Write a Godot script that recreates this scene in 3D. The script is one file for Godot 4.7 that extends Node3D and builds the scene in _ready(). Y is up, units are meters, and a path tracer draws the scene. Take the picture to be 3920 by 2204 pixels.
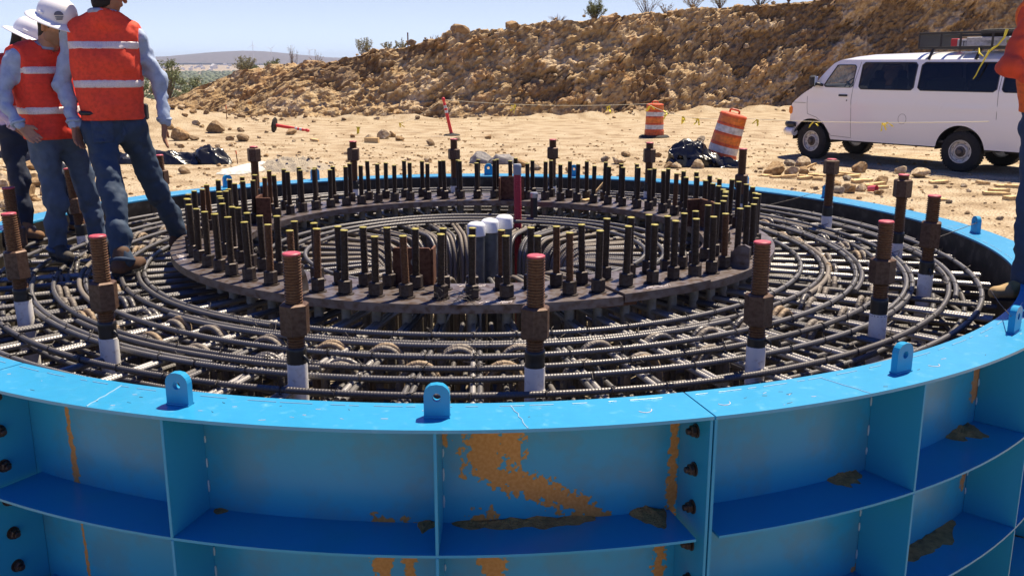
extends Node3D
# A reinforced foundation for a mast: blue steel formwork, rebar mat, anchor bolt ring, workers, van, cut bank.
# World: origin at the centre of the round foundation, y = 0 is the yard level, +z points to the photographer.

const TOP := 0.896          # top of the formwork flange
const REBAR := 0.805        # top of the uppermost hoops
var M := {}
var MESH := {}
var taken := {}
var rng := RandomNumberGenerator.new()

class MB:
	var v := PackedVector3Array()
	var n := PackedVector3Array()
	var uv := PackedVector2Array()
	var c := PackedColorArray()
	var ix := PackedInt32Array()
	var col := Color(1, 1, 1)
	func vert(p: Vector3, nn: Vector3, u := Vector2.ZERO) -> int:
		v.append(p); n.append(nn); uv.append(u); c.append(col)
		return v.size() - 1
	func tri(a: int, b: int, d: int) -> void:
		var g := (v[b] - v[a]).cross(v[d] - v[a])
		if g.dot(n[a] + n[b] + n[d]) > 0.0:
			ix.append(a); ix.append(d); ix.append(b)
		else:
			ix.append(a); ix.append(b); ix.append(d)
	func quad(a: int, b: int, d: int, e: int) -> void:
		tri(a, b, d); tri(a, d, e)
	# flat polygon a-b-c(-d), normal given by the side facing away from 'inside'
	func face(pts: Array, inside: Vector3) -> void:
		var nn: Vector3 = (pts[1] - pts[0]).cross(pts[2] - pts[0])
		if nn.length_squared() < 1e-16 and pts.size() > 3:
			nn = (pts[2] - pts[0]).cross(pts[3] - pts[0])
		nn = nn.normalized()
		var mid := Vector3.ZERO
		for p in pts:
			mid += p
		mid /= pts.size()
		if nn.dot(mid - inside) < 0.0:
			nn = -nn
		var ids := []
		for p in pts:
			ids.append(vert(p, nn, Vector2(p.x, p.z)))
		for k in range(1, pts.size() - 1):
			tri(ids[0], ids[k], ids[k + 1])
	func box(at: Vector3, size: Vector3, b := Basis()) -> void:
		cbox(at, size, 0.0, b)
	# box with chamfered edges
	func cbox(at: Vector3, size: Vector3, ch: float, b := Basis()) -> void:
		var h := size * 0.5
		if ch <= 0.0:
			for ax in 3:
				for s in [-1.0, 1.0]:
					var p := []
					for q in [[-1, -1], [1, -1], [1, 1], [-1, 1]]:
						var w := Vector3.ZERO
						w[ax] = s * h[ax]
						w[(ax + 1) % 3] = q[0] * h[(ax + 1) % 3]
						w[(ax + 2) % 3] = q[1] * h[(ax + 2) % 3]
						p.append(at + b * w)
					face(p, at)
			return
		for ax in 3:
			var a1 := (ax + 1) % 3
			var a2 := (ax + 2) % 3
			for s in [-1.0, 1.0]:
				var p := []
				for q in [[-1, -1], [1, -1], [1, 1], [-1, 1]]:
					var w := Vector3.ZERO
					w[ax] = s * h[ax]
					w[a1] = q[0] * (h[a1] - ch)
					w[a2] = q[1] * (h[a2] - ch)
					p.append(at + b * w)
				face(p, at)
				for s2 in [-1.0, 1.0]:   # edge between +-ax and +-a1
					var e := []
					for t in [-1.0, 1.0]:
						var w := Vector3.ZERO
						w[ax] = s * h[ax]; w[a1] = s2 * (h[a1] - ch); w[a2] = t * (h[a2] - ch)
						e.append(at + b * w)
					for t in [1.0, -1.0]:
						var w := Vector3.ZERO
						w[ax] = s * (h[ax] - ch); w[a1] = s2 * h[a1]; w[a2] = t * (h[a2] - ch)
						e.append(at + b * w)
					face(e, at)
		for sx in [-1.0, 1.0]:
			for sy in [-1.0, 1.0]:
				for sz in [-1.0, 1.0]:
					face([at + b * Vector3(sx * h.x, sy * (h.y - ch), sz * (h.z - ch)), at + b * Vector3(sx * (h.x - ch), sy * h.y, sz * (h.z - ch)), at + b * Vector3(sx * (h.x - ch), sy * (h.y - ch), sz * h.z)], at)
	# round bar along a path; r is a float or an array of floats
	func tube(path: PackedVector3Array, r, sides := 8, closed := false, caps := true, vlen := 1.0) -> void:
		var m := path.size()
		var up := Vector3.UP
		var t0: Vector3 = (path[1] - path[0]).normalized()
		if absf(t0.dot(up)) > 0.9:
			up = Vector3.RIGHT
		var side := t0.cross(up).normalized()
		var rows := m + (1 if closed else 0)
		var base := v.size()
		var run := 0.0
		for k in rows:
			var p: Vector3 = path[k % m]
			var tn: Vector3
			if closed:
				tn = (path[(k + 1) % m] - path[(k - 1 + m) % m]).normalized()
			else:
				tn = (path[mini(k + 1, m - 1)] - path[maxi(k - 1, 0)]).normalized()
			side = (side - tn * side.dot(tn)).normalized()
			var bi := tn.cross(side)
			if k > 0:
				run += p.distance_to(path[(k - 1) % m])
			var rr: float = r if typeof(r) == TYPE_FLOAT else r[k % m]
			for s in sides + 1:
				var a := TAU * s / sides
				var d := side * cos(a) + bi * sin(a)
				vert(p + d * rr, d, Vector2(float(s) / sides, run / vlen))
		for k in rows - 1:
			for s in sides:
				var a := base + k * (sides + 1) + s
				quad(a, a + 1, a + sides + 2, a + sides + 1)
		if caps and not closed:
			for e in [0, m - 1]:
				var tn: Vector3 = (path[0] - path[1]).normalized() if e == 0 else (path[m - 1] - path[m - 2]).normalized()
				var mid := vert(path[e], tn)
				var ring := []
				for s in sides + 1:
					ring.append(vert(v[base + e * (sides + 1) + s], tn))
				for s in sides:
					tri(mid, ring[s], ring[s + 1])
	func line(a: Vector3, b: Vector3, r: float, sides := 8, caps := true, vlen := 1.0) -> void:
		tube(PackedVector3Array([a, b]), r, sides, false, caps, vlen)
	# turned shape: profile of Vector2(radius, height); hard edges between rows unless smooth
	func lathe(prof: Array, sides := 16, xf := Transform3D(), smooth := false) -> void:
		for k in prof.size() - 1:
			var p: Vector2 = prof[k]
			var q: Vector2 = prof[k + 1]
			if p.is_equal_approx(q):
				continue
			var d := q - p
			var nn := Vector2(d.y, -d.x).normalized()
			var n0 := nn
			var n1 := nn
			if smooth:
				if k > 0:
					var e: Vector2 = p - prof[k - 1]
					n0 = (nn + Vector2(e.y, -e.x).normalized()).normalized()
				if k < prof.size() - 2:
					var e: Vector2 = prof[k + 2] - q
					n1 = (nn + Vector2(e.y, -e.x).normalized()).normalized()
			var base := v.size()
			for s in sides + 1:
				var a := TAU * s / sides
				var ca := cos(a)
				var sa := sin(a)
				vert(xf * Vector3(p.x * sa, p.y, p.x * ca), (xf.basis * Vector3(n0.x * sa, n0.y, n0.x * ca)).normalized(), Vector2(float(s) / sides, p.y))
				vert(xf * Vector3(q.x * sa, q.y, q.x * ca), (xf.basis * Vector3(n1.x * sa, n1.y, n1.x * ca)).normalized(), Vector2(float(s) / sides, q.y))
			for s in sides:
				var a := base + s * 2
				if p.x > 1e-6:
					tri(a, a + 2, a + 1)
				if q.x > 1e-6:
					tri(a + 1, a + 2, a + 3)
	# curved box round the y axis; angles in radians from +z towards +x
	func arc(r0: float, r1: float, y0: float, y1: float, a0: float, a1: float, seg := 12, ends := true) -> void:
		var cs := [Vector2(r0, y0), Vector2(r1, y0), Vector2(r1, y1), Vector2(r0, y1)]
		var ns := [Vector2(0, -1), Vector2(1, 0), Vector2(0, 1), Vector2(-1, 0)]
		for f in 4:
			var p: Vector2 = cs[f]
			var q: Vector2 = cs[(f + 1) % 4]
			var base := v.size()
			for s in seg + 1:
				var a := lerpf(a0, a1, float(s) / seg)
				var d := Vector3(sin(a), 0, cos(a))
				var nn: Vector3 = d * ns[f].x + Vector3.UP * ns[f].y
				vert(d * p.x + Vector3.UP * p.y, nn, Vector2(float(s) / seg, 0.0 if f != 1 else 1.0))
				vert(d * q.x + Vector3.UP * q.y, nn, Vector2(float(s) / seg, 1.0 if f != 1 else 0.0))
			for s in seg:
				var a := base + s * 2
				quad(a, a + 2, a + 3, a + 1)
		if ends:
			for e in [[a0, -1.0], [a1, 1.0]]:
				var d := Vector3(sin(e[0]), 0, cos(e[0]))
				var tn := Vector3(cos(e[0]), 0, -sin(e[0]))
				var pts := []
				for q in cs:
					pts.append(d * q.x + Vector3.UP * q.y)
				face(pts, (pts[0] + pts[2]) * 0.5 - tn * e[1])
	# prism of a flat outline (in the xy plane, counter-clockwise) between z0 and z1
	func prism(poly: PackedVector2Array, z0: float, z1: float, xf := Transform3D()) -> void:
		var tr := Geometry2D.triangulate_polygon(poly)
		for zz in [[z0, -1.0], [z1, 1.0]]:
			var base := v.size()
			for p in poly:
				vert(xf * Vector3(p.x, p.y, zz[0]), (xf.basis * Vector3(0, 0, zz[1])).normalized(), p)
			for k in range(0, tr.size(), 3):
				tri(base + tr[k], base + tr[k + 1], base + tr[k + 2])
		var m := poly.size()
		var cw := Geometry2D.is_polygon_clockwise(poly)
		for k in m:
			var p := poly[k]
			var q := poly[(k + 1) % m]
			var d := (q - p).normalized()
			var nn := Vector2(d.y, -d.x)
			if cw:
				nn = -nn
			var w := (xf.basis * Vector3(nn.x, nn.y, 0)).normalized()
			var a := vert(xf * Vector3(p.x, p.y, z0), w, p)
			var b := vert(xf * Vector3(q.x, q.y, z0), w, q)
			var e := vert(xf * Vector3(q.x, q.y, z1), w, q)
			var f := vert(xf * Vector3(p.x, p.y, z1), w, p)
			quad(a, b, e, f)
	func mesh() -> ArrayMesh:
		var arr := []
		arr.resize(Mesh.ARRAY_MAX)
		arr[Mesh.ARRAY_VERTEX] = v
		arr[Mesh.ARRAY_NORMAL] = n
		arr[Mesh.ARRAY_TEX_UV] = uv
		arr[Mesh.ARRAY_COLOR] = c
		arr[Mesh.ARRAY_INDEX] = ix
		var m := ArrayMesh.new()
		m.add_surface_from_arrays(Mesh.PRIMITIVE_TRIANGLES, arr)
		return m

func numbered(called: String) -> String:
	var k: int = taken.get(called, 0)
	taken[called] = k + 1
	return called if k == 0 else "%s_%03d" % [called, k]

func obj(called: String, mesh: Mesh, m: Material, parent: Node3D = self, xf := Transform3D()) -> MeshInstance3D:
	var o := MeshInstance3D.new()
	o.mesh = mesh
	o.material_override = m
	o.transform = xf
	o.name = numbered(called) if parent == self else called
	parent.add_child(o, true)
	return o

func tag(o: Node3D, label: String, category: String, group := "", kind := "") -> Node3D:
	o.set_meta("label", label)
	o.set_meta("category", category)
	if group != "":
		o.set_meta("group", group)
	if kind != "":
		o.set_meta("kind", kind)
	return o

func thing(called: String, label: String, category: String, xf := Transform3D(), group := "") -> Node3D:
	var o := Node3D.new()
	o.name = numbered(called)
	add_child(o)
	o.transform = xf
	tag(o, label, category, group)
	return o

func structure(called: String, mesh: Mesh, m: Material, label: String, category := "ground") -> MeshInstance3D:
	var o := obj(called, mesh, m)
	tag(o, label, category, "", "structure")
	return o

func at(x: float, y: float, z: float, turn := 0.0, s := 1.0) -> Transform3D:
	return Transform3D(Basis(Vector3.UP, turn).scaled(Vector3.ONE * s), Vector3(x, y, z))

func pol(deg: float, r: float, y := 0.0) -> Vector3:
	var a := deg_to_rad(deg)
	return Vector3(sin(a) * r, y, cos(a) * r)

func noise(freq: float, oct := 4, sd := 1, type := FastNoiseLite.TYPE_SIMPLEX_SMOOTH) -> FastNoiseLite:
	var f := FastNoiseLite.new()
	f.noise_type = type
	f.frequency = freq
	f.fractal_octaves = oct
	f.seed = sd
	return f

func ntex(f: FastNoiseLite, stops: Array, size := 512) -> NoiseTexture2D:
	var t := NoiseTexture2D.new()
	t.width = size
	t.height = size
	t.seamless = true
	t.noise = f
	var g := Gradient.new()
	g.offsets = PackedFloat32Array()
	var offs := PackedFloat32Array()
	var cols := PackedColorArray()
	for s in stops:
		offs.append(s[0])
		cols.append(s[1])
	g.offsets = offs
	g.colors = cols
	t.color_ramp = g
	return t

func mat(c: Color, rough: float, metal := 0.0, tex: Texture2D = null, ts := 1.0, bump: Texture2D = null, depth := 0.0, tri := true) -> StandardMaterial3D:
	var m := StandardMaterial3D.new()
	m.albedo_color = c
	m.roughness = rough
	m.metallic = metal
	if tri and (tex or bump):
		m.uv1_triplanar = true
		m.uv1_world_triplanar = true
		m.uv1_scale = Vector3.ONE * ts
	if tex:
		m.albedo_texture = tex
	if bump:
		m.heightmap_enabled = true
		m.heightmap_texture = bump
		m.heightmap_scale = depth
	return m

func lin(r: float, g: float, b: float) -> Color:
	return Color(r, g, b).linear_to_srgb()
func make_materials() -> void:
	var W := Color(1, 1, 1)
	var mottle := ntex(noise(0.012, 5, 3), [[0.0, Color(0.62, 0.62, 0.62)], [0.5, Color(0.86, 0.86, 0.86)], [1.0, W]])
	var grain := ntex(noise(0.06, 3, 7), [[0.0, Color(0, 0, 0)], [1.0, W]])
	var fine := ntex(noise(0.15, 2, 9), [[0.0, Color(0, 0, 0)], [1.0, W]], 256)
	# sand of the yard
	var sandc := ntex(noise(0.008, 6, 11), [[0.0, Color(0.72, 0.66, 0.58)], [0.42, Color(0.93, 0.9, 0.86)], [0.7, W], [1.0, Color(1.0, 0.97, 0.9)]], 1024)
	M.sand = mat(lin(0.465, 0.39, 0.27), 0.95, 0.0, sandc, 0.13, ntex(noise(0.25, 3, 14), [[0.0, Color(0, 0, 0)], [1.0, W]], 1024), 0.35)
	var sandd := ntex(noise(0.045, 4, 12), [[0.0, Color(0.40, 0.34, 0.29)], [0.33, Color(0.72, 0.68, 0.64)], [0.46, Color(0.95, 0.94, 0.92)], [0.75, W], [1.0, Color(1.0, 1.0, 1.0)]], 1024)
	M.sand.vertex_color_use_as_albedo = true
	M.sand.detail_enabled = true
	M.sand.detail_blend_mode = BaseMaterial3D.BLEND_MODE_MUL
	M.sand.detail_albedo = sandd
	M.sand.detail_uv_layer = BaseMaterial3D.DETAIL_UV_2
	M.sand.uv2_triplanar = true
	M.sand.uv2_world_triplanar = true
	M.sand.uv2_scale = Vector3.ONE * 0.45
	M.soil = mat(lin(0.26, 0.21, 0.14), 0.95, 0.0, mottle, 0.6, grain, 1.0)
	# rock of the cut bank: tone comes with the vertices
	var rockc := ntex(noise(0.02, 6, 21), [[0.0, Color(0.55, 0.48, 0.4)], [0.45, Color(0.85, 0.8, 0.74)], [0.75, W], [1.0, W]], 512)
	M.bank = mat(W, 0.95, 0.0, rockc, 0.35, grain, 4.0)
	M.bank.vertex_color_use_as_albedo = true
	M.rock = mat(W, 0.92, 0.0, rockc, 1.3, grain, 1.0)
	M.rock.vertex_color_use_as_albedo = true
	# formwork paint
	var dust := ntex(noise(0.006, 5, 31), [[0.0, Color(0.90, 0.97, 1.0)], [0.55, W], [0.72, Color(1.06, 1.0, 0.97)], [1.0, Color(1.3, 1.03, 0.94)]], 512)
	M.blue = mat(lin(0.022, 0.275, 0.50), 0.33, 0.0, dust, 0.5, fine, 0.02)
	M.blue.clearcoat_enabled = true
	M.blue.clearcoat = 0.12
	M.blue.metallic_specular = 0.35
	M.blue.clearcoat_roughness = 0.22
	# flange top: rubbed pale smears and scuffs on the paint
	var scuff := ntex(noise(0.009, 5, 35), [[0.0, Color(0.93, 0.97, 0.98)], [0.5, W], [0.64, W], [0.70, Color(1.0, 0.99, 0.98)], [1.0, Color(1, 1, 1)]], 1024)
	M.flange = mat(lin(0.022, 0.275, 0.50), 0.36, 0.0, scuff, 0.9, fine, 0.02)
	var smear := ntex(noise(0.014, 5, 37), [[0.0, Color(0.6, 0.8, 0.9, 0)], [0.66, Color(0.6, 0.8, 0.9, 0)], [0.82, Color(0.55, 0.78, 0.88, 0.12)], [1.0, Color(0.7, 0.86, 0.92, 0.3)]], 1024)
	M.flange.detail_enabled = true
	M.flange.detail_blend_mode = BaseMaterial3D.BLEND_MODE_MIX
	M.flange.detail_albedo = smear
	M.flange.clearcoat_enabled = true
	M.flange.clearcoat = 0.4
	M.flange.clearcoat_roughness = 0.25
	M.weld = mat(lin(0.25, 0.42, 0.55), 0.35, 0.1)
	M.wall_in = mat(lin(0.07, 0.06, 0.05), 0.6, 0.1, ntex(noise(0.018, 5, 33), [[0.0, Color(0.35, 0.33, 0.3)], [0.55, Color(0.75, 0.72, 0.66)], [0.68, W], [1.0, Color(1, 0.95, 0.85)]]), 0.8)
	# bare steel
	var steelc := ntex(noise(0.03, 5, 41), [[0.0, Color(0.6, 0.45, 0.34)], [0.4, Color(0.85, 0.8, 0.76)], [0.6, Color(0.95, 0.94, 0.95)], [1.0, W]])
	M.plate = mat(lin(0.19, 0.17, 0.17), 0.4, 0.5, steelc, 1.1, fine, 0.03)
	M.bolt = mat(lin(0.08, 0.058, 0.04), 0.48, 0.45, steelc, 3.0, fine, 0.02)
	M.nut = mat(lin(0.062, 0.05, 0.045), 0.5, 0.4, steelc, 3.0, fine, 0.03)
	M.rodsteel = mat(lin(0.18, 0.088, 0.038), 0.55, 0.35, steelc, 4.0, fine, 0.02)
	M.coupler = mat(lin(0.12, 0.07, 0.045), 0.55, 0.35, steelc, 3.0, fine, 0.03)
	M.rust = mat(lin(0.16, 0.07, 0.035), 0.7, 0.2, steelc, 2.0, fine, 0.04)
	var ribs := Image.create(32, 32, false, Image.FORMAT_L8)
	for y in 32:
		for x in 32:
			var t := fposmod(float(y) / 32.0 + 0.3 * absf(float(x) / 16.0 - 1.0), 1.0)
			var k := 1.0 - smoothstep(0.0, 0.22, absf(t - 0.5))
			if (x % 16) < 2:
				k = 0.9
			ribs.set_pixel(x, y, Color(k, k, k))
	var ribt := ImageTexture.create_from_image(ribs)
	var barcols := [lin(0.125, 0.12, 0.12), lin(0.105, 0.098, 0.095), lin(0.17, 0.145, 0.12), lin(0.24, 0.175, 0.11), lin(0.32, 0.305, 0.29), lin(0.12, 0.112, 0.105)]
	for k in 6:
		var m := mat(barcols[k], 0.42 if k in [0, 1, 4] else 0.65, 0.4 if k in [0, 1, 4] else 0.2, null, 1.0, ribt, 0.14, false)
		M["bar%d" % k] = m
	M.wire = mat(lin(0.055, 0.048, 0.045), 0.5, 0.5)
	M.pvc = mat(lin(0.42, 0.39, 0.33), 0.6, 0.0, mottle, 2.0)
	M.sleeve = mat(lin(0.76, 0.73, 0.68), 0.5, 0.0, ntex(noise(0.02, 5, 36), [[0.0, Color(0.8, 0.76, 0.72)], [0.4, W], [1.0, W]]), 2.4)
	M.tape = mat(lin(0.014, 0.013, 0.013), 0.38, 0.0, null, 1.0, fine, 0.1)
	M.tape.uv1_triplanar = true
	M.tape.uv1_scale = Vector3.ONE * 4.0
	M.pink = mat(lin(0.62, 0.09, 0.13), 0.5, 0.0, mottle, 8.0)
	M.yellow = mat(lin(0.45, 0.38, 0.06), 0.55, 0.0, mottle, 8.0)
	M.greypipe = mat(lin(0.10, 0.115, 0.13), 0.4, 0.0, mottle, 2.0)
	M.cap = mat(lin(0.78, 0.79, 0.82), 0.4)
	M.redpipe = mat(lin(0.42, 0.028, 0.045), 0.42)
	M.black = mat(lin(0.018, 0.018, 0.02), 0.5)
	M.silver = mat(lin(0.5, 0.5, 0.52), 0.35, 0.7)
	M.chalk = mat(lin(0.6, 0.55, 0.55), 0.9)
	M.wood = mat(lin(0.70, 0.51, 0.25), 0.8, 0.0, ntex(noise(0.02, 4, 51), [[0.0, Color(0.75, 0.68, 0.58)], [0.5, Color(0.95, 0.93, 0.9)], [1.0, W]]), 2.0)
	M.dirt = mat(lin(0.46, 0.26, 0.09), 0.95, 0.0, mottle, 3.0, grain, 0.6)
	M.plastic = mat(lin(0.018, 0.018, 0.02), 0.24, 0.0, null, 1.0)
	M.gravel = mat(lin(0.42, 0.37, 0.29), 0.95, 0.0, sandd, 1.2, grain, 2.0)
	M.whitesack = mat(lin(0.80, 0.77, 0.70), 0.8, 0.0, mottle, 1.5, grain, 0.6)
	M.greysack = mat(lin(0.30, 0.28, 0.27), 0.7, 0.0, mottle, 1.5, grain, 0.6)
	# traffic plastics
	M.orange = mat(lin(0.85, 0.13, 0.025), 0.45, 0.0, mottle, 1.5)
	M.orange2 = mat(lin(0.9, 0.22, 0.02), 0.4, 0.0, mottle, 1.5)
	M.tapewhite = mat(lin(0.72, 0.72, 0.74), 0.4, 0.0, mottle, 1.5)
	M.postred = mat(lin(0.62, 0.03, 0.03), 0.45)
	M.rubber = mat(lin(0.022, 0.021, 0.02), 0.85, 0.0, mottle, 2.0, grain, 0.3)
	M.ribbon = mat(lin(0.75, 0.62, 0.05), 0.6)
	M.string = mat(lin(0.62, 0.58, 0.42), 0.8)
	# van
	M.vanpaint = mat(lin(0.80, 0.79, 0.79), 0.25)
	M.vanpaint.clearcoat_enabled = true
	M.vanpaint.clearcoat = 0.6
	M.vanpaint.clearcoat_roughness = 0.12
	M.glass = mat(Color(0.02, 0.025, 0.03, 0.9), 0.04)
	M.glass.transparency = BaseMaterial3D.TRANSPARENCY_ALPHA
	M.clearglass = mat(Color(0.45, 0.56, 0.56, 0.12), 0.03)
	M.clearglass.transparency = BaseMaterial3D.TRANSPARENCY_ALPHA
	M.seam = mat(lin(0.05, 0.045, 0.045), 0.6)
	M.trim = mat(lin(0.02, 0.02, 0.022), 0.55)
	M.amber = mat(lin(0.8, 0.22, 0.01), 0.2)
	M.rim = mat(lin(0.62, 0.61, 0.60), 0.35, 0.3, mottle, 3.0)
	M.hub = mat(lin(0.12, 0.10, 0.09), 0.5, 0.5)
	M.seat = mat(lin(0.10, 0.11, 0.12), 0.9)
	M.mirror = mat(lin(0.7, 0.75, 0.8), 0.05, 1.0)
	M.redbox = mat(lin(0.5, 0.03, 0.04), 0.5)
	M.whitebox = mat(lin(0.62, 0.62, 0.64), 0.6, 0.0, mottle, 2.0)
	# vegetation and distance
	M.leafgrey = mat(lin(0.20, 0.19, 0.115), 0.8)
	M.leafgreen = mat(lin(0.075, 0.10, 0.028), 0.7)
	M.leafdry = mat(lin(0.22, 0.16, 0.10), 0.85)
	for k in ["leafgrey", "leafgreen", "leafdry"]:
		M[k].backlight_enabled = true
		M[k].backlight = Color(0.35, 0.35, 0.25)
	M.stem = mat(lin(0.13, 0.095, 0.07), 0.9)
	M.hill = mat(lin(0.14, 0.11, 0.10), 0.95, 0.0, ntex(noise(0.02, 5, 71), [[0.0, Color(0.55, 0.6, 0.5)], [0.5, Color(0.85, 0.85, 0.85)], [1.0, W]]), 0.003)
	M.housewall = mat(lin(0.75, 0.72, 0.68), 0.8)
	M.houseroof = mat(lin(0.70, 0.69, 0.68), 0.7)
	M.turbine = mat(lin(0.7, 0.7, 0.72), 0.5)
const R_IN := 3.34
const R_OUT := 3.584
const ROWH := 0.453

func lug_mesh() -> ArrayMesh:
	var b := MB.new()
	var w := 0.043
	var h := 0.118
	var out := PackedVector2Array()
	for p in [[-w, 0.0], [w, 0.0], [w, h - 0.03], [w - 0.008, h - 0.014], [w - 0.022, h - 0.003], [0.0, h], [-w + 0.022, h - 0.003], [-w + 0.008, h - 0.014], [-w, h - 0.03]]:
		out.append(Vector2(p[0], p[1]))
	# resample by angle round the hole so that the plate has a real hole
	var cen := Vector2(0, h - 0.045)
	var hr := 0.0145
	var m := 28
	var ring := []
	for k in m:
		var a := TAU * k / m
		var dir := Vector2(cos(a), sin(a))
		var best := 9.0
		for e in out.size():
			var hit = Geometry2D.segment_intersects_segment(cen, cen + dir * 0.5, out[e], out[(e + 1) % out.size()])
			if hit != null:
				best = minf(best, cen.distance_to(hit))
		ring.append(cen + dir * best)
	# corners of the outline snap to the nearest ray
	for q in [0, 1]:
		var bi := 0
		for k in m:
			if ring[k].distance_to(out[q]) < ring[bi].distance_to(out[q]):
				bi = k
		ring[bi] = out[q]
	var t := 0.014
	for s in [-1.0, 1.0]:
		var nn := Vector3(0, 0, s)
		for k in m:
			var k2 := (k + 1) % m
			var a0 := TAU * k / m
			var a1 := TAU * (k + 1) / m
			var p0 := cen + Vector2(cos(a0), sin(a0)) * hr
			var p1 := cen + Vector2(cos(a1), sin(a1)) * hr
			b.quad(b.vert(Vector3(p0.x, p0.y, s * t), nn), b.vert(Vector3(p1.x, p1.y, s * t), nn), b.vert(Vector3(ring[k2].x, ring[k2].y, s * t), nn), b.vert(Vector3(ring[k].x, ring[k].y, s * t), nn))
	for k in m:
		var k2 := (k + 1) % m
		var a0 := TAU * k / m
		var a1 := TAU * (k + 1) / m
		var p0 := cen + Vector2(cos(a0), sin(a0)) * hr
		var p1 := cen + Vector2(cos(a1), sin(a1)) * hr
		var ni := Vector3(-cos(a0), -sin(a0), 0)
		b.quad(b.vert(Vector3(p0.x, p0.y, -t), ni), b.vert(Vector3(p1.x, p1.y, -t), ni), b.vert(Vector3(p1.x, p1.y, t), ni), b.vert(Vector3(p0.x, p0.y, t), ni))
		var d: Vector2 = (ring[k2] - ring[k]).normalized()
		var no := Vector3(d.y, -d.x, 0)
		b.quad(b.vert(Vector3(ring[k].x, ring[k].y, -t), no), b.vert(Vector3(ring[k2].x, ring[k2].y, -t), no), b.vert(Vector3(ring[k2].x, ring[k2].y, t), no), b.vert(Vector3(ring[k].x, ring[k].y, t), no))
	return b.mesh()

func hexagon(r: float, y0: float, y1: float, ch := 0.004) -> ArrayMesh:
	var b := MB.new()
	var rings := [[r - ch * 1.5, y0], [r, y0 + ch], [r, y1 - ch], [r - ch * 1.5, y1]]
	for k in 3:
		for s in 6:
			var p := []
			for q in [[k, s], [k, s + 1], [k + 1, s + 1], [k + 1, s]]:
				var a: float = TAU * q[1] / 6.0
				p.append(Vector3(sin(a) * rings[q[0]][0], rings[q[0]][1], cos(a) * rings[q[0]][0]))
			b.face(p, Vector3(0, (y0 + y1) * 0.5, 0))
	for q in [0, 3]:
		var p := []
		for s in 6:
			var a := TAU * s / 6.0
			p.append(Vector3(sin(a) * rings[q][0], rings[q][1], cos(a) * rings[q][0]))
		b.face(p, Vector3(0, (y0 + y1) * 0.5, 0))
	return b.mesh()

# the painted outer face of a panel: paint with splashed and dried orange mud (matter with an outline)
func mud_image(strokes: Array, sd: int) -> ImageTexture:
	var w := 720
	var h := 360
	var im := Image.create(w, h, false, Image.FORMAT_RGB8)
	var f := noise(0.11, 5, sd)
	var g := noise(0.011, 4, sd + 1)
	var paint := Color(lin(0.022, 0.275, 0.50))
	var dusty := Color(lin(0.065, 0.225, 0.34))
	var mud := Color(lin(0.36, 0.18, 0.05))
	var mud2 := Color(lin(0.44, 0.24, 0.085))
	for y in h:
		for x in w:
			# x: 0..1 across 45 degrees, y: 0..1 from the top down 1.36 m
			var p := Vector2(float(x) / w * 2.75, float(y) / h * 1.36)
			var dn := g.get_noise_2d(x, y)
			var col := paint.lerp(dusty, clampf(smoothstep(-0.25, 0.45, dn + 0.3 * f.get_noise_2d(x * 0.7 + 900.0, y * 0.7)), 0.0, 1.0) * 0.55)
			var best := 0.0
			for s in strokes:
				var q: Vector2 = Geometry2D.get_closest_point_to_segment(p, s[0], s[1])
				var t: float = q.distance_to(s[0]) / maxf(s[0].distance_to(s[1]), 0.001)
				var wd: float = lerpf(s[2], s[3], t)
				var k := 1.0 - p.distance_to(q) / wd
				best = maxf(best, k)
			if best > 0.0:
				var e := best * 1.25 + 0.85 * f.get_noise_2d(x, y) + 0.25 * g.get_noise_2d(x * 3.0, y * 3.0)
				if e > 0.45:
					col = mud.lerp(mud2, clampf(f.get_noise_2d(y * 2.0, x * 2.0) + 0.4, 0.0, 1.0))
			im.set_pixel(x, y, col)
	im.generate_mipmaps()
	return ImageTexture.create_from_image(im)

func V(a: float, b: float) -> Vector2:
	return Vector2(a, b)

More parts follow.
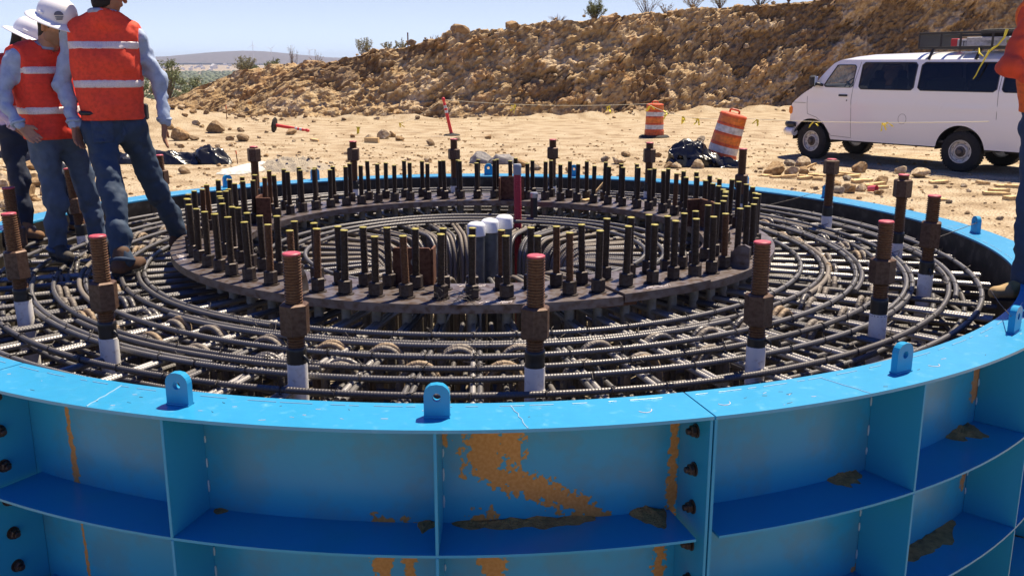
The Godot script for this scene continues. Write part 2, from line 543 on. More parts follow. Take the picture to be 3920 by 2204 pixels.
func make_formwork() -> void:
	var f := thing("steel_formwork", "round sky blue bolted steel formwork around the rebar mat", "formwork")
	var lug := lug_mesh()
	var head := hexagon(0.021, 0.0, 0.019, 0.003)
	var shank := MB.new()
	shank.lathe([Vector2(0.0115, 0.0), Vector2(0.0115, 0.012), Vector2(0.01, 0.014), Vector2(0, 0.014)], 10)
	var washer := MB.new()
	washer.lathe([Vector2(0.012, 0), Vector2(0.026, 0), Vector2(0.026, 0.004), Vector2(0.012, 0.004)], 14)
	var shank_m := shank.mesh()
	var washer_m := washer.mesh()
	var bot := TOP - ROWH * 3.0
	# metres along the 2.75 m arc of a 45 degree panel: 0.061 m per degree
	var muds := {
		-1: [[V(1.97, 0.0), V(2.0, 0.2), 0.13, 0.10], [V(2.06, 0.0), V(2.10, 0.18), 0.08, 0.06], [V(1.99, 0.2), V(2.04, 0.27), 0.11, 0.05], [V(2.05, 0.26), V(2.34, 0.38), 0.07, 0.07], [V(2.3, 0.36), V(2.44, 0.45), 0.06, 0.05], [V(2.72, 0.02), V(2.71, 0.45), 0.02, 0.034], [V(0.24, 0.0), V(0.26, 0.44), 0.009, 0.03], [V(0.25, 0.46), V(0.27, 0.9), 0.008, 0.014], [V(1.6, 0.47), V(1.62, 0.8), 0.08, 0.02], [V(1.7, 0.47), V(1.71, 0.7), 0.06, 0.02], [V(2.0, 0.46), V(2.03, 0.7), 0.10, 0.05], [V(2.69, 0.47), V(2.66, 0.8), 0.05, 0.03], [V(1.84, 0.02), V(1.85, 0.14), 0.025, 0.01]],
		0: [[V(1.80, 0.03), V(1.80, 0.3), 0.05, 0.07], [V(1.79, 0.55), V(1.78, 0.75), 0.06, 0.04], [V(0.9, 0.88), V(1.2, 0.86), 0.03, 0.08], [V(2.7, 0.3), V(2.7, 0.9), 0.05, 0.07]]}
	var skinmats := {}
	for k in muds:
		var sm := mat(Color(1, 1, 1), 0.33, 0.0, mud_image(muds[k], 40 + k), 1.0, null, 0.0, false)
		sm.clearcoat_enabled = true
		sm.clearcoat = 0.12
		sm.metallic_specular = 0.35
		sm.clearcoat_roughness = 0.22
		skinmats[k] = sm
	for p in range(-1, 7):
		var a0 := 15.0 + 45.0 * p
		var a1 := a0 + 45.0
		var e0 := deg_to_rad(a0 + 0.05)
		var e1 := deg_to_rad(a1 - 0.05)
		var sk := MB.new()
		# outer face carries uv over the whole panel: u along the arc, v from the top down
		var seg := 24
		var base := 0
		for s in seg + 1:
			var a := lerpf(e0, e1, float(s) / seg)
			var d := Vector3(sin(a), 0, cos(a))
			sk.vert(d * (R_IN + 0.008) + Vector3.UP * (TOP - 0.012), d, Vector2(float(s) / seg, 0.0))
			sk.vert(d * (R_IN + 0.008) + Vector3.UP * bot, d, Vector2(float(s) / seg, 1.0))
		for s in seg:
			sk.quad(base + s * 2, base + s * 2 + 2, base + s * 2 + 3, base + s * 2 + 1)
		var panel := obj("panel", sk.mesh(), skinmats.get(p, M.blue), f)
		var inn := MB.new()
		inn.arc(R_IN, R_IN + 0.006, bot, TOP - 0.0125, e0, e1, 24)
		obj("inner_face", inn.mesh(), M.wall_in, panel)
		var fl := MB.new()
		fl.arc(R_IN, R_OUT, TOP - 0.012, TOP, e0, e1, 30)
		obj("top_flange", fl.mesh(), M.flange, panel)
		for r in [1, 2, 3]:
			var lg := MB.new()
			var y: float = TOP - ROWH * r
			lg.arc(R_IN + 0.0085, R_OUT - 0.008, y - 0.005, y + 0.005, deg_to_rad(a0 + 0.7), deg_to_rad(a1 - 0.7), 24)
			obj("ledge", lg.mesh(), M.blue, panel)
		# end plates at the joints, stiffeners between, each row its own plate
		for q in [[a0, 0.0, true], [a0 + 15.0, 0.0, false], [a0 + 30.0, 0.0, false], [a1, 0.0, true]]:
			for r in 3:
				var y1 := TOP - 0.013 - ROWH * r + (0.0 if r == 0 else 0.0075)
				var y0 := TOP - ROWH * (r + 1) + 0.0055
				if q[2] and r > 0:
					continue
				if q[2]:
					y0 = bot
				var st := MB.new()
				var th := 0.011
				var off := 0.0
				if q[2]:
					off = (th * 0.5 + 0.0028) * (1.0 if q[0] == a0 else -1.0)
				st.cbox(Vector3(off, (y0 + y1) * 0.5, (R_IN + 0.009 + R_OUT - 0.006) * 0.5), Vector3(th, y1 - y0, R_OUT - 0.006 - R_IN - 0.009), 0.0015)
				obj("end_plate" if q[2] else "stiffener", st.mesh(), M.blue, panel, Transform3D(Basis(Vector3.UP, deg_to_rad(q[0])), Vector3.ZERO))
		for q in [a0 + 15.0, a0 + 30.0]:
			obj("lifting_lug", lug, M.blue, panel, Transform3D(Basis(Vector3.UP, deg_to_rad(q)), pol(q, R_IN + 0.125, TOP - 0.001)))
			var wd := MB.new()
			wd.tube(PackedVector3Array([Vector3(-0.044, 0.003, 0.015), Vector3(0.044, 0.003, 0.015)]), 0.004, 6)
			wd.tube(PackedVector3Array([Vector3(-0.044, 0.003, -0.015), Vector3(0.044, 0.003, -0.015)]), 0.004, 6)
			obj("weld_bead", wd.mesh(), M.blue, panel, Transform3D(Basis(Vector3.UP, deg_to_rad(q)), pol(q, R_IN + 0.125, TOP)))
		# stitch welds where the stiffeners meet the skin, only where the outside is in view
		if p in [-1, 0]:
			for q in [a0 + 15.0, a0 + 30.0]:
				for r in 3:
					for k in 4:
						var wy := TOP - ROWH * r - 0.06 - 0.1 * k - rng.randf_range(-0.02, 0.02)
						for side in [-1.0, 1.0]:
							var wb := MB.new()
							wb.tube(PackedVector3Array([Vector3(side * 0.0075, wy - rng.randf_range(0.01, 0.025), R_IN + 0.0105), Vector3(side * 0.0085, wy, R_IN + 0.0115), Vector3(side * 0.0075, wy + rng.randf_range(0.01, 0.025), R_IN + 0.0105)]), [0.003, 0.0048, 0.003], 6)
							obj("stitch_weld", wb.mesh(), M.weld, panel, Transform3D(Basis(Vector3.UP, deg_to_rad(q)), Vector3.ZERO))
		# stitched weld between flange and skin, flange butt weld
		var w2 := MB.new()
		var aa := a0 + 0.5
		while aa < a1 - 2.0:
			var ln := rng.randf_range(0.5, 2.2)
			var pts := PackedVector3Array()
			for k in 5:
				pts.append(pol(aa + ln * k / 4.0, R_IN + 0.035 + rng.randf_range(-0.001, 0.001), TOP + 0.0005))
			w2.tube(pts, 0.0022, 5)
			aa += ln + rng.randf_range(0.1, 1.4)
		obj("seam_weld", w2.mesh(), M.weld, panel).set_meta("kind", "stuff")
		var w3 := MB.new()
		for q in [a0 + 9.6, a0 + 34.2]:
			var pts := PackedVector3Array()
			for k in 9:
				pts.append(pol(q + rng.randf_range(-0.06, 0.06) + k * 0.08, lerpf(R_IN + 0.03, R_OUT - 0.004, k / 8.0), TOP + 0.0002))
			w3.tube(pts, 0.0025, 5)
		obj("butt_weld", w3.mesh(), M.weld, panel).set_meta("kind", "stuff")
		# bolts through the joint plates
		for k in 9:
			var y := TOP - 0.09 - 0.143 * k
			for q in [[a1, -1.0], [a0, 1.0]]:
				var bs := Basis(Vector3.UP, deg_to_rad(q[0])) * Basis(Vector3.BACK, -q[1] * PI / 2)
				var o: Vector3 = pol(q[0], R_IN + 0.14, y) + Basis(Vector3.UP, deg_to_rad(q[0])) * Vector3(q[1] * 0.0139, 0, 0)
				var bo := obj("joint_bolt", head, M.nut, panel, Transform3D(bs * Basis(Vector3.UP, rng.randf() * 1.0), o + bs * Vector3(0, 0.005, 0)))
				obj("bolt_washer", washer_m, M.nut, panel, Transform3D(bs, o))
				obj("bolt_end", shank_m, M.nut, panel, Transform3D(bs, o + bs * Vector3(0, 0.0235, 0)))
	# chalk hooks on the flange either side of the front joint, scuffs elsewhere
	for q in [[11.6, 1.0], [16.4, 1.0], [33.0, -1.0]]:
		var ch := MB.new()
		var hook := PackedVector3Array()
		for k in 8:
			var g := -1.1 + 2.6 * k / 7.0
			hook.append(pol(q[0] + 0.42 * sin(g) * q[1], R_IN + 0.13 + 0.03 * cos(g), TOP + 0.0008))
		ch.tube(hook, 0.0016, 4, false, false)
		obj("chalk_hook", ch.mesh(), M.chalk, f)
	for k in 46:
		var sc := MB.new()
		var qa := rng.randf_range(-32.0, 62.0)
		var qr := rng.randf_range(R_IN + 0.05, R_OUT - 0.02)
		sc.tube(PackedVector3Array([pol(qa, qr, TOP + 0.0004), pol(qa + rng.randf_range(0.05, 0.45), qr + rng.randf_range(-0.008, 0.008), TOP + 0.0004)]), rng.randf_range(0.0007, 0.0016), 4, false, false)
		obj("scuff", sc.mesh(), M.chalk if rng.randf() < 0.5 else M.seam, f)
	# dried mud heaps lying on the ledges
	var heaps := [[0.5, 9.5, 1, 0.10, 0.035, "strip of orange mud along the front ledge under the splash"], [11.6, 14.0, 1, 0.15, 0.05, "heap of orange mud on the ledge beside the bolted joint"], [-1.5, -0.3, 1, 0.12, 0.03, "small wedge of mud on the ledge left of a front stiffener"], [26.3, 29.2, 1, 0.13, 0.045, "heap of orange mud on upper ledge right of the bolted joint"], [39.8, 44.0, 1, 0.14, 0.05, "heap of orange mud on upper ledge at the far right"], [30.6, 43.0, 2, 0.13, 0.03, "long strip of mud on the second ledge at the right"], [-15.0 + 0.4, -13.6, 1, 0.05, 0.015, "pinch of mud on the ledge beside the left front stiffener"]]
	for h in heaps:
		var b := MB.new()
		var y: float = TOP - ROWH * h[2] + 0.005
		var na := 22
		var nr := 9
		var nz := noise(9.0, 3, int(absf(h[0]) * 10))
		for i in na + 1:
			var t := float(i) / na
			var a: float = lerpf(h[0], h[1], t)
			var wd: float = h[3] * (0.35 + 0.65 * sin(PI * clampf(t, 0.04, 0.96))) * (0.75 + 0.55 * nz.get_noise_2d(a * 0.09, 3.0))
			for j in nr + 1:
				var s := float(j) / nr
				var hh: float = 0.5 * h[4] * (0.4 + 0.6 * sin(PI * clampf(t, 0.03, 0.97))) * pow(1.0 - s, 1.4) * (0.8 + 0.6 * nz.get_noise_2d(a * 0.12 + 5.0, s * 0.3)) - 0.001 * s
				if i == 0 or i == na:
					hh = -0.001
				b.vert(pol(a, R_IN + 0.0085 + wd * s, y + maxf(hh, -0.002)), Vector3.UP)
		for i in na:
			for j in nr:
				var k := i * (nr + 1) + j
				b.quad(k, k + 1, k + nr + 2, k + nr + 1)
		tag(obj("mud_heap", smooth(b), M.dirt), h[5], "mud", "mud on the formwork ledges")

# recompute smooth normals for a grid-like mesh
func smooth(b: MB) -> ArrayMesh:
	var nn := PackedVector3Array()
	nn.resize(b.v.size())
	for k in range(0, b.ix.size(), 3):
		var i0 := b.ix[k]
		var i1 := b.ix[k + 1]
		var i2 := b.ix[k + 2]
		var g := (b.v[i2] - b.v[i0]).cross(b.v[i1] - b.v[i0])
		nn[i0] += g
		nn[i1] += g
		nn[i2] += g
	for k in nn.size():
		nn[k] = nn[k].normalized() if nn[k].length_squared() > 1e-20 else Vector3.UP
	b.n = nn
	return b.mesh()

# every triangle its own flat normal
func facet(b: MB) -> ArrayMesh:
	var o := MB.new()
	for k in range(0, b.ix.size(), 3):
		var p0 := b.v[b.ix[k]]
		var p1 := b.v[b.ix[k + 1]]
		var p2 := b.v[b.ix[k + 2]]
		var g := (p2 - p0).cross(p1 - p0)
		if g.length_squared() < 1e-18:
			continue
		g = g.normalized()
		for q in 3:
			o.v.append(b.v[b.ix[k + q]])
			o.n.append(g)
			o.uv.append(b.uv[b.ix[k + q]])
			o.c.append(b.c[b.ix[k + q]])
			o.ix.append(o.ix.size())
	return o.mesh()
func hoop_mesh(r: float, y: float, a0: float, a1: float, rad := 0.0142) -> ArrayMesh:
	var b := MB.new()
	var pts := PackedVector3Array()
	var full := a1 - a0 > 359.0
	var m := int((a1 - a0) / 2.5)
	for k in m + (0 if full else 1):
		var a := a0 + (a1 - a0) * k / m
		pts.append(pol(a, r + 0.006 * sin(deg_to_rad(a * 3.0 + r * 90.0)), y + 0.003 * sin(deg_to_rad(a * 5.0 + r * 400.0))))
	b.tube(pts, rad, 8, full, true, 0.013)
	return b.mesh()

func make_rebar() -> void:
	var cage := thing("rebar_cage", "round mat of dark ribbed reinforcing bars tied with wire inside the formwork", "rebar")
	var yh := REBAR - 0.0142
	var hoops := [2.161, 2.29, 2.486, 2.655, 2.80, 2.992, 3.16]
	for k in hoops.size():
		obj("hoop_bar", hoop_mesh(hoops[k], yh, 0, 360), M["bar%d" % (k % 2)], cage)
	# lapped bars lie beside the hoops over part of the circle
	var laps := [[2.325, -40, 35], [2.325, 55, 115], [2.196, -75, -25], [2.52, 60, 110], [2.52, -95, -45], [2.70, 100, 150], [2.768, 50, 88], [2.768, -70, -22], [3.03, -160, -120], [3.03, 62, 118], [3.195, -60, -10], [3.195, 95, 140], [2.52, 150, 200], [2.7, -45, -12]]
	for l in laps:
		obj("hoop_bar", hoop_mesh(l[0], yh, l[1], l[2]), M["bar%d" % (int(l[1] + 400) % 3)], cage)
	# radial pairs below the hoops
	var rad := MB.new()
	rad.tube(PackedVector3Array([Vector3(0, 0, 1.56), Vector3(0, 0, 2.3), Vector3(0, 0, 3.24)]), 0.0135, 8, false, true, 0.014)
	var rm := rad.mesh()
	var rad2 := MB.new()
	rad2.tube(PackedVector3Array([Vector3(0, 0, 1.56), Vector3(0, 0, 2.3), Vector3(0, 0, 2.98)]), 0.0135, 8, false, true, 0.014)
	var rm2 := rad2.mesh()
	var yr := yh - 0.0285
	for k in 72:
		var a := 5.0 * k + rng.randf_range(-0.35, 0.35) + 2.0
		for s in [-1.0, 1.0]:
			obj("radial_bar", rm if k % 3 != 1 else rm2, M["bar%d" % [4, 0, 4, 5][rng.randi_range(0, 3)]], cage, Transform3D(Basis(Vector3.UP, deg_to_rad(a)), pol(a + 90.0, s * 0.0145, yr + rng.randf_range(-0.003, 0.003))))
	# bars inside the bolt ring, bent down round the centre
	for lvl in 2:
		var inn := MB.new()
		var pts := PackedVector3Array([Vector3(0, 0, 1.50 - 0.1 * lvl), Vector3(0, 0, 0.86 + 0.1 * lvl)])
		var bend := 0.17
		for q in 7:
			var a := PI / 2 * q / 6.0
			pts.append(Vector3(0, -bend + bend * cos(a), 0.80 + 0.1 * lvl - bend * sin(a)))
		pts.append(Vector3(0, -1.0, 0.80 + 0.1 * lvl - bend))
		inn.tube(pts, 0.0145, 8, false, true, 0.014)
		var im := inn.mesh()
		for k in 36:
			var a := 10.0 * k + 5.0 * lvl + rng.randf_range(-1.2, 1.2)
			for s in [-1.0, 1.0]:
				obj("inner_bar", im, M["bar%d" % [0, 1, 2, 2][rng.randi_range(0, 3)]], cage, Transform3D(Basis(Vector3.UP, deg_to_rad(a)), pol(a + 90.0, s * 0.017, yr - 0.015 - 0.032 * lvl + rng.randf_range(-0.006, 0.006))))
	for q in [[1.43, 0.012], [1.29, 0.012], [1.36, -0.05], [1.17, 0.01]]:
		obj("inner_hoop_bar", hoop_mesh(q[0], yh + q[1] - 0.012, 0, 360), M.bar0, cage)
	# humps: bent stirrups rising between the hoops in pairs, legs going down into the mat
	for row in [[2.355, 0.0], [2.615, 3.75]]:
		for k in 48:
			var a: float = 7.5 * k + row[1] + rng.randf_range(-1.0, 1.0)
			for s in [-1.0, 1.0]:
				var key := "hump%d" % rng.randi_range(0, 2)
				if not MESH.has(key):
					var hb := MB.new()
					var pts := PackedVector3Array()
					var w := rng.randf_range(0.07, 0.085)
					pts.append(Vector3(-w - 0.01, -1.05, 0))
					for q in 11:
						var t := PI * q / 10.0
						pts.append(Vector3(-cos(t) * w, -0.085 + 0.085 * sin(t), 0.004 * sin(t * 2.0)))
					pts.append(Vector3(w + 0.01, -1.05, 0))
					hb.tube(pts, 0.016, 8, false, true, 0.02)
					MESH[key] = hb.mesh()
				obj("hump_bar", MESH[key], M["bar%d" % [2, 1, 3, 2][rng.randi_range(0, 3)]], cage, Transform3D(Basis(Vector3.UP, deg_to_rad(a)) * Basis(Vector3.BACK, rng.randf_range(-0.05, 0.05)), pol(a, row[0] + s * 0.0185, REBAR - 0.012 + rng.randf_range(-0.012, 0.004))))
	# second layer just below, then the added lower mat
	for r in [2.22, 2.4, 2.57, 2.78, 2.92, 3.08]:
		obj("second_hoop_bar", hoop_mesh(r, yr - 0.055, 0, 360), M["bar%d" % rng.randi_range(0, 1)], cage)
	for k in 72:
		var a := 5.0 * k + 4.5 + rng.randf_range(-0.5, 0.5)
		obj("second_radial_bar", rm, M["bar%d" % [0, 1, 5][rng.randi_range(0, 2)]], cage, Transform3D(Basis(Vector3.UP, deg_to_rad(a)), Vector3(0, yr - 0.085, 0)))
	# lower mat: invented bars, added to block light entering the pit
	for r in [2.05, 2.25, 2.45, 2.65, 2.85, 3.05, 3.22]:
		obj("added_lower_hoop_bar", hoop_mesh(r, 0.46, 0, 360), M.bar5, cage)
	for k in 72:
		var a := 5.0 * k
		obj("added_lower_radial_bar", rm, M.bar5, cage, Transform3D(Basis(Vector3.UP, deg_to_rad(a)), Vector3(0, 0.43, 0)))
	# tie wires: loops with two twisted ends at the crossings; too many and too thin to count
	var tw := MB.new()
	for hp in hoops:
		for k in 72:
			if rng.randf() < 0.18:
				continue
			var a := 5.0 * k + 2.0 + rng.randf_range(-0.5, 0.5)
			var p := pol(a, hp, yh)
			var u := pol(a, 1.0)
			var t := pol(a + 90.0, 1.0)
			var loop := PackedVector3Array()
			var sl := rng.randf_range(-0.5, 0.5)
			for q in 9:
				var g := TAU * q / 8.0
				loop.append(p + u * cos(g) * 0.0172 + Vector3.UP * (sin(g) * 0.0172) + t * (cos(g) * 0.012 * sl))
			tw.tube(loop, 0.0026, 4, false, false)
			for e in 2:
				var q0 := p + Vector3.UP * 0.013
				var d := (u * rng.randf_range(-1, 1) + t * rng.randf_range(-1, 1) + Vector3.UP * rng.randf_range(0.1, 0.9)).normalized()
				var ln := rng.randf_range(0.015, 0.05)
				tw.tube(PackedVector3Array([q0, q0 + d * ln * 0.5, q0 + d * ln + Vector3.UP * rng.randf_range(-0.02, 0.008) + t * rng.randf_range(-0.012, 0.012)]), 0.0019, 4, false, false)
	# wires round the humps
	for k in 120:
		var a := rng.randf() * 360.0
		var p := pol(a, rng.randf_range(2.25, 2.7), REBAR - 0.02)
		var pts := PackedVector3Array([p])
		for q in 4:
			p += Vector3(rng.randf_range(-1, 1), rng.randf_range(-0.25, 0.35), rng.randf_range(-1, 1)) * 0.035
			pts.append(p)
		tw.tube(pts, 0.0019, 4, false, false)
	var wires := obj("tie_wires", tw.mesh(), M.wire, cage)
	wires.set_meta("kind", "stuff")
	wires.set_meta("label", "thin dark tie wires twisted round the bar crossings")
	# dark blinding under the mat
	var fl := MB.new()
	fl.lathe([Vector2(R_IN, -0.44), Vector2(0, -0.44)], 64)
	structure("pit_floor", fl.mesh(), M.soil, "dark earth floor under the rebar mat", "ground")
	# guy wires from lugs to the mat
	for g in [[pol(89.5, R_IN + 0.125, TOP + 0.08), pol(82, 2.7, REBAR), pol(70, 2.2, REBAR + 0.01), "thin wire from right hand lug down to the rebar"], [pol(119.8, R_IN + 0.125, TOP + 0.08), pol(124, 2.8, REBAR + 0.02), pol(127, 2.3, REBAR), "thin wire from far right lug down to the rebar"], [pol(44, R_IN + 0.125, TOP + 0.08), pol(62, 3.2, REBAR + 0.05), pol(78, 2.5, REBAR), "thin wire from near right lug across the mat"]]:
		var b := MB.new()
		b.tube(PackedVector3Array([g[0], (g[0] + g[1]) * 0.5 - Vector3.UP * 0.008, g[1], g[2]]), 0.0022, 5)
		tag(obj("guy_wire", b.mesh(), M.wire), g[3], "wire", "guy wires on the formwork lugs")

func threaded(r: float, length: float, pitch: float, sides: int) -> ArrayMesh:
	var b := MB.new()
	var prof := []
	var y := 0.0
	var dr := pitch * 0.42
	while y < length - pitch:
		prof.append(Vector2(r - dr, y))
		prof.append(Vector2(r - dr, y + pitch * 0.25))
		prof.append(Vector2(r, y + pitch * 0.5))
		prof.append(Vector2(r, y + pitch * 0.8))
		y += pitch
	prof.append(Vector2(r - dr, y))
	prof.append(Vector2(r - dr, length))
	prof.append(Vector2(0, length))
	b.lathe(prof, sides, Transform3D(), false)
	return b.mesh()

func make_template() -> void:
	var t := thing("anchor_cage", "ring of yellow tipped anchor bolts through a dark steel template plate", "anchor cage")
	# the template is built of arc plates; two lie slightly higher as splices
	var cuts := [-172.0, -118.0, -64.0, -26.0, 24.0, 41.0, 96.0, 150.0, 188.0]
	for k in cuts.size() - 1:
		var b := MB.new()
		var a0 := deg_to_rad(cuts[k] + 0.06)
		var a1 := deg_to_rad(cuts[k + 1] - 0.06)
		var up := 0.014 if k in [4] else 0.0
		b.arc(1.548, 2.0 + (0.006 if k == 4 else 0.0), TOP - 0.042 + up, TOP + 0.003 + up, a0, a1, 30)
		obj("template_plate", b.mesh(), M.plate, t)
	var y0 := TOP + 0.003
	var th := threaded(0.0198, 0.318, 0.008, 12)
	var hx := hexagon(0.0365, 0.0, 0.068, 0.004)
	var ws := MB.new()
	ws.lathe([Vector2(0.021, 0), Vector2(0.046, 0), Vector2(0.046, 0.006), Vector2(0.021, 0.006)], 16)
	var wsm := ws.mesh()
	var cp := MB.new()
	cp.lathe([Vector2(0.018, -0.002), Vector2(0.02, -0.0015), Vector2(0.02, 0.0012), Vector2(0.018, 0.0025), Vector2(0, 0.0035)], 14)
	var cpm := cp.mesh()
	var sl := MB.new()
	sl.lathe([Vector2(0.0, -1.3), Vector2(0.025, -1.3), Vector2(0.025, 0.0), Vector2(0.021, 0.0)], 12, Transform3D(), false)
	var slm := sl.mesh()
	for k in 72:
		for ring in [1.875, 1.68]:
			var a: float = 5.0 * k + 1.6 + rng.randf_range(-0.25, 0.25)
			var up := 0.014 if a > 24.0 and a < 41.0 else 0.0
			var base := pol(a, ring + rng.randf_range(-0.006, 0.006), y0 + up)
			var tilt := Basis.from_euler(Vector3(rng.randf_range(-0.026, 0.026), rng.randf() * TAU, rng.randf_range(-0.026, 0.026)))
			var dy := rng.randf_range(-0.014, 0.012)
			var bo := obj("anchor_bolt", th, M.bolt if rng.randf() < 0.88 else M.rodsteel, t, Transform3D(tilt, base + Vector3(0, dy, 0)))
			obj("nut", hx, M.nut, bo, Transform3D(Basis(Vector3.UP, rng.randf()), Vector3(0, 0.006 - dy, 0)))
			obj("washer", wsm, M.nut, bo, at(0, -dy, 0))
			obj("painted_tip", cpm, M.yellow if rng.randf() < 0.985 else M.bolt, bo, at(0, 0.318, 0))
			obj("sleeve", slm, M.pvc, t, Transform3D(Basis(), Vector3(base.x, TOP - 0.0425, base.z)))
	# welded brackets standing on the template
	var br := MB.new()
	var outl := PackedVector2Array([V(-0.1, 0.0), V(0.1, 0.0), V(0.1, 0.19), V(0.092, 0.2), V(-0.092, 0.2), V(-0.1, 0.19)])
	br.prism(outl, -0.008, 0.008)
	var brm := br.mesh()
	var hole := MB.new()
	hole.lathe([Vector2(0.021, -0.009), Vector2(0.024, -0.009), Vector2(0.024, 0.0095), Vector2(0.021, 0.0095)], 16, Transform3D(Basis(Vector3.RIGHT, PI / 2), Vector3.ZERO))
	var disk := MB.new()
	disk.lathe([Vector2(0.021, 0), Vector2(0, 0)], 16, Transform3D(Basis(Vector3.RIGHT, PI / 2), Vector3.ZERO))
	for q in [[-10.0, 1.60, 0.1], [-105.0, 1.66, 0.3], [96.0, 1.64, 0.2], [171.0, 1.62, 0.1]]:
		var xf := Transform3D(Basis(Vector3.UP, deg_to_rad(q[0]) + q[2]), pol(q[0], q[1], y0))
		var o := obj("bracket", brm, M.rust, t, xf)
		obj("eye_ring", hole.mesh(), M.rust, o, at(0.015, 0.125, 0.0))
		obj("eye", disk.mesh(), M.pvc, o, at(0.015, 0.125, 0.0088))
		var fl := MB.new()
		fl.cbox(Vector3(0.107, 0.098, -0.05), Vector3(0.012, 0.196, 0.1), 0.002)
		obj("gusset", fl.mesh(), M.rust, o)
	var rp := MB.new()
	var ro := PackedVector2Array([V(0.0, 0.0), V(0.13, 0.0), V(0.13, 0.045)])
	for k in 8:
		var g := PI / 2 * k / 7.0
		ro.append(V(0.055 * (1.0 - sin(g)) + 0.03 * cos(g), 0.05 + 0.085 * sin(g)))
	ro.append(V(0.0, 0.11))
	rp.prism(PackedVector2Array([V(0, 0), V(0.12, 0), V(0.12, 0.03), V(0.1, 0.09), V(0.07, 0.125), V(0.03, 0.135), V(0.0, 0.12)]), -0.009, 0.009)
	for q in [-25.5, 54.0]:
		obj("rounded_bracket", rp.mesh(), M.plate, t, Transform3D(Basis(Vector3.UP, deg_to_rad(q) + PI * 0.53), pol(q, 1.985, y0)))
	# splice bars under the joints
	for q in [-26.0, 24.0, 150.0, -118.0]:
		var b := MB.new()
		b.arc(1.6, 1.96, TOP - 0.058, TOP - 0.0425, deg_to_rad(q - 3.0), deg_to_rad(q + 3.0), 6)
		obj("splice_plate", b.mesh(), M.rust, t)
	# a snarl of cut wire left on the front of the template
	for k in 9:
		var sw := MB.new()
		var w0 := pol(rng.randf_range(-3.5, 2.0), rng.randf_range(1.86, 1.96), y0 + 0.004)
		var w1 := w0 + Vector3(rng.randf_range(-0.12, 0.12), rng.randf_range(0.01, 0.06), rng.randf_range(-0.03, 0.08))
		var w2 := w1 + Vector3(rng.randf_range(-0.12, 0.12), rng.randf_range(-0.05, 0.02), rng.randf_range(-0.02, 0.06))
		sw.tube(PackedVector3Array([w0, (w0 + w1) * 0.5 + Vector3.UP * 0.015, w1, (w1 + w2) * 0.5 + Vector3.UP * 0.012, w2]), 0.0016, 4, false, false)
		obj("wire_scrap", sw.mesh(), M.wire, t)
	# chalk scribbles left on the plates
	for q in [[2.5, 1.955], [28.5, 1.955], [-66.0, 1.95], [-1.0, 1.60], [140.0, 1.78]]:
		var b := MB.new()
		var up := 0.014 if q[0] > 24.0 and q[0] < 41.0 else 0.0
		for g in 7:
			var a: float = q[0] + g * 0.75
			var pts := PackedVector3Array()
			for s in 5:
				pts.append(pol(a + 0.5 * sin(s * 2.2 + g), q[1] + 0.022 * cos(s * 1.7 + g * 1.3), y0 + up + 0.0008))
			b.tube(pts, 0.0017, 4, false, false)
		obj("chalk_mark", b.mesh(), M.chalk, t)

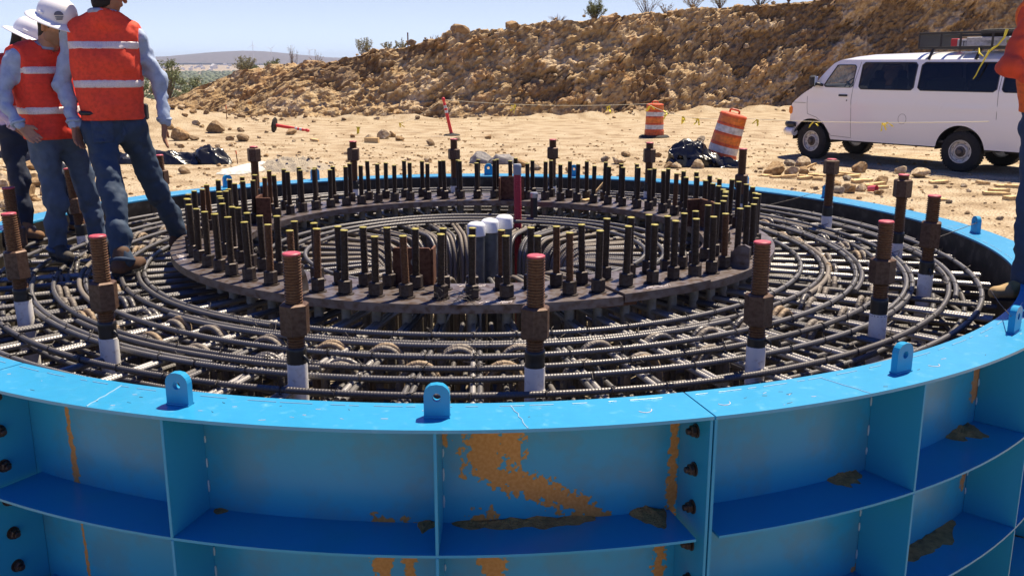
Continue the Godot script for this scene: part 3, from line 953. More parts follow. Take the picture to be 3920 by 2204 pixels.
func make_rods() -> void:
	# azimuth, nut top above the flange, nut bottom, tape bottom, lean
	var spec := [[6.8, 0.22, 0.09, -0.024, "in the front row, right of centre", 0.0], [26.8, 0.20, 0.06, -0.028, "at the right front, nearest the bolted joint", 0.0], [44.6, 0.244, 0.12, -0.024, "at the right, before the two closest together", 0.0], [66.0, 0.275, 0.125, -0.025, "at the far right with its nut halfway up", 0.0], [87.0, 0.39, 0.268, -0.04, "at the right, its nut just below the top", 0.0], [108.0, 0.415, 0.305, -0.02, "with its nut flush at the top, before the rock heap", 0.0], [128.2, 0.2, 0.08, -0.05, "at the back right before the leaning barrel, nut hidden low", 0.0], [147.6, 0.366, 0.236, -0.03, "at the back, second left of the leaning barrel", 0.0], [167.0, 0.346, 0.236, -0.03, "at the back, just right of the red conduit", 0.0], [-173.6, 0.326, 0.222, -0.034, "at the back below the standing red post", 0.0], [-153.8, 0.358, 0.238, -0.03, "at the back left with a short stub above its nut", 0.0], [-134.2, 0.408, 0.288, -0.03, "at the back left before the gravel heap, nut at the top", 0.0], [-115.0, 0.30, 0.18, -0.03, "at the left behind the front worker's leg", -0.03], [-95.0, 0.21, 0.095, -0.06, "at the left between the workers, leaning", -0.10], [-73.5, 0.18, 0.06, -0.05, "at the left beside the rear worker's dark jeans", -0.03], [-51.0, 0.235, 0.09, -0.02, "at the left edge with a red painted end", -0.045], [-32.4, 0.22, 0.09, -0.032, "at the left front with a red painted end", -0.01], [-12.4, 0.222, 0.09, -0.024, "in the front row, left of centre", 0.0]]
	var rod := threaded(0.036, 0.66, 0.0115, 20)
	var tip := MB.new()
	tip.lathe([Vector2(0.034, -0.006), Vector2(0.0358, -0.004), Vector2(0.0358, 0.001), Vector2(0.032, 0.004), Vector2(0, 0.0045)], 20)
	var tipm := tip.mesh()
	for s in spec:
		var base := pol(s[0], 2.87, TOP)
		var b := Basis(Vector3.UP, rng.randf() * TAU)
		var lean := Basis(Vector3.BACK, -s[5]) * Basis.from_euler(Vector3(rng.randf_range(-0.008, 0.008), 0, rng.randf_range(-0.008, 0.008)))
		var o := thing("anchor_rod", "thick rusty threaded rod " + s[4], "anchor rod", Transform3D(lean, base), "pink tipped rods round the mat")
		obj("threaded_rod", rod, M.rodsteel, o, Transform3D(b, Vector3(0, -0.24, 0)))
		obj("painted_end", tipm, M.pink, o, at(0, 0.42, 0))
		obj("coupling_nut", hexagon(0.06, s[2], s[1], 0.007), M.coupler, o, Transform3D(Basis(Vector3.UP, deg_to_rad(s[0]) + rng.randf_range(0.2, 0.8)), Vector3.ZERO))
		var tp := MB.new()
		var prof := []
		var tt: float = minf(s[2] - 0.05, s[3] + 0.075)
		for k in 7:
			prof.append(Vector2(0.0392 + rng.randf_range(-0.0012, 0.0022), lerpf(s[3] - 0.012, tt, k / 6.0)))
		prof.append(Vector2(0.036, tt + 0.002))
		tp.lathe(prof, 16, Transform3D(), true)
		obj("tape_wrap", tp.mesh(), M.tape, o)
		var fl := MB.new()
		fl.tube(PackedVector3Array([Vector3(0.034, s[3] + 0.03, 0.02), Vector3(0.05, s[3] + 0.02, 0.03), Vector3(0.055, s[3] - 0.005, 0.028)]), [0.009, 0.006, 0.002], 5)
		obj("loose_tape_end", fl.mesh(), M.tape, o, Transform3D(Basis(Vector3.UP, rng.randf() * TAU), Vector3.ZERO))
		var slv := MB.new()
		slv.lathe([Vector2(0.041, -1.2), Vector2(0.041, s[3] - 0.003), Vector2(0.036, s[3] - 0.002)], 20)
		obj("white_sleeve", slv.mesh(), M.sleeve, o)

func make_conduits() -> void:
	var pts := [[0.03, 0.73, 1.085, "grey pipe with white cap, leftmost of the three in the ring"], [0.11, 0.615, 1.087, "grey pipe with white cap, middle of the three in the ring"], [0.20, 0.49, 1.09, "grey pipe with white cap, rightmost of the three in the ring"]]
	for p in pts:
		var o := thing("capped_pipe", p[3], "pipe", Transform3D(Basis(), Vector3(p[0], 0.0, p[1])), "capped pipes in the middle of the bolt ring")
		var b := MB.new()
		b.lathe([Vector2(0.050, -0.43), Vector2(0.050, p[2] - 0.05)], 24)
		obj("pipe", b.mesh(), M.greypipe, o)
		var c := MB.new()
		var y: float = p[2]
		c.lathe([Vector2(0.0505, y - 0.075), Vector2(0.0555, y - 0.075), Vector2(0.056, y - 0.071), Vector2(0.056, y - 0.014), Vector2(0.053, y - 0.004), Vector2(0.04, y + 0.006), Vector2(0.02, y + 0.011), Vector2(0, y + 0.012)], 24, Transform3D(), true)
		obj("cap", c.mesh(), M.cap, o)
	var r := thing("red_conduit", "red corrugated conduit with grey taped end at the back of the ring", "conduit", Transform3D(Basis(Vector3.BACK, 0.012), Vector3(0.306, 0, -1.195)))
	var prof := []
	var yy := -0.4
	while yy < 1.17:
		prof.append(Vector2(0.0285, yy))
		prof.append(Vector2(0.031, yy + 0.004))
		prof.append(Vector2(0.031, yy + 0.009))
		prof.append(Vector2(0.0285, yy + 0.013))
		yy += 0.016
	var b2 := MB.new()
	b2.lathe(prof, 16)
	obj("corrugated_tube", b2.mesh(), M.redpipe, r)
	var tp := MB.new()
	tp.lathe([Vector2(0.031, 1.16), Vector2(0.034, 1.165), Vector2(0.033, 1.2), Vector2(0.034, 1.235), Vector2(0.03, 1.246), Vector2(0, 1.248)], 16)
	obj("taped_end", tp.mesh(), mat(lin(0.30, 0.33, 0.38), 0.6, 0.0), r)
	var k := thing("short_pipe", "short black pipe with silver cap beside the red conduit", "pipe", Transform3D(Basis(), Vector3(0.43, 0, -1.256)))
	var b3 := MB.new()
	b3.lathe([Vector2(0.029, -0.4), Vector2(0.029, 0.98), Vector2(0, 0.98)], 16)
	obj("pipe", b3.mesh(), M.black, k)
	var b4 := MB.new()
	b4.lathe([Vector2(0.0295, 0.965), Vector2(0.034, 0.967), Vector2(0.034, 1.0), Vector2(0.03, 1.008), Vector2(0, 1.01)], 16)
	obj("cap", b4.mesh(), M.silver, k)
	# scraps of board on the template at the back
	for q in [[Vector3(0.93, 0, -1.62), 0.75, 0.85, "splintered board leaning between bolts at the back of the ring"], [Vector3(0.9, 0, -1.52), 1.4, 0.0, "small orange board offcut lying on the template plate"]]:
		var b := MB.new()
		b.cbox(Vector3(0.14 if q[2] > 0.1 else 0.0, 0.009, 0), Vector3(0.28 if q[2] > 0.1 else 0.14, 0.016, 0.03 if q[2] > 0.1 else 0.045), 0.002)
		tag(obj("board_scrap", b.mesh(), M.wood, self, Transform3D(Basis(Vector3.UP, q[1] - 0.6) * Basis(Vector3.BACK, q[2]), q[0] + Vector3.UP * (TOP + 0.005))), q[3], "board")
	var st := MB.new()
	st.line(Vector3(-0.28, 0.60, 0.95), Vector3(0.05, 0.70, 0.66), 0.011, 8, true, 0.013)
	tag(obj("loose_bar", st.mesh(), M.bar0), "short straight bar lying across the centre opening beside the pipes", "rebar")
const ROCKS := [[-7.02, -19.03, 0.33, "d"], [-6.21, -21.18, 0.33, "t"], [-4.26, -20.21, 0.17, "t"], [-3.73, -19.84, 0.21, "p"], [-3.36, -19.84, 0.4, "p"], [-3.17, -20.4, 0.26, "t"], [-2.79, -19.17, 0.26, "t"], [-1.81, -17.51, 0.26, "d"], [-1.23, -19.03, 0.21, "p"], [-0.4, -19.73, 0.19, "t"], [-1.55, -13.57, 0.19, "p"], [-2, -13.92, 0.08, "p"], [-4.11, -14.05, 0.1, "d"], [-3.25, -13.57, 0.1, "d"], [-5.63, -16.92, 0.11, "d"], [-4.13, -15.82, 0.06, "d"], [-3.56, -15.18, 0.11, "p"], [-2.74, -14.94, 0.07, "t"], [-1.87, -14.82, 0.08, "t"], [-4, -12.85, 0.15, "p"], [-3.67, -12.46, 0.12, "t"], [-7.11, -21.88, 0.12, "d"], [-8.16, -22.75, 0.16, "d"], [-2.04, -13.83, 0.07, "p"], [-1.34, -15.48, 0.06, "d"], [-2.99, -14.86, 0.06, "p"], [-6.81, -19.91, 0.11, "p"], [-5.56, -18.69, 0.1, "p"], [-5.38, -19.03, 0.11, "p"], [0.7, -11.94, 0.22, "g"], [0.4, -12.44, 0.27, "t"], [2.22, -13.57, 0.19, "g"], [2.46, -13.15, 0.29, "p"], [2.81, -14.7, 0.21, "d"], [3.52, -14.58, 0.18, "t"], [5.34, -18.96, 0.23, "g"], [4.82, -16.89, 0.33, "g"], [3.41, -12.37, 0.21, "t"], [3.53, -12.27, 0.22, "p"], [3.94, -12.27, 0.27, "p"], [1.36, -11.64, 0.2, "t"], [1.63, -11.36, 0.09, "p"], [1.69, -12.27, 0.08, "d"], [0.24, -15.23, 0.07, "t"], [0.57, -14.86, 0.07, "t"], [2.38, -15.36, 0.06, "d"], [0.79, -16.41, 0.07, "t"], [0.03, -17.58, 0.08, "p"], [3.36, -12.41, 0.12, "t"], [5.16, -11.17, 0.39, "t"], [5.93, -12.79, 0.21, "g"], [5.51, -11.17, 0.26, "p"], [6.15, -12.69, 0.31, "p"], [5.79, -11.35, 0.23, "t"], [6.13, -11.9, 0.13, "t"], [6.95, -11.62, 0.31, "t"], [7.65, -11.35, 0.24, "p"], [7.73, -10.74, 0.34, "p"], [6.25, -10.33, 0.15, "g"], [5.72, -8.72, 0.26, "t"], [5.95, -8.85, 0.18, "p"], [6.65, -9.79, 0.27, "t"], [5.72, -9.36, 0.2, "t"], [7.37, -9.26, 0.09, "p"], [6.79, -7.51, 0.1, "g"], [6.11, -8.46, 0.15, "t"], [6.79, -5.99, 0.09, "g"], [6.59, -6.49, 0.08, "d"], [7.88, -9.36, 0.11, "p"], [7.63, -9.29, 0.05, "p"], [7.69, -8.74, 0.1, "p"], [4.88, -9.01, 0.07, "p"], [5.28, -9.01, 0.09, "d"], [5.15, -12.05, 0.13, "p"], [4.93, -11.53, 0.08, "d"], [4.97, -12.29, 0.05, "d"], [6.03, -8.11, 0.05, "p"], [7.05, -6.07, 0.05, "d"], [7.33, -7.48, 0.05, "d"], [6.35, -7.76, 0.05, "p"], [-8.77, -19.18, 0.51, "t"], [-8.39, -19.18, 0.26, "d"], [-9.48, -22.8, 0.28, "p"], [-8.58, -21.77, 0.54, "d"], [-8.44, -22.67, 0.13, "t"], [-7.98, -22.28, 0.18, "d"], [-7.42, -19.18, 0.23, "t"], [-6.98, -18.88, 0.33, "d"], [-8, -18.78, 0.1, "d"], [-8.27, -17.55, 0.17, "p"], [-7.92, -16.85, 0.18, "t"], [-6.85, -17.37, 0.12, "p"], [-7.07, -17.02, 0.14, "p"], [-12.57, -31.58, 0.22, "p"], [-11.66, -29.67, 0.25, "t"], [-11.13, -28.88, 0.27, "d"], [-11.15, -26.37, 0.23, "p"], [-11.02, -25.09, 0.26, "d"], [-9.71, -28.5, 0.31, "d"], [-8.51, -27.05, 0.15, "d"], [-6.77, -27.05, 0.15, "d"], [-8.16, -28.13, 0.13, "d"], [-5.72, -12.66, 0.1, "t"], [-5.97, -11.37, 0.22, "d"], [-5.71, -13.31, 0.06, "d"], [-5.6, -13.19, 0.05, "d"], [-4.12, -14.14, 0.08, "d"], [-5.26, -14.62, 0.12, "t"], [-4.05, -12.95, 0.13, "p"], [-10.77, -26.37, 0.25, "t"], [-9.26, -22.54, 0.17, "t"], [-9.92, -21.77, 0.25, "t"], [-10.21, -23.9, 0.19, "t"]]
const RUBBLE := [[-7.96, -8.55, 0.22, "t"], [-7.56, -8.28, 0.29, "p"], [-9.39, -11.29, 0.4, "p"], [-7.6, -8.51, 0.23, "p"], [-9.91, -12.19, 0.38, "p"], [-6.95, -7.65, 0.14, "t"], [-7.31, -6.96, 0.35, "p"], [-7.07, -7.34, 0.37, "t"], [-7.8, -9.48, 0.32, "t"], [-9.32, -12.84, 0.16, "p"], [-7.46, -7.65, 0.34, "p"], [-6.77, -6.65, 0.28, "t"], [-7.42, -8.26, 0.37, "t"], [-9.7, -13.72, 0.2, "t"], [-9.23, -12.06, 0.36, "t"], [-7.12, -8.37, 0.32, "p"], [-10.02, -12.51, 0.25, "t"], [-9.22, -12.95, 0.34, "p"], [-9.78, -13.83, 0.24, "p"], [-9.66, -13.51, 0.29, "p"], [-7.64, -8.24, 0.27, "p"], [-10.27, -13.09, 0.29, "p"], [-9.19, -10.99, 0.31, "p"], [-7.88, -9.91, 0.25, "t"], [-6.7, -6.46, 0.31, "p"], [-8.12, -9.45, 0.32, "p"], [-7.58, -9.4, 0.19, "p"], [-10.36, -13.95, 0.24, "t"], [-8.59, -9.92, 0.28, "p"], [-7.83, -7.95, 0.25, "t"], [-6.97, -8.08, 0.2, "p"], [-10.8, -13.3, 0.31, "p"], [-8.31, -9.24, 0.29, "p"], [-9.78, -11.82, 0.33, "t"], [-7.06, -6.92, 0.15, "p"], [-6.67, -7.57, 0.16, "t"], [-7.05, -6.82, 0.19, "p"], [-7.09, -7.8, 0.15, "t"], [-8.79, -10.31, 0.35, "p"], [-7.4, -7.19, 0.18, "t"], [-9.19, -11.39, 0.15, "t"], [-8.08, -10.49, 0.35, "t"], [-9.25, -10.84, 0.35, "t"], [-7.83, -8.01, 0.29, "p"], [-7.01, -6.88, 0.2, "p"], [-8.61, -10.72, 0.28, "p"], [-8.93, -12.14, 0.12, "t"], [-7.54, -9.42, 0.39, "t"], [-7.24, -7.17, 0.35, "t"], [-9.06, -12.56, 0.19, "p"]]
const TOE := [[-40.0, -33.0], [-16.0, -33.5], [-11.2, -30.2], [-9.2, -29.45], [-6.6, -29.26], [-2.1, -29.5], [1.2, -30.2], [4.6, -31.6], [8.1, -34.4], [12.1, -36.4], [15.9, -37.0], [23.9, -37.5], [40.0, -38.0], [80.0, -38.0]]
var gn1: FastNoiseLite
var gn2: FastNoiseLite

func table(t: Array, x: float, c := 1) -> float:
	if x <= t[0][0]:
		return t[0][c]
	for k in range(1, t.size()):
		if x <= t[k][0]:
			return lerpf(t[k - 1][c], t[k][c], (x - t[k - 1][0]) / (t[k][0] - t[k - 1][0]))
	return t[t.size() - 1][c]

const FAR := [[0.0, 0.0], [45.0, 0.0], [120.0, -4.0], [500.0, -20.0], [2500.0, -20.0], [3800.0, -5.0], [4300.0, -2.0], [9000.0, -2.0]]

func ground_y(x: float, z: float) -> float:
	var d := sqrt(x * x + (z - 6.4) * (z - 6.4))
	var h := table(FAR, d)
	var r := sqrt(x * x + z * z)
	if d < 90.0:
		var rough := clampf((r - 4.0) * 0.3, 0.0, 1.0)
		# the haul road in front of the bank is smoother than the yard
		var road := smoothstep(1.0, 3.0, absf(z + 23.5 + 0.1 * x) - 1.5)
		h += (0.016 * gn1.get_noise_2d(x, z) + 0.006 * gn2.get_noise_2d(x, z) * (0.1 + 0.9 * road)) * rough
		h += -0.47 * (1.0 - smoothstep(3.8, 4.5, r))
		# loose berm along the toe of the bank
		var t := z - table(TOE, x)
		h += exp(-pow((t - 0.9) / 0.7, 2.0)) * 0.26 * clampf(0.55 + 1.1 * gn2.get_noise_2d(x * 0.6, z * 0.6), 0.0, 1.4)
		# spoil at the left edge and the dirt apron on the left
		h += 0.3 * exp(-(pow((x + 6.6) / 2.0, 2.0) + pow((z + 2.5) / 3.0, 2.0)))
		h += 0.95 * exp(-(pow((x + 13.2) / 2.2, 2.0) + pow((z + 26.0) / 2.6, 2.0))) * (1.0 + 0.35 * gn2.get_noise_2d(x, z))
		h += 0.5 * exp(-(pow((x + 11.3) / 1.8, 2.0) + pow((z + 23.5) / 2.0, 2.0))) * (1.0 + 0.4 * gn2.get_noise_2d(x, z))
	return h

func make_ground() -> void:
	gn1 = noise(0.16, 4, 5)
	gn2 = noise(0.9, 4, 6)
	var xs := []
	var zs := []
	var s := 0.3
	var x := 0.0
	while x < 5000.0:
		xs.append(x)
		x += s
		if x > 22.0:
			s *= 1.22
	var full := []
	for k in range(xs.size() - 1, 0, -1):
		full.append(-xs[k])
	full.append_array(xs)
	s = 0.3
	var z := 0.0
	var neg := []
	while z < 6000.0:
		neg.append(-z)
		z += s
		if z > 40.0:
			s *= 1.22
	zs = neg.duplicate()
	zs.reverse()
	z = 0.3
	s = 0.3
	while z < 400.0:
		zs.append(z)
		z += s
		if z > 9.0:
			s *= 1.35
	var b := MB.new()
	var nx := full.size()
	for j in zs.size():
		for i in nx:
			b.vert(Vector3(full[i], ground_y(full[i], zs[j]), zs[j]), Vector3.UP)
	for j in zs.size() - 1:
		for i in nx - 1:
			var k := j * nx + i
			b.quad(k, k + 1, k + nx + 1, k + nx)
	structure("ground", smooth(b), M.sand, "sandy tan ground of the building yard with dirt road", "ground")
	make_banks()
	make_rocks()

# fractured rock face between a toe line and a crest line
func bank_mesh(pts: Array, setl: float, setr: float, step: float, rows: int, back: float, sd: int) -> ArrayMesh:
	var cell := noise(0.62, 1, sd, FastNoiseLite.TYPE_CELLULAR)
	cell.cellular_return_type = FastNoiseLite.RETURN_CELL_VALUE
	cell.cellular_jitter = 1.0
	cell.domain_warp_enabled = true
	cell.domain_warp_amplitude = 0.7
	cell.domain_warp_frequency = 0.9
	var cell2 := noise(1.9, 1, sd + 1, FastNoiseLite.TYPE_CELLULAR)
	cell2.cellular_return_type = FastNoiseLite.RETURN_CELL_VALUE
	var cell3 := noise(4.4, 1, sd + 5, FastNoiseLite.TYPE_CELLULAR)
	cell3.cellular_return_type = FastNoiseLite.RETURN_CELL_VALUE
	var fb := noise(0.35, 5, sd + 2)
	var fb2 := noise(1.6, 4, sd + 3)
	var x0: float = pts[0][0]
	var x1: float = pts[pts.size() - 1][0]
	var nu := int((x1 - x0) / step)
	var top := 18
	var b := MB.new()
	var tilt := Basis(Vector3.BACK, -0.6) * Basis(Vector3.RIGHT, 0.3)
	var stretch := Vector3(0.62, 1.25, 0.9)
	for i in nu + 1:
		var x := lerpf(x0, x1, float(i) / nu)
		var zt := table(pts, x, 1)
		var h := maxf(table(pts, x, 2), 0.02)
		var st := lerpf(setl, setr, smoothstep(-6.0, 8.0, x))
		st = minf(st, h * 1.3 + 0.3)
		for j in rows + top + 1:
			var p: Vector3
			var nn: Vector3
			var amp := 1.0
			if j <= rows:
				var t := float(j) / rows
				# steep upper face, scree at the foot
				var prof := lerpf(t, sqrt(t), 0.25)
				p = Vector3(x, h * t - 0.15 * (1.0 - t), zt - st * prof)
				nn = Vector3(0, st, h).normalized()
				amp = smoothstep(0.0, 0.12, t) * (0.35 + 0.65 * clampf(h / 2.5, 0.0, 1.0))
			else:
				var t := float(j - rows) / top
				p = Vector3(x, h - 0.12 * back * t * t, zt - st - back * t * t)
				nn = Vector3.UP
				amp = lerpf(0.7, 0.25, t) * (0.35 + 0.65 * clampf(h / 2.5, 0.0, 1.0))
			var q := (tilt * p) * stretch
			var cv := cell.get_noise_3dv(q)
			var cv2 := cell2.get_noise_3dv(q)
			var f := fb.get_noise_3dv(p)
			var f2 := fb2.get_noise_3dv(q)
			var dis := (0.12 * cv + 0.10 * cv2 + 0.075 * cell3.get_noise_3dv(q) + 0.25 * f + 0.13 * f2) * amp
			p += nn * dis
			var k := clampf(0.5 + 0.55 * cv, 0.0, 1.0)
			var c := Color(0.40, 0.285, 0.14).lerp(Color(0.57, 0.44, 0.255), k)
			if cv2 > 0.55:
				c = c.lerp(Color(0.66, 0.55, 0.38), 0.55)
			if f + 0.4 * cv2 > 0.42:
				c = c.lerp(Color(0.40, 0.21, 0.06), 0.5)
			if cv < -0.55:
				c = c.lerp(Color(0.20, 0.125, 0.06), 0.6)
			if j > rows:
				c = c.lerp(Color(0.46, 0.34, 0.19), 0.6)
			b.col = c
			b.vert(p, nn)
	var m := rows + top + 1
	for i in nu:
		for j in m - 1:
			var k := i * m + j
			b.quad(k, k + 1, k + m + 1, k + m)
	return facet(b)

const MAIN := [[-11.6, -30.4, 0.02], [-11.23, -30.23, 0.1], [-10.19, -29.83, 0.66], [-9.21, -29.45, 1.34], [-8.51, -29.18, 1.78], [-7.63, -29.22, 2.01], [-6.59, -29.26, 2.2], [-5.55, -29.31, 2.45], [-4.06, -29.37, 2.76], [-3.17, -29.41, 2.95], [-2.12, -29.51, 3.13], [-0.32, -29.83, 3.34], [1.21, -30.17, 3.56], [2.77, -30.58, 3.73], [4.59, -31.64, 3.87], [6.23, -33.01, 4.07], [8.14, -34.39, 4.36], [10.13, -35.59, 4.47], [12.11, -36.41, 4.7], [14.02, -36.78, 4.86], [15.92, -37.03, 5.1], [18.71, -37.19, 5.41], [23.88, -37.49, 5.8], [32.0, -37.74, 6.0]]
const BACK := [[-17.5, -33.6, 0.02], [-15.87, -33.81, 0.1], [-14.44, -33.81, 0.63], [-13.85, -33.81, 0.89], [-13.17, -33.81, 1.24], [-12.33, -33.81, 1.53], [-11.32, -33.81, 1.81], [-10.48, -33.81, 1.93], [-9.3, -33.81, 1.96], [-6.5, -33.81, 2.05]]

func make_banks() -> void:
	var main := structure("cut_bank", bank_mesh(MAIN, 2.6, 1.5, 0.075, 62, 16.0, 81), M.bank, "tall fractured tan rock face of the cut behind the yard", "bank")
	structure("spoil_ridge", bank_mesh(BACK, 2.2, 2.0, 0.075, 36, 10.0, 91), M.bank, "lower tan dirt ridge at the left end of the rock cut", "bank")
	structure("spoil_heap", bank_mesh([[-24.5, -24.4, 0.02], [-23.0, -24.0, 2.2], [-21.0, -24.0, 3.4], [-19.6, -24.0, 3.2], [-18.6, -24.0, 1.8], [-17.6, -24.0, 0.6], [-16.6, -24.2, 0.02]], 1.6, 1.6, 0.12, 26, 3.0, 95), M.bank, "orange tan heap of earth behind the leftmost worker", "bank")
	# loose blocks sitting on and in the face
	for k in 150:
		var x := rng.randf_range(-11.0, 26.0)
		var t := rng.randf()
		var zt := table(MAIN, x, 1)
		var h := maxf(table(MAIN, x, 2), 0.1)
		var st := minf(lerpf(2.6, 1.5, smoothstep(-6.0, 8.0, x)), h * 1.3 + 0.3)
		if rng.randf() < 0.25:
			t = rng.randf_range(0.95, 1.03)
		var p := Vector3(x, h * t, zt - st * lerpf(t, sqrt(t), 0.25))
		var w := rng.randf_range(0.09, 0.24) * (1.7 if rng.randf() < 0.1 else 1.0)
		obj("rock", rock(rng.randi_range(0, 7), ["t", "t", "p", "d", "o"][rng.randi_range(0, 4)]), M.rock, main, Transform3D(Basis.from_euler(Vector3(rng.randf() * TAU, rng.randf() * TAU, rng.randf() * TAU)).scaled(Vector3(w, w * 0.75, w * 0.9)), p + Vector3(0, 0.02, 0.12)))
	obj("boulder", rock(3, "t"), M.rock, main, Transform3D(Basis(Vector3.UP, 0.4).scaled(Vector3(0.85, 0.62, 0.6)), Vector3(-1.9, 3.2, -32.0)))
	obj("boulder", rock(5, "t"), M.rock, main, Transform3D(Basis(Vector3.UP, 1.4).scaled(Vector3(0.6, 0.35, 0.5)), Vector3(0.2, 3.5, -32.2)))
	for k in 70:
		var x := rng.randf_range(-10.5, 15.0)
		var z := table(TOE, x) + rng.randf_range(0.3, 1.9)
		var w := rng.randf_range(0.07, 0.22)
		obj("toe_rock", rock(rng.randi_range(0, 7), ["t", "p", "d"][rng.randi_range(0, 2)]), M.rock, main, Transform3D(Basis.from_euler(Vector3(rng.randf(), rng.randf() * TAU, rng.randf())).scaled(Vector3(w, w * 0.7, w)), Vector3(x, ground_y(x, z) + w * 0.2, z)))

# angular stone: a ball cut by random planes, unit width about 1
func rock(shape: int, tone: String) -> ArrayMesh:
	var key := "rock%d%s" % [shape, tone]
	if MESH.has(key):
		return MESH[key]
	var r := RandomNumberGenerator.new()
	r.seed = 100 + shape
	var planes := []
	for k in 13:
		planes.append([Vector3(r.randf_range(-1, 1), r.randf_range(-1, 1), r.randf_range(-1, 1)).normalized(), r.randf_range(0.52, 0.88)])
	planes.append([Vector3.DOWN, 0.6])
	var nz := noise(1.8, 4, shape + 3)
	var nc := noise(2.5, 3, shape + 30)
	var cols: Array = {"p": [Color(0.62, 0.53, 0.38), Color(0.50, 0.40, 0.26)], "t": [Color(0.47, 0.34, 0.18), Color(0.36, 0.24, 0.12)], "g": [Color(0.36, 0.32, 0.26), Color(0.24, 0.21, 0.17)], "d": [Color(0.26, 0.19, 0.11), Color(0.33, 0.24, 0.14)], "o": [Color(0.42, 0.235, 0.075), Color(0.46, 0.32, 0.16)]}[tone]
	var b := MB.new()
	var seg := 14
	var rws := 9
	for j in rws + 1:
		for i in seg:
			var la := PI * j / rws
			var lo := TAU * (i + 0.5 * (j % 2)) / seg
			var p := Vector3(sin(la) * cos(lo), cos(la), sin(la) * sin(lo))
			p *= 1.0 + 0.10 * nz.get_noise_3dv(p * 1.7)
			for pl in planes:
				var e: float = p.dot(pl[0]) - pl[1]
				if e > 0.0:
					p -= pl[0] * e
			p *= 1.0 + 0.05 * nz.get_noise_3dv(p * 6.0)
			b.col = cols[0].lerp(cols[1], clampf(0.5 + nc.get_noise_3dv(p * 1.5), 0.0, 1.0))
			b.vert(p * 0.6, p.normalized())
	for j in rws:
		for i in seg:
			var a := j * seg + i
			var c := j * seg + (i + 1) % seg
			if j % 2 == 0:
				b.tri(a, c, a + seg)
				b.tri(c, c + seg, a + seg)
			else:
				b.tri(a, c + seg, a + seg)
				b.tri(a, c, c + seg)
	MESH[key] = facet(b)
	return MESH[key]

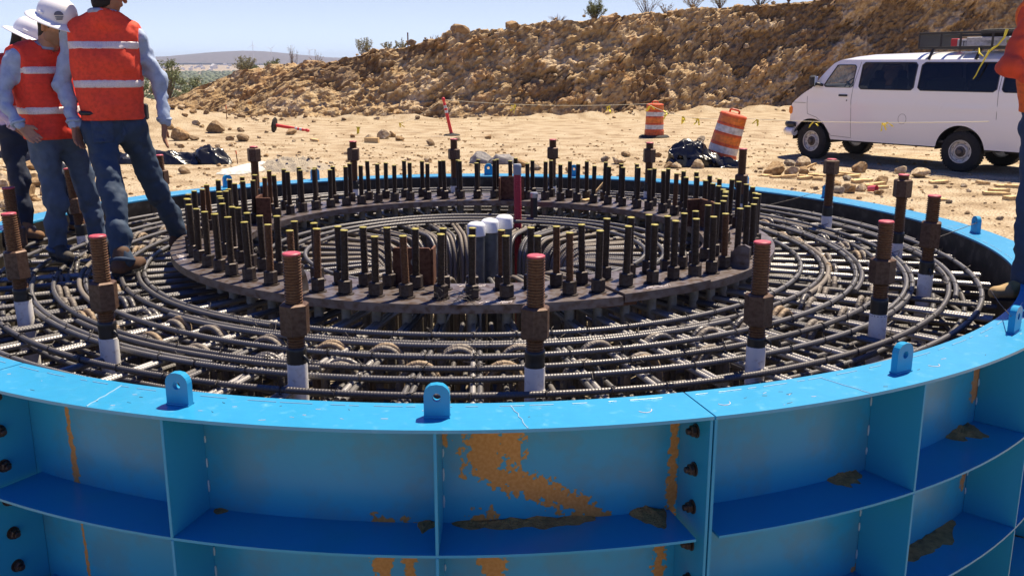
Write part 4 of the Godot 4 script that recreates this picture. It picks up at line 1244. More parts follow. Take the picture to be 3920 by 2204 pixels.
func make_rocks() -> void:
	var tones := {"p": "pale", "t": "tan", "g": "grey", "d": "dark brown"}
	var named := {6: "small tan rock at the back of the left row of stones", 7: "dark pointed rock on the sand left of the standing red post", 0: "flat dark rock left of the fallen red post", 1: "tan wedge shaped rock propped against the fallen red post", 4: "whitish cluster stone beside the tan block on the yard", 10: "bright pale rock on the yard behind the bolt ring", 29: "grey brown boulder behind the back rods, tilted", 30: "tan rounded boulder left of the grey brown one", 32: "pale rock in the group left of the black bag", 33: "dark rock behind the pale rock left of the bag", 35: "tall grey rock standing behind the leaning barrel", 36: "wide grey rock between black bag and leaning barrel", 37: "brown rock at the left end of the black bag", 38: "round pale rock lying before the black bag", 39: "second pale rock before the black bag, nearer the barrel", 49: "largest tan rock of the heap before the van", 50: "grey rock on top of the heap before the van", 51: "pale faceted rock at the front of the heap", 52: "whitish rock on the heap nearest the front wheel", 53: "tan rock at the right end of the heap", 55: "single brown rock lying in the van's shadow edge", 56: "smaller of two white rocks before the rear wheel", 57: "larger of two white rocks before the rear wheel", 58: "narrow grey stone standing among the boards", 59: "pointed tan rock beside the grey concrete stub", 60: "pale rock between pointed rock and pink cup", 61: "broad tan rock lying on the scattered boards", 62: "tan rock half hidden behind the back right rod"}
	var k := 0
	var loose := []
	for q in ROCKS:
		var w: float = q[2]
		var y := ground_y(q[0], q[1])
		var o := obj("stone" if w < 0.2 else "field_rock", rock((k * 5 + 3) % 8, q[3]), M.rock, self, Transform3D(Basis.from_euler(Vector3(rng.randf_range(-0.3, 0.3), rng.randf() * TAU, rng.randf_range(-0.3, 0.3))).scaled(Vector3(w, w * rng.randf_range(0.62, 0.85), w * rng.randf_range(0.75, 1.0))), Vector3(q[0], y + w * 0.22, q[1])))
		if named.has(k) and w >= 0.1:
			tag(o, named[k], "rock", "rocks lying on the yard")
		else:
			tag(o, "small stone", "stone", "small stones on the yard")
			loose.append([o, q[0], q[1], tones[q[3]]])
		k += 1
	# say which stone by tone, the landmark nearest to it and its rank from there
	var marks := [["the standing red post", -1.5, -21.0], ["the fallen red post", -6.9, -22.2], ["the upright barrel", 4.3, -20.3], ["the leaning barrel", 4.6, -13.5], ["the black tarp", -6.8, -13.2], ["the gravel heap", -4.1, -12.3], ["the grey sacks", -0.2, -13.2], ["the van's rock heap", 5.4, -11.0], ["the van's rear wheel", 8.8, -11.6], ["the scattered boards", 6.4, -9.6], ["the bank's left foot", -11.0, -27.0]]
	var ranks := ["nearest", "second nearest", "third nearest", "fourth nearest", "fifth nearest", "sixth nearest", "seventh nearest", "eighth nearest", "ninth nearest", "tenth nearest", "farthest"]
	var by := {}
	for l in loose:
		var best := 0
		for m in marks.size():
			if Vector2(l[1] - marks[m][1], l[2] - marks[m][2]).length() < Vector2(l[1] - marks[best][1], l[2] - marks[best][2]).length():
				best = m
		var key := "%s|%d" % [l[3], best]
		if not by.has(key):
			by[key] = []
		by[key].append([Vector2(l[1] - marks[best][1], l[2] - marks[best][2]).length(), l[0]])
	for key in by:
		var list: Array = by[key]
		list.sort_custom(func(a, b): return a[0] < b[0])
		var parts: PackedStringArray = key.split("|")
		for m in list.size():
			var o: Node3D = list[m][1]
			o.set_meta("label", "small %s stone, %s of its colour to %s" % [parts[0], ranks[mini(m, 10)], marks[int(parts[1])][0]])
	for q in RUBBLE:
		var w: float = q[2]
		var o := obj("rubble_stone", rock(rng.randi_range(0, 7), q[3]), M.rock, self, Transform3D(Basis.from_euler(Vector3(rng.randf(), rng.randf() * TAU, rng.randf())).scaled(Vector3(w, w * 0.7, w * 0.9)), Vector3(q[0], ground_y(q[0], q[1]) + w * 0.15, q[1])))
		tag(o, "pale rubble stone on the slope behind the left workers", "stone", "rubble at the left")
	# pebbles and clods strewn over the yard
	var mm := MultiMesh.new()
	mm.transform_format = MultiMesh.TRANSFORM_3D
	mm.mesh = rock(2, "t")
	mm.use_colors = false
	var spots := []
	for q in 4600:
		var x := rng.randf_range(-13.0, 14.0)
		var z := rng.randf_range(-29.0, 3.0)
		if rng.randf() < 0.35:
			z = rng.randf_range(-18.0, -4.0)
			x = rng.randf_range(-8.0, 9.0)
		if Vector2(x, z).length() < 3.75:
			continue
		if absf(z + 23.5 + 0.1 * x) < 2.0 and rng.randf() < 0.85:
			continue
		var w := 0.018 + 0.06 * pow(rng.randf(), 3.5)
		spots.append(Transform3D(Basis.from_euler(Vector3(rng.randf() * 3.0, rng.randf() * TAU, rng.randf() * 3.0)).scaled(Vector3(w * 1.2, w * 0.7, w)), Vector3(x, ground_y(x, z) + w * 0.15, z)))
	mm.instance_count = spots.size()
	for q in spots.size():
		mm.set_instance_transform(q, spots[q])
	var mi := MultiMeshInstance3D.new()
	mi.name = "pebbles"
	mi.multimesh = mm
	mi.material_override = M.rock
	add_child(mi)
	tag(mi, "loose pebbles and clods strewn over the sandy yard", "pebbles", "", "stuff")
	# gravel heap
	var hp := MB.new()
	var nz := noise(4.0, 4, 8)
	for j in 25:
		for i in 33:
			var u := i / 16.0 - 1.0
			var v := j / 12.0 - 1.0
			var e := clampf(1.0 - (u * u + v * v), 0.0, 1.0)
			var h := 0.24 * e * (1.0 + 0.5 * nz.get_noise_2d(u, v)) + 0.03 * nz.get_noise_2d(u * 5.0, v * 5.0) * smoothstep(0.0, 0.2, e) - 0.03
			hp.vert(Vector3(u * 0.9, h, v * 0.75), Vector3.UP)
	for j in 24:
		for i in 32:
			var a := j * 33 + i
			hp.quad(a, a + 1, a + 34, a + 33)
	tag(obj("gravel_heap", smooth(hp), M.gravel, self, at(-4.15, -0.02, -12.3)), "low heap of grey gravel behind the formwork at the left", "gravel heap")
	for q in 26:
		var a := rng.randf() * TAU
		var rr := sqrt(rng.randf()) * 0.9
		var w := rng.randf_range(0.04, 0.09)
		var px := cos(a) * rr
		var pz := sin(a) * rr * 0.8
		tag(obj("gravel_stone", rock(q % 8, "pgp"[q % 3]), M.rock, self, Transform3D(Basis(Vector3.UP, a).scaled(Vector3(w, w * 0.6, w)), Vector3(-4.15 + px, 0.02 + 0.22 * maxf(0.0, 1.0 - rr * rr * 1.25) + 0.02, -12.3 + pz))), "loose stone on the grey gravel heap", "stone", "stones on the gravel heap")
func ring_band(r0: float, y0: float, r1: float, y1: float, sides := 32) -> ArrayMesh:
	var b := MB.new()
	b.lathe([Vector2(r0 - 0.004, y0), Vector2(r0, y0), Vector2(r1, y1), Vector2(r1 - 0.004, y1)], sides)
	return b.mesh()

func traffic_barrel(label: String, xf: Transform3D, with_base: bool) -> void:
	var o := thing("traffic_barrel", label, "barrel", xf, "traffic barrels")
	var b := MB.new()
	# stepped plastic drum
	b.lathe([Vector2(0.0, 0.02), Vector2(0.265, 0.02), Vector2(0.275, 0.03), Vector2(0.272, 0.2), Vector2(0.262, 0.205), Vector2(0.258, 0.22), Vector2(0.256, 0.37), Vector2(0.262, 0.375), Vector2(0.262, 0.39), Vector2(0.252, 0.4), Vector2(0.249, 0.55), Vector2(0.255, 0.555), Vector2(0.255, 0.57), Vector2(0.244, 0.58), Vector2(0.241, 0.72), Vector2(0.248, 0.725), Vector2(0.248, 0.74), Vector2(0.238, 0.75), Vector2(0.234, 0.88), Vector2(0.24, 0.885), Vector2(0.24, 0.905), Vector2(0.225, 0.925), Vector2(0.15, 0.94), Vector2(0, 0.945)], 36)
	obj("drum", b.mesh(), M.orange, o)
	obj("white_band", ring_band(0.2605, 0.235, 0.2592, 0.355), M.tapewhite, o)
	obj("orange_band", ring_band(0.2545, 0.415, 0.2525, 0.54), M.orange2, o)
	obj("white_band", ring_band(0.2468, 0.592, 0.2448, 0.71), M.tapewhite, o)
	obj("orange_band", ring_band(0.2405, 0.762, 0.2375, 0.87), M.orange2, o)
	var h := MB.new()
	h.tube(PackedVector3Array([Vector3(-0.085, 0.93, 0), Vector3(-0.08, 0.985, 0), Vector3(-0.05, 1.0, 0), Vector3(0.05, 1.0, 0), Vector3(0.08, 0.985, 0), Vector3(0.085, 0.93, 0)]), 0.018, 8)
	obj("handle", h.mesh(), M.orange, o)
	if with_base:
		var g := MB.new()
		g.lathe([Vector2(0.278, 0.0), Vector2(0.43, 0.0), Vector2(0.43, 0.025), Vector2(0.38, 0.06), Vector2(0.30, 0.07), Vector2(0.278, 0.05)], 28)
		obj("rubber_base", g.mesh(), M.rubber, o)

func channel_post(label: String, xf: Transform3D, up_base := Basis()) -> void:
	var o := thing("channel_post", label, "post", xf, "red channeliser posts")
	var b := MB.new()
	b.lathe([Vector2(0.052, 0.03), Vector2(0.05, 0.1), Vector2(0.045, 0.55), Vector2(0.043, 0.92), Vector2(0.038, 0.95), Vector2(0.032, 0.955), Vector2(0.032, 1.0), Vector2(0.045, 1.01), Vector2(0.05, 1.04), Vector2(0.045, 1.09), Vector2(0.025, 1.11), Vector2(0, 1.112)], 18, Transform3D(), true)
	obj("tube", b.mesh(), M.postred, o)
	obj("white_band", ring_band(0.0475, 0.66, 0.0468, 0.74, 20), M.tapewhite, o)
	obj("white_band", ring_band(0.0458, 0.8, 0.0452, 0.88, 20), M.tapewhite, o)
	var g := MB.new()
	g.lathe([Vector2(0.0, 0.0), Vector2(0.24, 0.0), Vector2(0.24, 0.022), Vector2(0.2, 0.04), Vector2(0.07, 0.055), Vector2(0.05, 0.08)], 8)
	obj("rubber_base", g.mesh(), M.rubber, o, Transform3D(up_base, Vector3.ZERO))

# crumpled sheet: rows of [x, height, half depth] along its length
func crumple(rows: Array, sd: int, fold: float, seg := 24) -> ArrayMesh:
	var b := MB.new()
	var n1 := noise(1.7, 2, sd)
	n1.fractal_type = FastNoiseLite.FRACTAL_RIDGED
	var n2 := noise(6.0, 1, sd + 1)
	var sub := 6
	var total := (rows.size() - 1) * sub
	for i in total + 1:
		var t := float(i) / sub
		var k := mini(int(t), rows.size() - 2)
		var f := t - k
		f = f * f * (3.0 - 2.0 * f)
		var r := []
		for c in 4:
			r.append(lerpf(rows[k][c], rows[k + 1][c], f))
		for j in seg + 1:
			var v := 2.0 * j / seg - 1.0
			var e := pow(maxf(0.0, 1.0 - v * v), 0.6)
			var p := Vector3(r[0], r[1] * e, r[3] + r[2] * v)
			var q := p * 1.0
			p.y += fold * (n1.get_noise_3dv(q * Vector3(1.0, 1.0, 2.0)) * 1.1 + 0.2 * n2.get_noise_3dv(q)) * (0.25 + e)
			p.x += fold * 0.7 * n1.get_noise_3dv(q * 1.1 + Vector3(7, 0, 0))
			p.z += fold * 0.7 * n1.get_noise_3dv(q * 1.1 + Vector3(0, 9, 0))
			p.y = maxf(p.y, 0.004 * (1.0 + n2.get_noise_3dv(q * 3.0)))
			b.vert(p, Vector3.UP)
	for i in total:
		for j in seg:
			var a := i * (seg + 1) + j
			b.quad(a, a + 1, a + seg + 2, a + seg + 1)
	return smooth(b)

func make_site() -> void:
	traffic_barrel("upright orange and white traffic barrel on a rubber base", Transform3D(Basis(Vector3.UP, 0.2), Vector3(4.27, ground_y(4.27, -20.3), -20.3)), true)
	traffic_barrel("leaning orange and white traffic barrel beside black plastic sheet", Transform3D(Basis(Vector3.BACK, -0.235) * Basis(Vector3.RIGHT, 0.06) * Basis(Vector3.UP, -0.25), Vector3(4.55, ground_y(4.6, -13.1) - 0.02, -13.1)).scaled_local(Vector3.ONE * 1.16), false)
	channel_post("red post with white bands standing askew on the yard", Transform3D(Basis(Vector3.BACK, 0.215), Vector3(-1.5, ground_y(-1.5, -21.0), -21.0)), Basis(Vector3.BACK, -0.2))
	channel_post("red post lying on the sand, its black base upright", Transform3D(Basis(Vector3.UP, -0.12) * Basis(Vector3.BACK, -1.72), Vector3(-6.95, ground_y(-6.9, -22.2) + 0.22, -22.2)))
	# cord with yellow ribbons
	var pa := Vector3(-1.74, 1.02, -21.0)
	var pb := Vector3(4.05, 0.93, -20.3)
	var pc := Vector3(4.83, 0.93, -13.45)
	var pd := Vector3(7.3, 1.2, -7.6)
	var lo := Vector3(-3.5, 0.12, -24.5)
	var o := thing("marker_cord", "thin cord with yellow ribbons strung from post to barrels and on", "cord")
	var b := MB.new()
	for s in [[lo, pa, 0.1], [pa, pb, 0.10], [pb, pc, 0.16], [pc, pd, 0.05]]:
		var pts := PackedVector3Array()
		for k in 13:
			var t := k / 12.0
			pts.append(s[0].lerp(s[1], t) - Vector3.UP * s[2] * 4.0 * t * (1.0 - t))
		b.tube(pts, 0.006, 5, false, false)
	obj("cord", b.mesh(), M.string, o)
	var spots := [[lo, pa, 0.1, 0.06], [pa, pb, 0.10, 0.36], [pa, pb, 0.10, 0.82], [pb, pc, 0.16, 0.05], [pb, pc, 0.16, 0.3], [pb, pc, 0.16, 0.5], [pb, pc, 0.16, 0.68], [pc, pd, 0.05, 0.14], [pc, pd, 0.05, 0.40], [pc, pd, 0.05, 0.67], [pc, pd, 0.05, 0.69]]
	for s in spots:
		var t: float = s[3]
		var p: Vector3 = s[0].lerp(s[1], t) - Vector3.UP * s[2] * 4.0 * t * (1.0 - t)
		var far := clampf((6.4 - p.z) / 20.0, 0.6, 1.3)
		var rb := MB.new()
		for e in 3:
			var w := 0.018 * far
			var q := p
			var d := Vector3(rng.randf_range(-1, 1), rng.randf_range(-1.2, 0.4), rng.randf_range(-0.4, 0.4)).normalized()
			var prev := []
			for k in 5:
				var tw := rng.randf_range(-1.0, 1.0)
				var sd := Vector3(cos(tw), sin(tw), 0.3 * sin(tw * 3.0)) * w
				var cur := [q - sd, q + sd]
				if prev:
					rb.face([prev[0], prev[1], cur[1], cur[0]], q - Vector3(0, 0, 1))
				prev = cur
				q += (d + Vector3(rng.randf_range(-0.5, 0.5), rng.randf_range(-0.9, 0.2), rng.randf_range(-0.3, 0.3))) * 0.03 * far
		obj("yellow_ribbon", rb.mesh(), M.ribbon, o)
	var fr := MB.new()
	fr.face([Vector3(-0.04, 0.0, 0), Vector3(0.03, 0.02, 0), Vector3(0.05, 0.15, 0.02), Vector3(-0.03, 0.17, 0.01)], Vector3(0, 0, -1))
	fr.face([Vector3(-0.03, 0.17, 0.01), Vector3(0.05, 0.15, 0.02), Vector3(0.08, 0.21, 0.0), Vector3(-0.06, 0.22, 0.0)], Vector3(0, 0, -1))
	tag(obj("ground_ribbon", fr.mesh(), M.ribbon, self, at(-4.3, ground_y(-4.3, -21.5), -21.5)), "short yellow ribbon upright on the sand by the road", "ribbon")
	# black plastic over rocks beside the leaning barrel, and the long sheet on the left
	tag(obj("plastic_sheet", crumple([[-0.52, 0.12, 0.12, 0.1], [-0.4, 0.36, 0.26, 0.05], [-0.15, 0.45, 0.32, 0.0], [0.15, 0.40, 0.34, 0.0], [0.38, 0.20, 0.3, 0.05], [0.6, 0.08, 0.26, 0.22], [0.85, 0.03, 0.14, 0.4]], 3, 0.11, 36), M.plastic, self, at(3.88, ground_y(3.9, -12.7), -12.75)), "crumpled shiny black plastic sheet weighted with rocks by the leaning barrel", "plastic sheet")
	tag(obj("plastic_tarp", crumple([[-1.5, 0.05, 0.2, 0.0], [-1.0, 0.12, 0.24, 0.0], [-0.5, 0.20, 0.26, 0.0], [0.0, 0.16, 0.24, 0.0], [0.4, 0.12, 0.22, 0.0], [0.65, 0.34, 0.28, 0.0], [0.95, 0.24, 0.24, 0.03], [1.25, 0.03, 0.10, 0.12]], 9, 0.09, 30), M.plastic, self, at(-6.85, ground_y(-6.85, -13.2), -13.25)), "long black plastic tarp lying on the sand behind the front worker", "tarp")
	tag(obj("plastic_tarp", crumple([[-0.9, 0.05, 0.2, 0.0], [-0.3, 0.3, 0.3, 0.0], [0.3, 0.25, 0.3, 0.0], [0.9, 0.05, 0.2, 0.0]], 19, 0.08), M.plastic, self, at(-9.6, ground_y(-9.6, -12.5), -12.5)), "folded black tarp at the left edge behind the rear worker", "tarp")
	tag(obj("white_sack", crumple([[-0.35, 0.03, 0.3, 0.4], [-0.1, 0.08, 0.6, 0.2], [0.15, 0.12, 0.8, -0.1], [0.4, 0.08, 0.6, -0.4], [0.7, 0.04, 0.4, -0.6]], 13, 0.03), M.whitesack, self, at(-5.0, ground_y(-5.0, -12.0), -11.95)), "flattened white sack on the ground left of the gravel heap", "sack")
	tag(obj("grey_sack", crumple([[-0.25, 0.05, 0.12, 0.0], [-0.1, 0.2, 0.2, 0.0], [0.1, 0.17, 0.2, 0.0], [0.25, 0.04, 0.12, 0.0]], 23, 0.045), M.greysack, self, at(-0.4, ground_y(-0.4, -13.3), -13.3)), "lumpy grey sack behind the back rods, left of two", "sack", "grey sacks")
	tag(obj("grey_sack", crumple([[-0.3, 0.04, 0.14, 0.0], [-0.12, 0.2, 0.22, 0.0], [0.15, 0.15, 0.22, 0.0], [0.35, 0.03, 0.12, 0.0]], 27, 0.045), M.greysack, self, at(0.05, ground_y(0.05, -13.2), -13.15)), "flatter grey sack behind the back rods, right of two", "sack", "grey sacks")
	# wood offcuts
	var boards := [[4.96, -10.91, 0.14], [5.08, -10.66, 0.22], [5.28, -10.58, 0.26], [5.52, -10.41, 0.27], [5.86, -11.0, 0.18], [5.96, -10.91, 0.18], [5.73, -10.33, 0.17], [6.29, -11.0, 0.2], [6.48, -11.08, 0.24], [6.55, -10.82, 0.22], [6.29, -9.94, 0.15], [6.48, -9.5, 0.24], [6.44, -9.22, 0.16], [7.1, -9.87, 0.1], [6.89, -9.29, 0.13], [6.26, -9.29, 0.12], [7.65, -9.79, 0.28], [6.79, -7.82, 0.2], [8.37, -9.72, 0.17], [8.52, -9.36, 0.18], [8.65, -9.29, 0.2], [8.09, -8.61, 0.35], [7.92, -8.36, 0.36], [7.9, -7.87, 0.18], [6.53, -10.18, 0.21], [5.95, -11.53, 0.23], [5.57, -10.74, 0.12], [-3.45, -18.53, 0.42], [-5.02, -18.79, 0.25]]
	var named := {16: "narrow board with a pointed end alone before the van", 17: "short board nearest the formwork flange at the right", 21: "longest board of the pair near the right worker", 22: "second long board of the pair near the right worker", 27: "tan timber block lying below the stones on the yard", 28: "thin board lying alone left of the tan stones", 18: "square offcut lying apart before the van's rear wheel", 25: "board tilted up against the heap before the van"}
	var order := range(boards.size())
	order.sort_custom(func(a, b): return boards[a][0] < boards[b][0])
	var nth := ["leftmost", "second", "third", "fourth", "fifth", "sixth", "seventh", "eighth", "ninth", "tenth", "eleventh", "twelfth", "thirteenth", "fourteenth", "fifteenth", "sixteenth", "seventeenth", "eighteenth", "nineteenth", "twentieth", "rightmost"]
	var rank := {}
	for q in order:
		if not named.has(q):
			rank[q] = rank.size()
	for k in boards.size():
		var q: Array = boards[k]
		var l: float = q[2]
		var bm := MB.new()
		var th := rng.randf_range(0.03, 0.06)
		var wd := rng.randf_range(0.09, 0.16)
		if k == 27:
			th = 0.13
			wd = 0.14
		var cut := rng.randf_range(-0.04, 0.04)
		var h2 := l * 0.5
		bm.prism(PackedVector2Array([V(-h2, -wd / 2), V(h2 - cut, -wd / 2), V(h2 + cut, wd / 2), V(-h2, wd / 2)]), -th / 2, th / 2, Transform3D(Basis(Vector3.RIGHT, -PI / 2), Vector3.ZERO))
		var tl := rng.randf_range(-0.12, 0.12)
		var lift := 0.0
		if k == 25:
			tl = 0.5
			lift = 0.06
		var bo := obj("board_offcut", bm.mesh(), M.wood, self, Transform3D(Basis(Vector3.UP, rng.randf_range(-0.5, 0.5)) * Basis(Vector3.BACK, tl), Vector3(q[0], ground_y(q[0], q[1]) + th * 0.5 + lift + absf(tl) * l * 0.4, q[1])))
		tag(bo, named[k] if named.has(k) else "yellowish board offcut, %s from the left in the scatter before the van" % nth[mini(rank[k], 20)], "board", "wood offcuts on the sand")
	var cup := MB.new()
	cup.lathe([Vector2(0.0, 0.0), Vector2(0.04, 0.0), Vector2(0.055, 0.15), Vector2(0.05, 0.15), Vector2(0.037, 0.01), Vector2(0, 0.01)], 18)
	tag(obj("pink_cup", cup.mesh(), mat(lin(0.65, 0.10, 0.13), 0.5), self, Transform3D(Basis(Vector3.UP, 0.6) * Basis(Vector3.RIGHT, 1.45), Vector3(6.05, ground_y(6.05, -8.6) + 0.06, -8.75))), "pink plastic cup lying on its side by the boards", "cup")
	var stub := MB.new()
	stub.lathe([Vector2(0, -0.09), Vector2(0.05, -0.09), Vector2(0.06, -0.075), Vector2(0.058, 0.08), Vector2(0.048, 0.09), Vector2(0, 0.09)], 14)
	tag(obj("concrete_stub", stub.mesh(), M.gravel, self, Transform3D(Basis(Vector3.UP, 0.3) * Basis(Vector3.RIGHT, 1.5), Vector3(5.53, ground_y(5.5, -8.6) + 0.055, -8.65))), "grey concrete test cylinder lying beside the pointed rock", "cylinder")
	for s in [[-5.46, -13.1, 0.28, 0.08, "thin wooden stake in the sand beside the tarp", 1.0], [-9.81, -27.0, 0.5, 0.0, "small stake with orange tip at the foot of the bank", 1.4]]:
		var st := thing("survey_stake", s[4], "stake", Transform3D(Basis(Vector3.BACK, s[3]), Vector3(s[0], ground_y(s[0], s[1]), s[1])), "survey stakes")
		var sb := MB.new()
		sb.cbox(Vector3(0, s[2] * 0.5, 0), Vector3(0.016, s[2], 0.016) * Vector3(s[5], 1, s[5]), 0.002)
		obj("stick", sb.mesh(), M.rust, st)
		var tpb := MB.new()
		tpb.cbox(Vector3(0, s[2] * 0.86, 0), Vector3(0.021, s[2] * 0.26, 0.021) * Vector3(s[5], 1, s[5]), 0.002)
		obj("orange_tip", tpb.mesh(), M.orange, st)
	var pl := MB.new()
	pl.cbox(Vector3(0, 0.3, 0), Vector3(0.05, 0.6, 0.05), 0.004)
	tag(obj("crest_stake", pl.mesh(), M.rust, self, at(-4.0, 2.65, -33.0)), "thin brown stake standing on the crest of the bank", "stake")
const VTOP := [[-0.70, 0.62], [-0.68, 1.0], [-0.66, 1.11], [-0.62, 1.2], [-0.5, 1.29], [-0.3, 1.42], [-0.05, 1.56], [0.1, 1.77], [0.25, 1.95], [0.37, 2.07], [0.5, 2.13], [0.68, 2.185], [0.97, 2.22], [2.2, 2.255], [3.8, 2.275], [4.7, 2.26], [4.82, 2.2], [4.86, 2.05]]
const WINS := [[0.24, 0.91], [1.05, 2.24], [2.33, 3.86], [3.96, 4.7]]

func van_w(x: float, y: float) -> float:
	var w := 1.0
	w -= 0.16 * pow(clampf((-x - 0.05) / 0.65, 0.0, 1.0), 2.0)
	w -= 0.02 * smoothstep(4.3, 4.86, x)
	if y > 1.5:
		w -= 0.135 * pow((y - 1.5) / 0.6, 1.25)
	if y < 0.95:
		w -= 0.05 * pow((0.95 - y) / 0.5, 1.6)
	# rub line creases
	w += 0.007 * exp(-pow((y - 1.2) / 0.03, 2.0)) + 0.006 * exp(-pow((y - 0.80) / 0.03, 2.0))
	return w

func van_bottom(x: float) -> float:
	var y := 0.45
	if x < -0.3:
		y = 0.5
	for c in [[-0.02, 0.40, 0.47], [3.26, 0.40, 0.48]]:
		var dx: float = absf(x - c[0])
		if dx < c[2]:
			y = maxf(y, c[1] + sqrt(c[2] * c[2] - dx * dx))
	return y

func win_low(x: float) -> float:
	var y := 1.52
	for w in WINS:
		if x >= w[0] and x <= w[1]:
			var e := minf(x - w[0], w[1] - x)
			y = 1.52 + 0.05 * pow(1.0 - clampf(e / 0.06, 0.0, 1.0), 2.0)
			if w[0] == 0.24:
				y = 1.55 + 0.03 * pow(1.0 - clampf(e / 0.05, 0.0, 1.0), 2.0)
	return y

func win_high(x: float) -> float:
	var y := 2.05
	for w in WINS:
		if x >= w[0] and x <= w[1]:
			var e := minf(x - w[0], w[1] - x)
			y = 2.05 - 0.05 * pow(1.0 - clampf(e / 0.06, 0.0, 1.0), 2.0)
			if w[0] == 0.24:
				y = minf(2.0, 1.60 + (x - 0.24) * 1.75)
				y -= 0.04 * pow(1.0 - clampf((w[1] - x) / 0.05, 0.0, 1.0), 2.0)
	return y

func in_win(x: float) -> int:
	for k in WINS.size():
		if x > WINS[k][0] and x < WINS[k][1]:
			return k
	return -1

func van_shoulder(x: float) -> float:
	return minf(2.11, table(VTOP, x) - 0.035)

func van_pt(x: float, y: float, s: float, out := 0.0) -> Vector3:
	return Vector3(x, y, s * (van_w(x, y) + out))

func make_van() -> void:
	var u := Vector3(0.6214, 0, 0.7835)
	var nn := Vector3(-0.7835, 0, 0.6214)
	var v := thing("passenger_van", "white passenger van with tinted windows and black roof rack", "van", Transform3D(Basis(u, Vector3.UP, nn), Vector3(6.78, 0, -14.2) - nn * 0.99))
	var xs := []
	var x := -0.7
	while x < 4.86:
		xs.append(x)
		x += 0.04
	xs.append(4.86)
	for w in WINS:
		for e in [0.0, 0.008, 0.02, 0.04]:
			xs.append(w[0] + e)
			xs.append(w[1] - e)
	for e in [-0.49, -0.485, -0.47, 0.43, 0.445, 0.45, 2.78, 2.785, 2.8, 3.72, 3.735, 3.74]:
		xs.append(e)
	xs.sort()
	# sides in three strips: below the windows, window band, cant rail; then the roof and bonnet
	var body := MB.new()
	for s in [-1.0, 1.0]:
		for strip in 3:
			var rows: int = [14, 2, 3][strip]
			var base := body.v.size()
			for q in xs:
				var sh := van_shoulder(q)
				var lo := van_bottom(q)
				var a := minf(win_low(q), sh - 0.03)
				a = maxf(a, minf(lo + 0.02, sh - 0.02))
				var hi := clampf(win_high(q), a + 0.005, maxf(sh - 0.01, a + 0.006))
				var y0: float = [lo, a, hi][strip]
				var y1: float = [a, hi, sh][strip]
				for r in rows + 1:
					var y := lerpf(y0, y1, float(r) / rows)
					body.vert(van_pt(q, y, s), Vector3(0, 0, s))
			for i in xs.size() - 1:
				if strip == 1 and in_win((xs[i] + xs[i + 1]) * 0.5) >= 0:
					continue
				for r in rows:
					var k := base + i * (rows + 1) + r
					body.quad(k, k + 1, k + rows + 2, k + rows + 1)
	var nb := 14
	var base := body.v.size()
	for q in xs:
		var sh := van_shoulder(q)
		var tp := table(VTOP, q)
		var w := van_w(q, sh)
		for r in nb + 1:
			var t := 2.0 * r / nb - 1.0
			# round over the roof edge
			var c := signf(t) * (1.0 - pow(1.0 - absf(t), 1.35))
			body.vert(Vector3(q, sh + (tp - sh) * (1.0 - pow(absf(c), 3.2)), c * w), Vector3.UP)
	for i in xs.size() - 1:
		var mx: float = (xs[i] + xs[i + 1]) * 0.5
		for r in nb:
			if mx > 0.0 and mx < 0.36 and r > 1 and r < nb - 2:
				continue
			var k := base + i * (nb + 1) + r
			body.quad(k, k + 1, k + nb + 2, k + nb + 1)
	# tail and nose
	for e in [[4.86, 1.0], [-0.7, -1.0]]:
		var base2 := body.v.size()
		var y1 := van_shoulder(e[0])
		for j in 9:
			for i in 9:
				var y := lerpf(van_bottom(e[0]), y1, j / 8.0)
				body.vert(Vector3(e[0] + e[1] * 0.04 * (1.0 - pow(i / 4.0 - 1.0, 2.0)), y, (i / 4.0 - 1.0) * van_w(e[0], y)), Vector3(e[1], 0, 0))
		for j in 8:
			for i in 8:
				var k := base2 + j * 9 + i
				body.quad(k, k + 1, k + 10, k + 9)
	obj("body", smooth(body), M.vanpaint, v)
	# glazing, gaskets
	for s in [-1.0, 1.0]:
		for k in WINS.size():
			var g := MB.new()
			var n := 24
			var lows := PackedVector3Array()
			var highs := PackedVector3Array()
			for i in n + 1:
				var q := lerpf(WINS[k][0], WINS[k][1], float(i) / n)
				q = clampf(q, WINS[k][0] + 0.001, WINS[k][1] - 0.001)
				var lo := win_low(q)
				var hi := maxf(win_high(q), lo + 0.004)
				lows.append(van_pt(q, lo, s, 0.002))
				highs.append(van_pt(q, hi, s, 0.002))
				for r in 4:
					var y := lerpf(lo, hi, r / 3.0)
					g.vert(van_pt(q, y, s, -0.008), Vector3(0, 0.1, s).normalized())
			for i in n:
				for r in 3:
					var a := i * 4 + r
					g.quad(a, a + 1, a + 5, a + 4)
			var win := obj("window", smooth(g), M.clearglass if k == 0 else M.glass, v)
			var loop := lows.duplicate()
			for i in range(n, -1, -1):
				loop.append(highs[i])
			var gs := MB.new()
			gs.tube(loop, 0.011, 6, true)
			obj("gasket", gs.mesh(), M.trim, win)
	var wsn := MB.new()
	for i in 9:
		var q := i / 8.0 * 0.36
		var sh := van_shoulder(q)
		var tp := table(VTOP, q)
		var w := van_w(q, sh)
		for r in 11:
			var t := (r / 5.0 - 1.0) * 0.72
			var c := signf(t) * (1.0 - pow(1.0 - absf(t), 1.35))
			wsn.vert(Vector3(q, sh + (tp - sh) * (1.0 - pow(absf(c), 3.2)) - 0.004, c * w), Vector3(-1, 1, 0).normalized())
	for i in 8:
		for r in 10:
			var a := i * 11 + r
			wsn.quad(a, a + 1, a + 12, a + 11)
	obj("windscreen", smooth(wsn), M.clearglass, v)
	# cabin
	var fl := MB.new()
	fl.cbox(Vector3(2.1, 0.55, 0), Vector3(5.0, 0.06, 1.8), 0.01)
	obj("floor_pan", fl.mesh(), M.trim, v)
	var ds := MB.new()
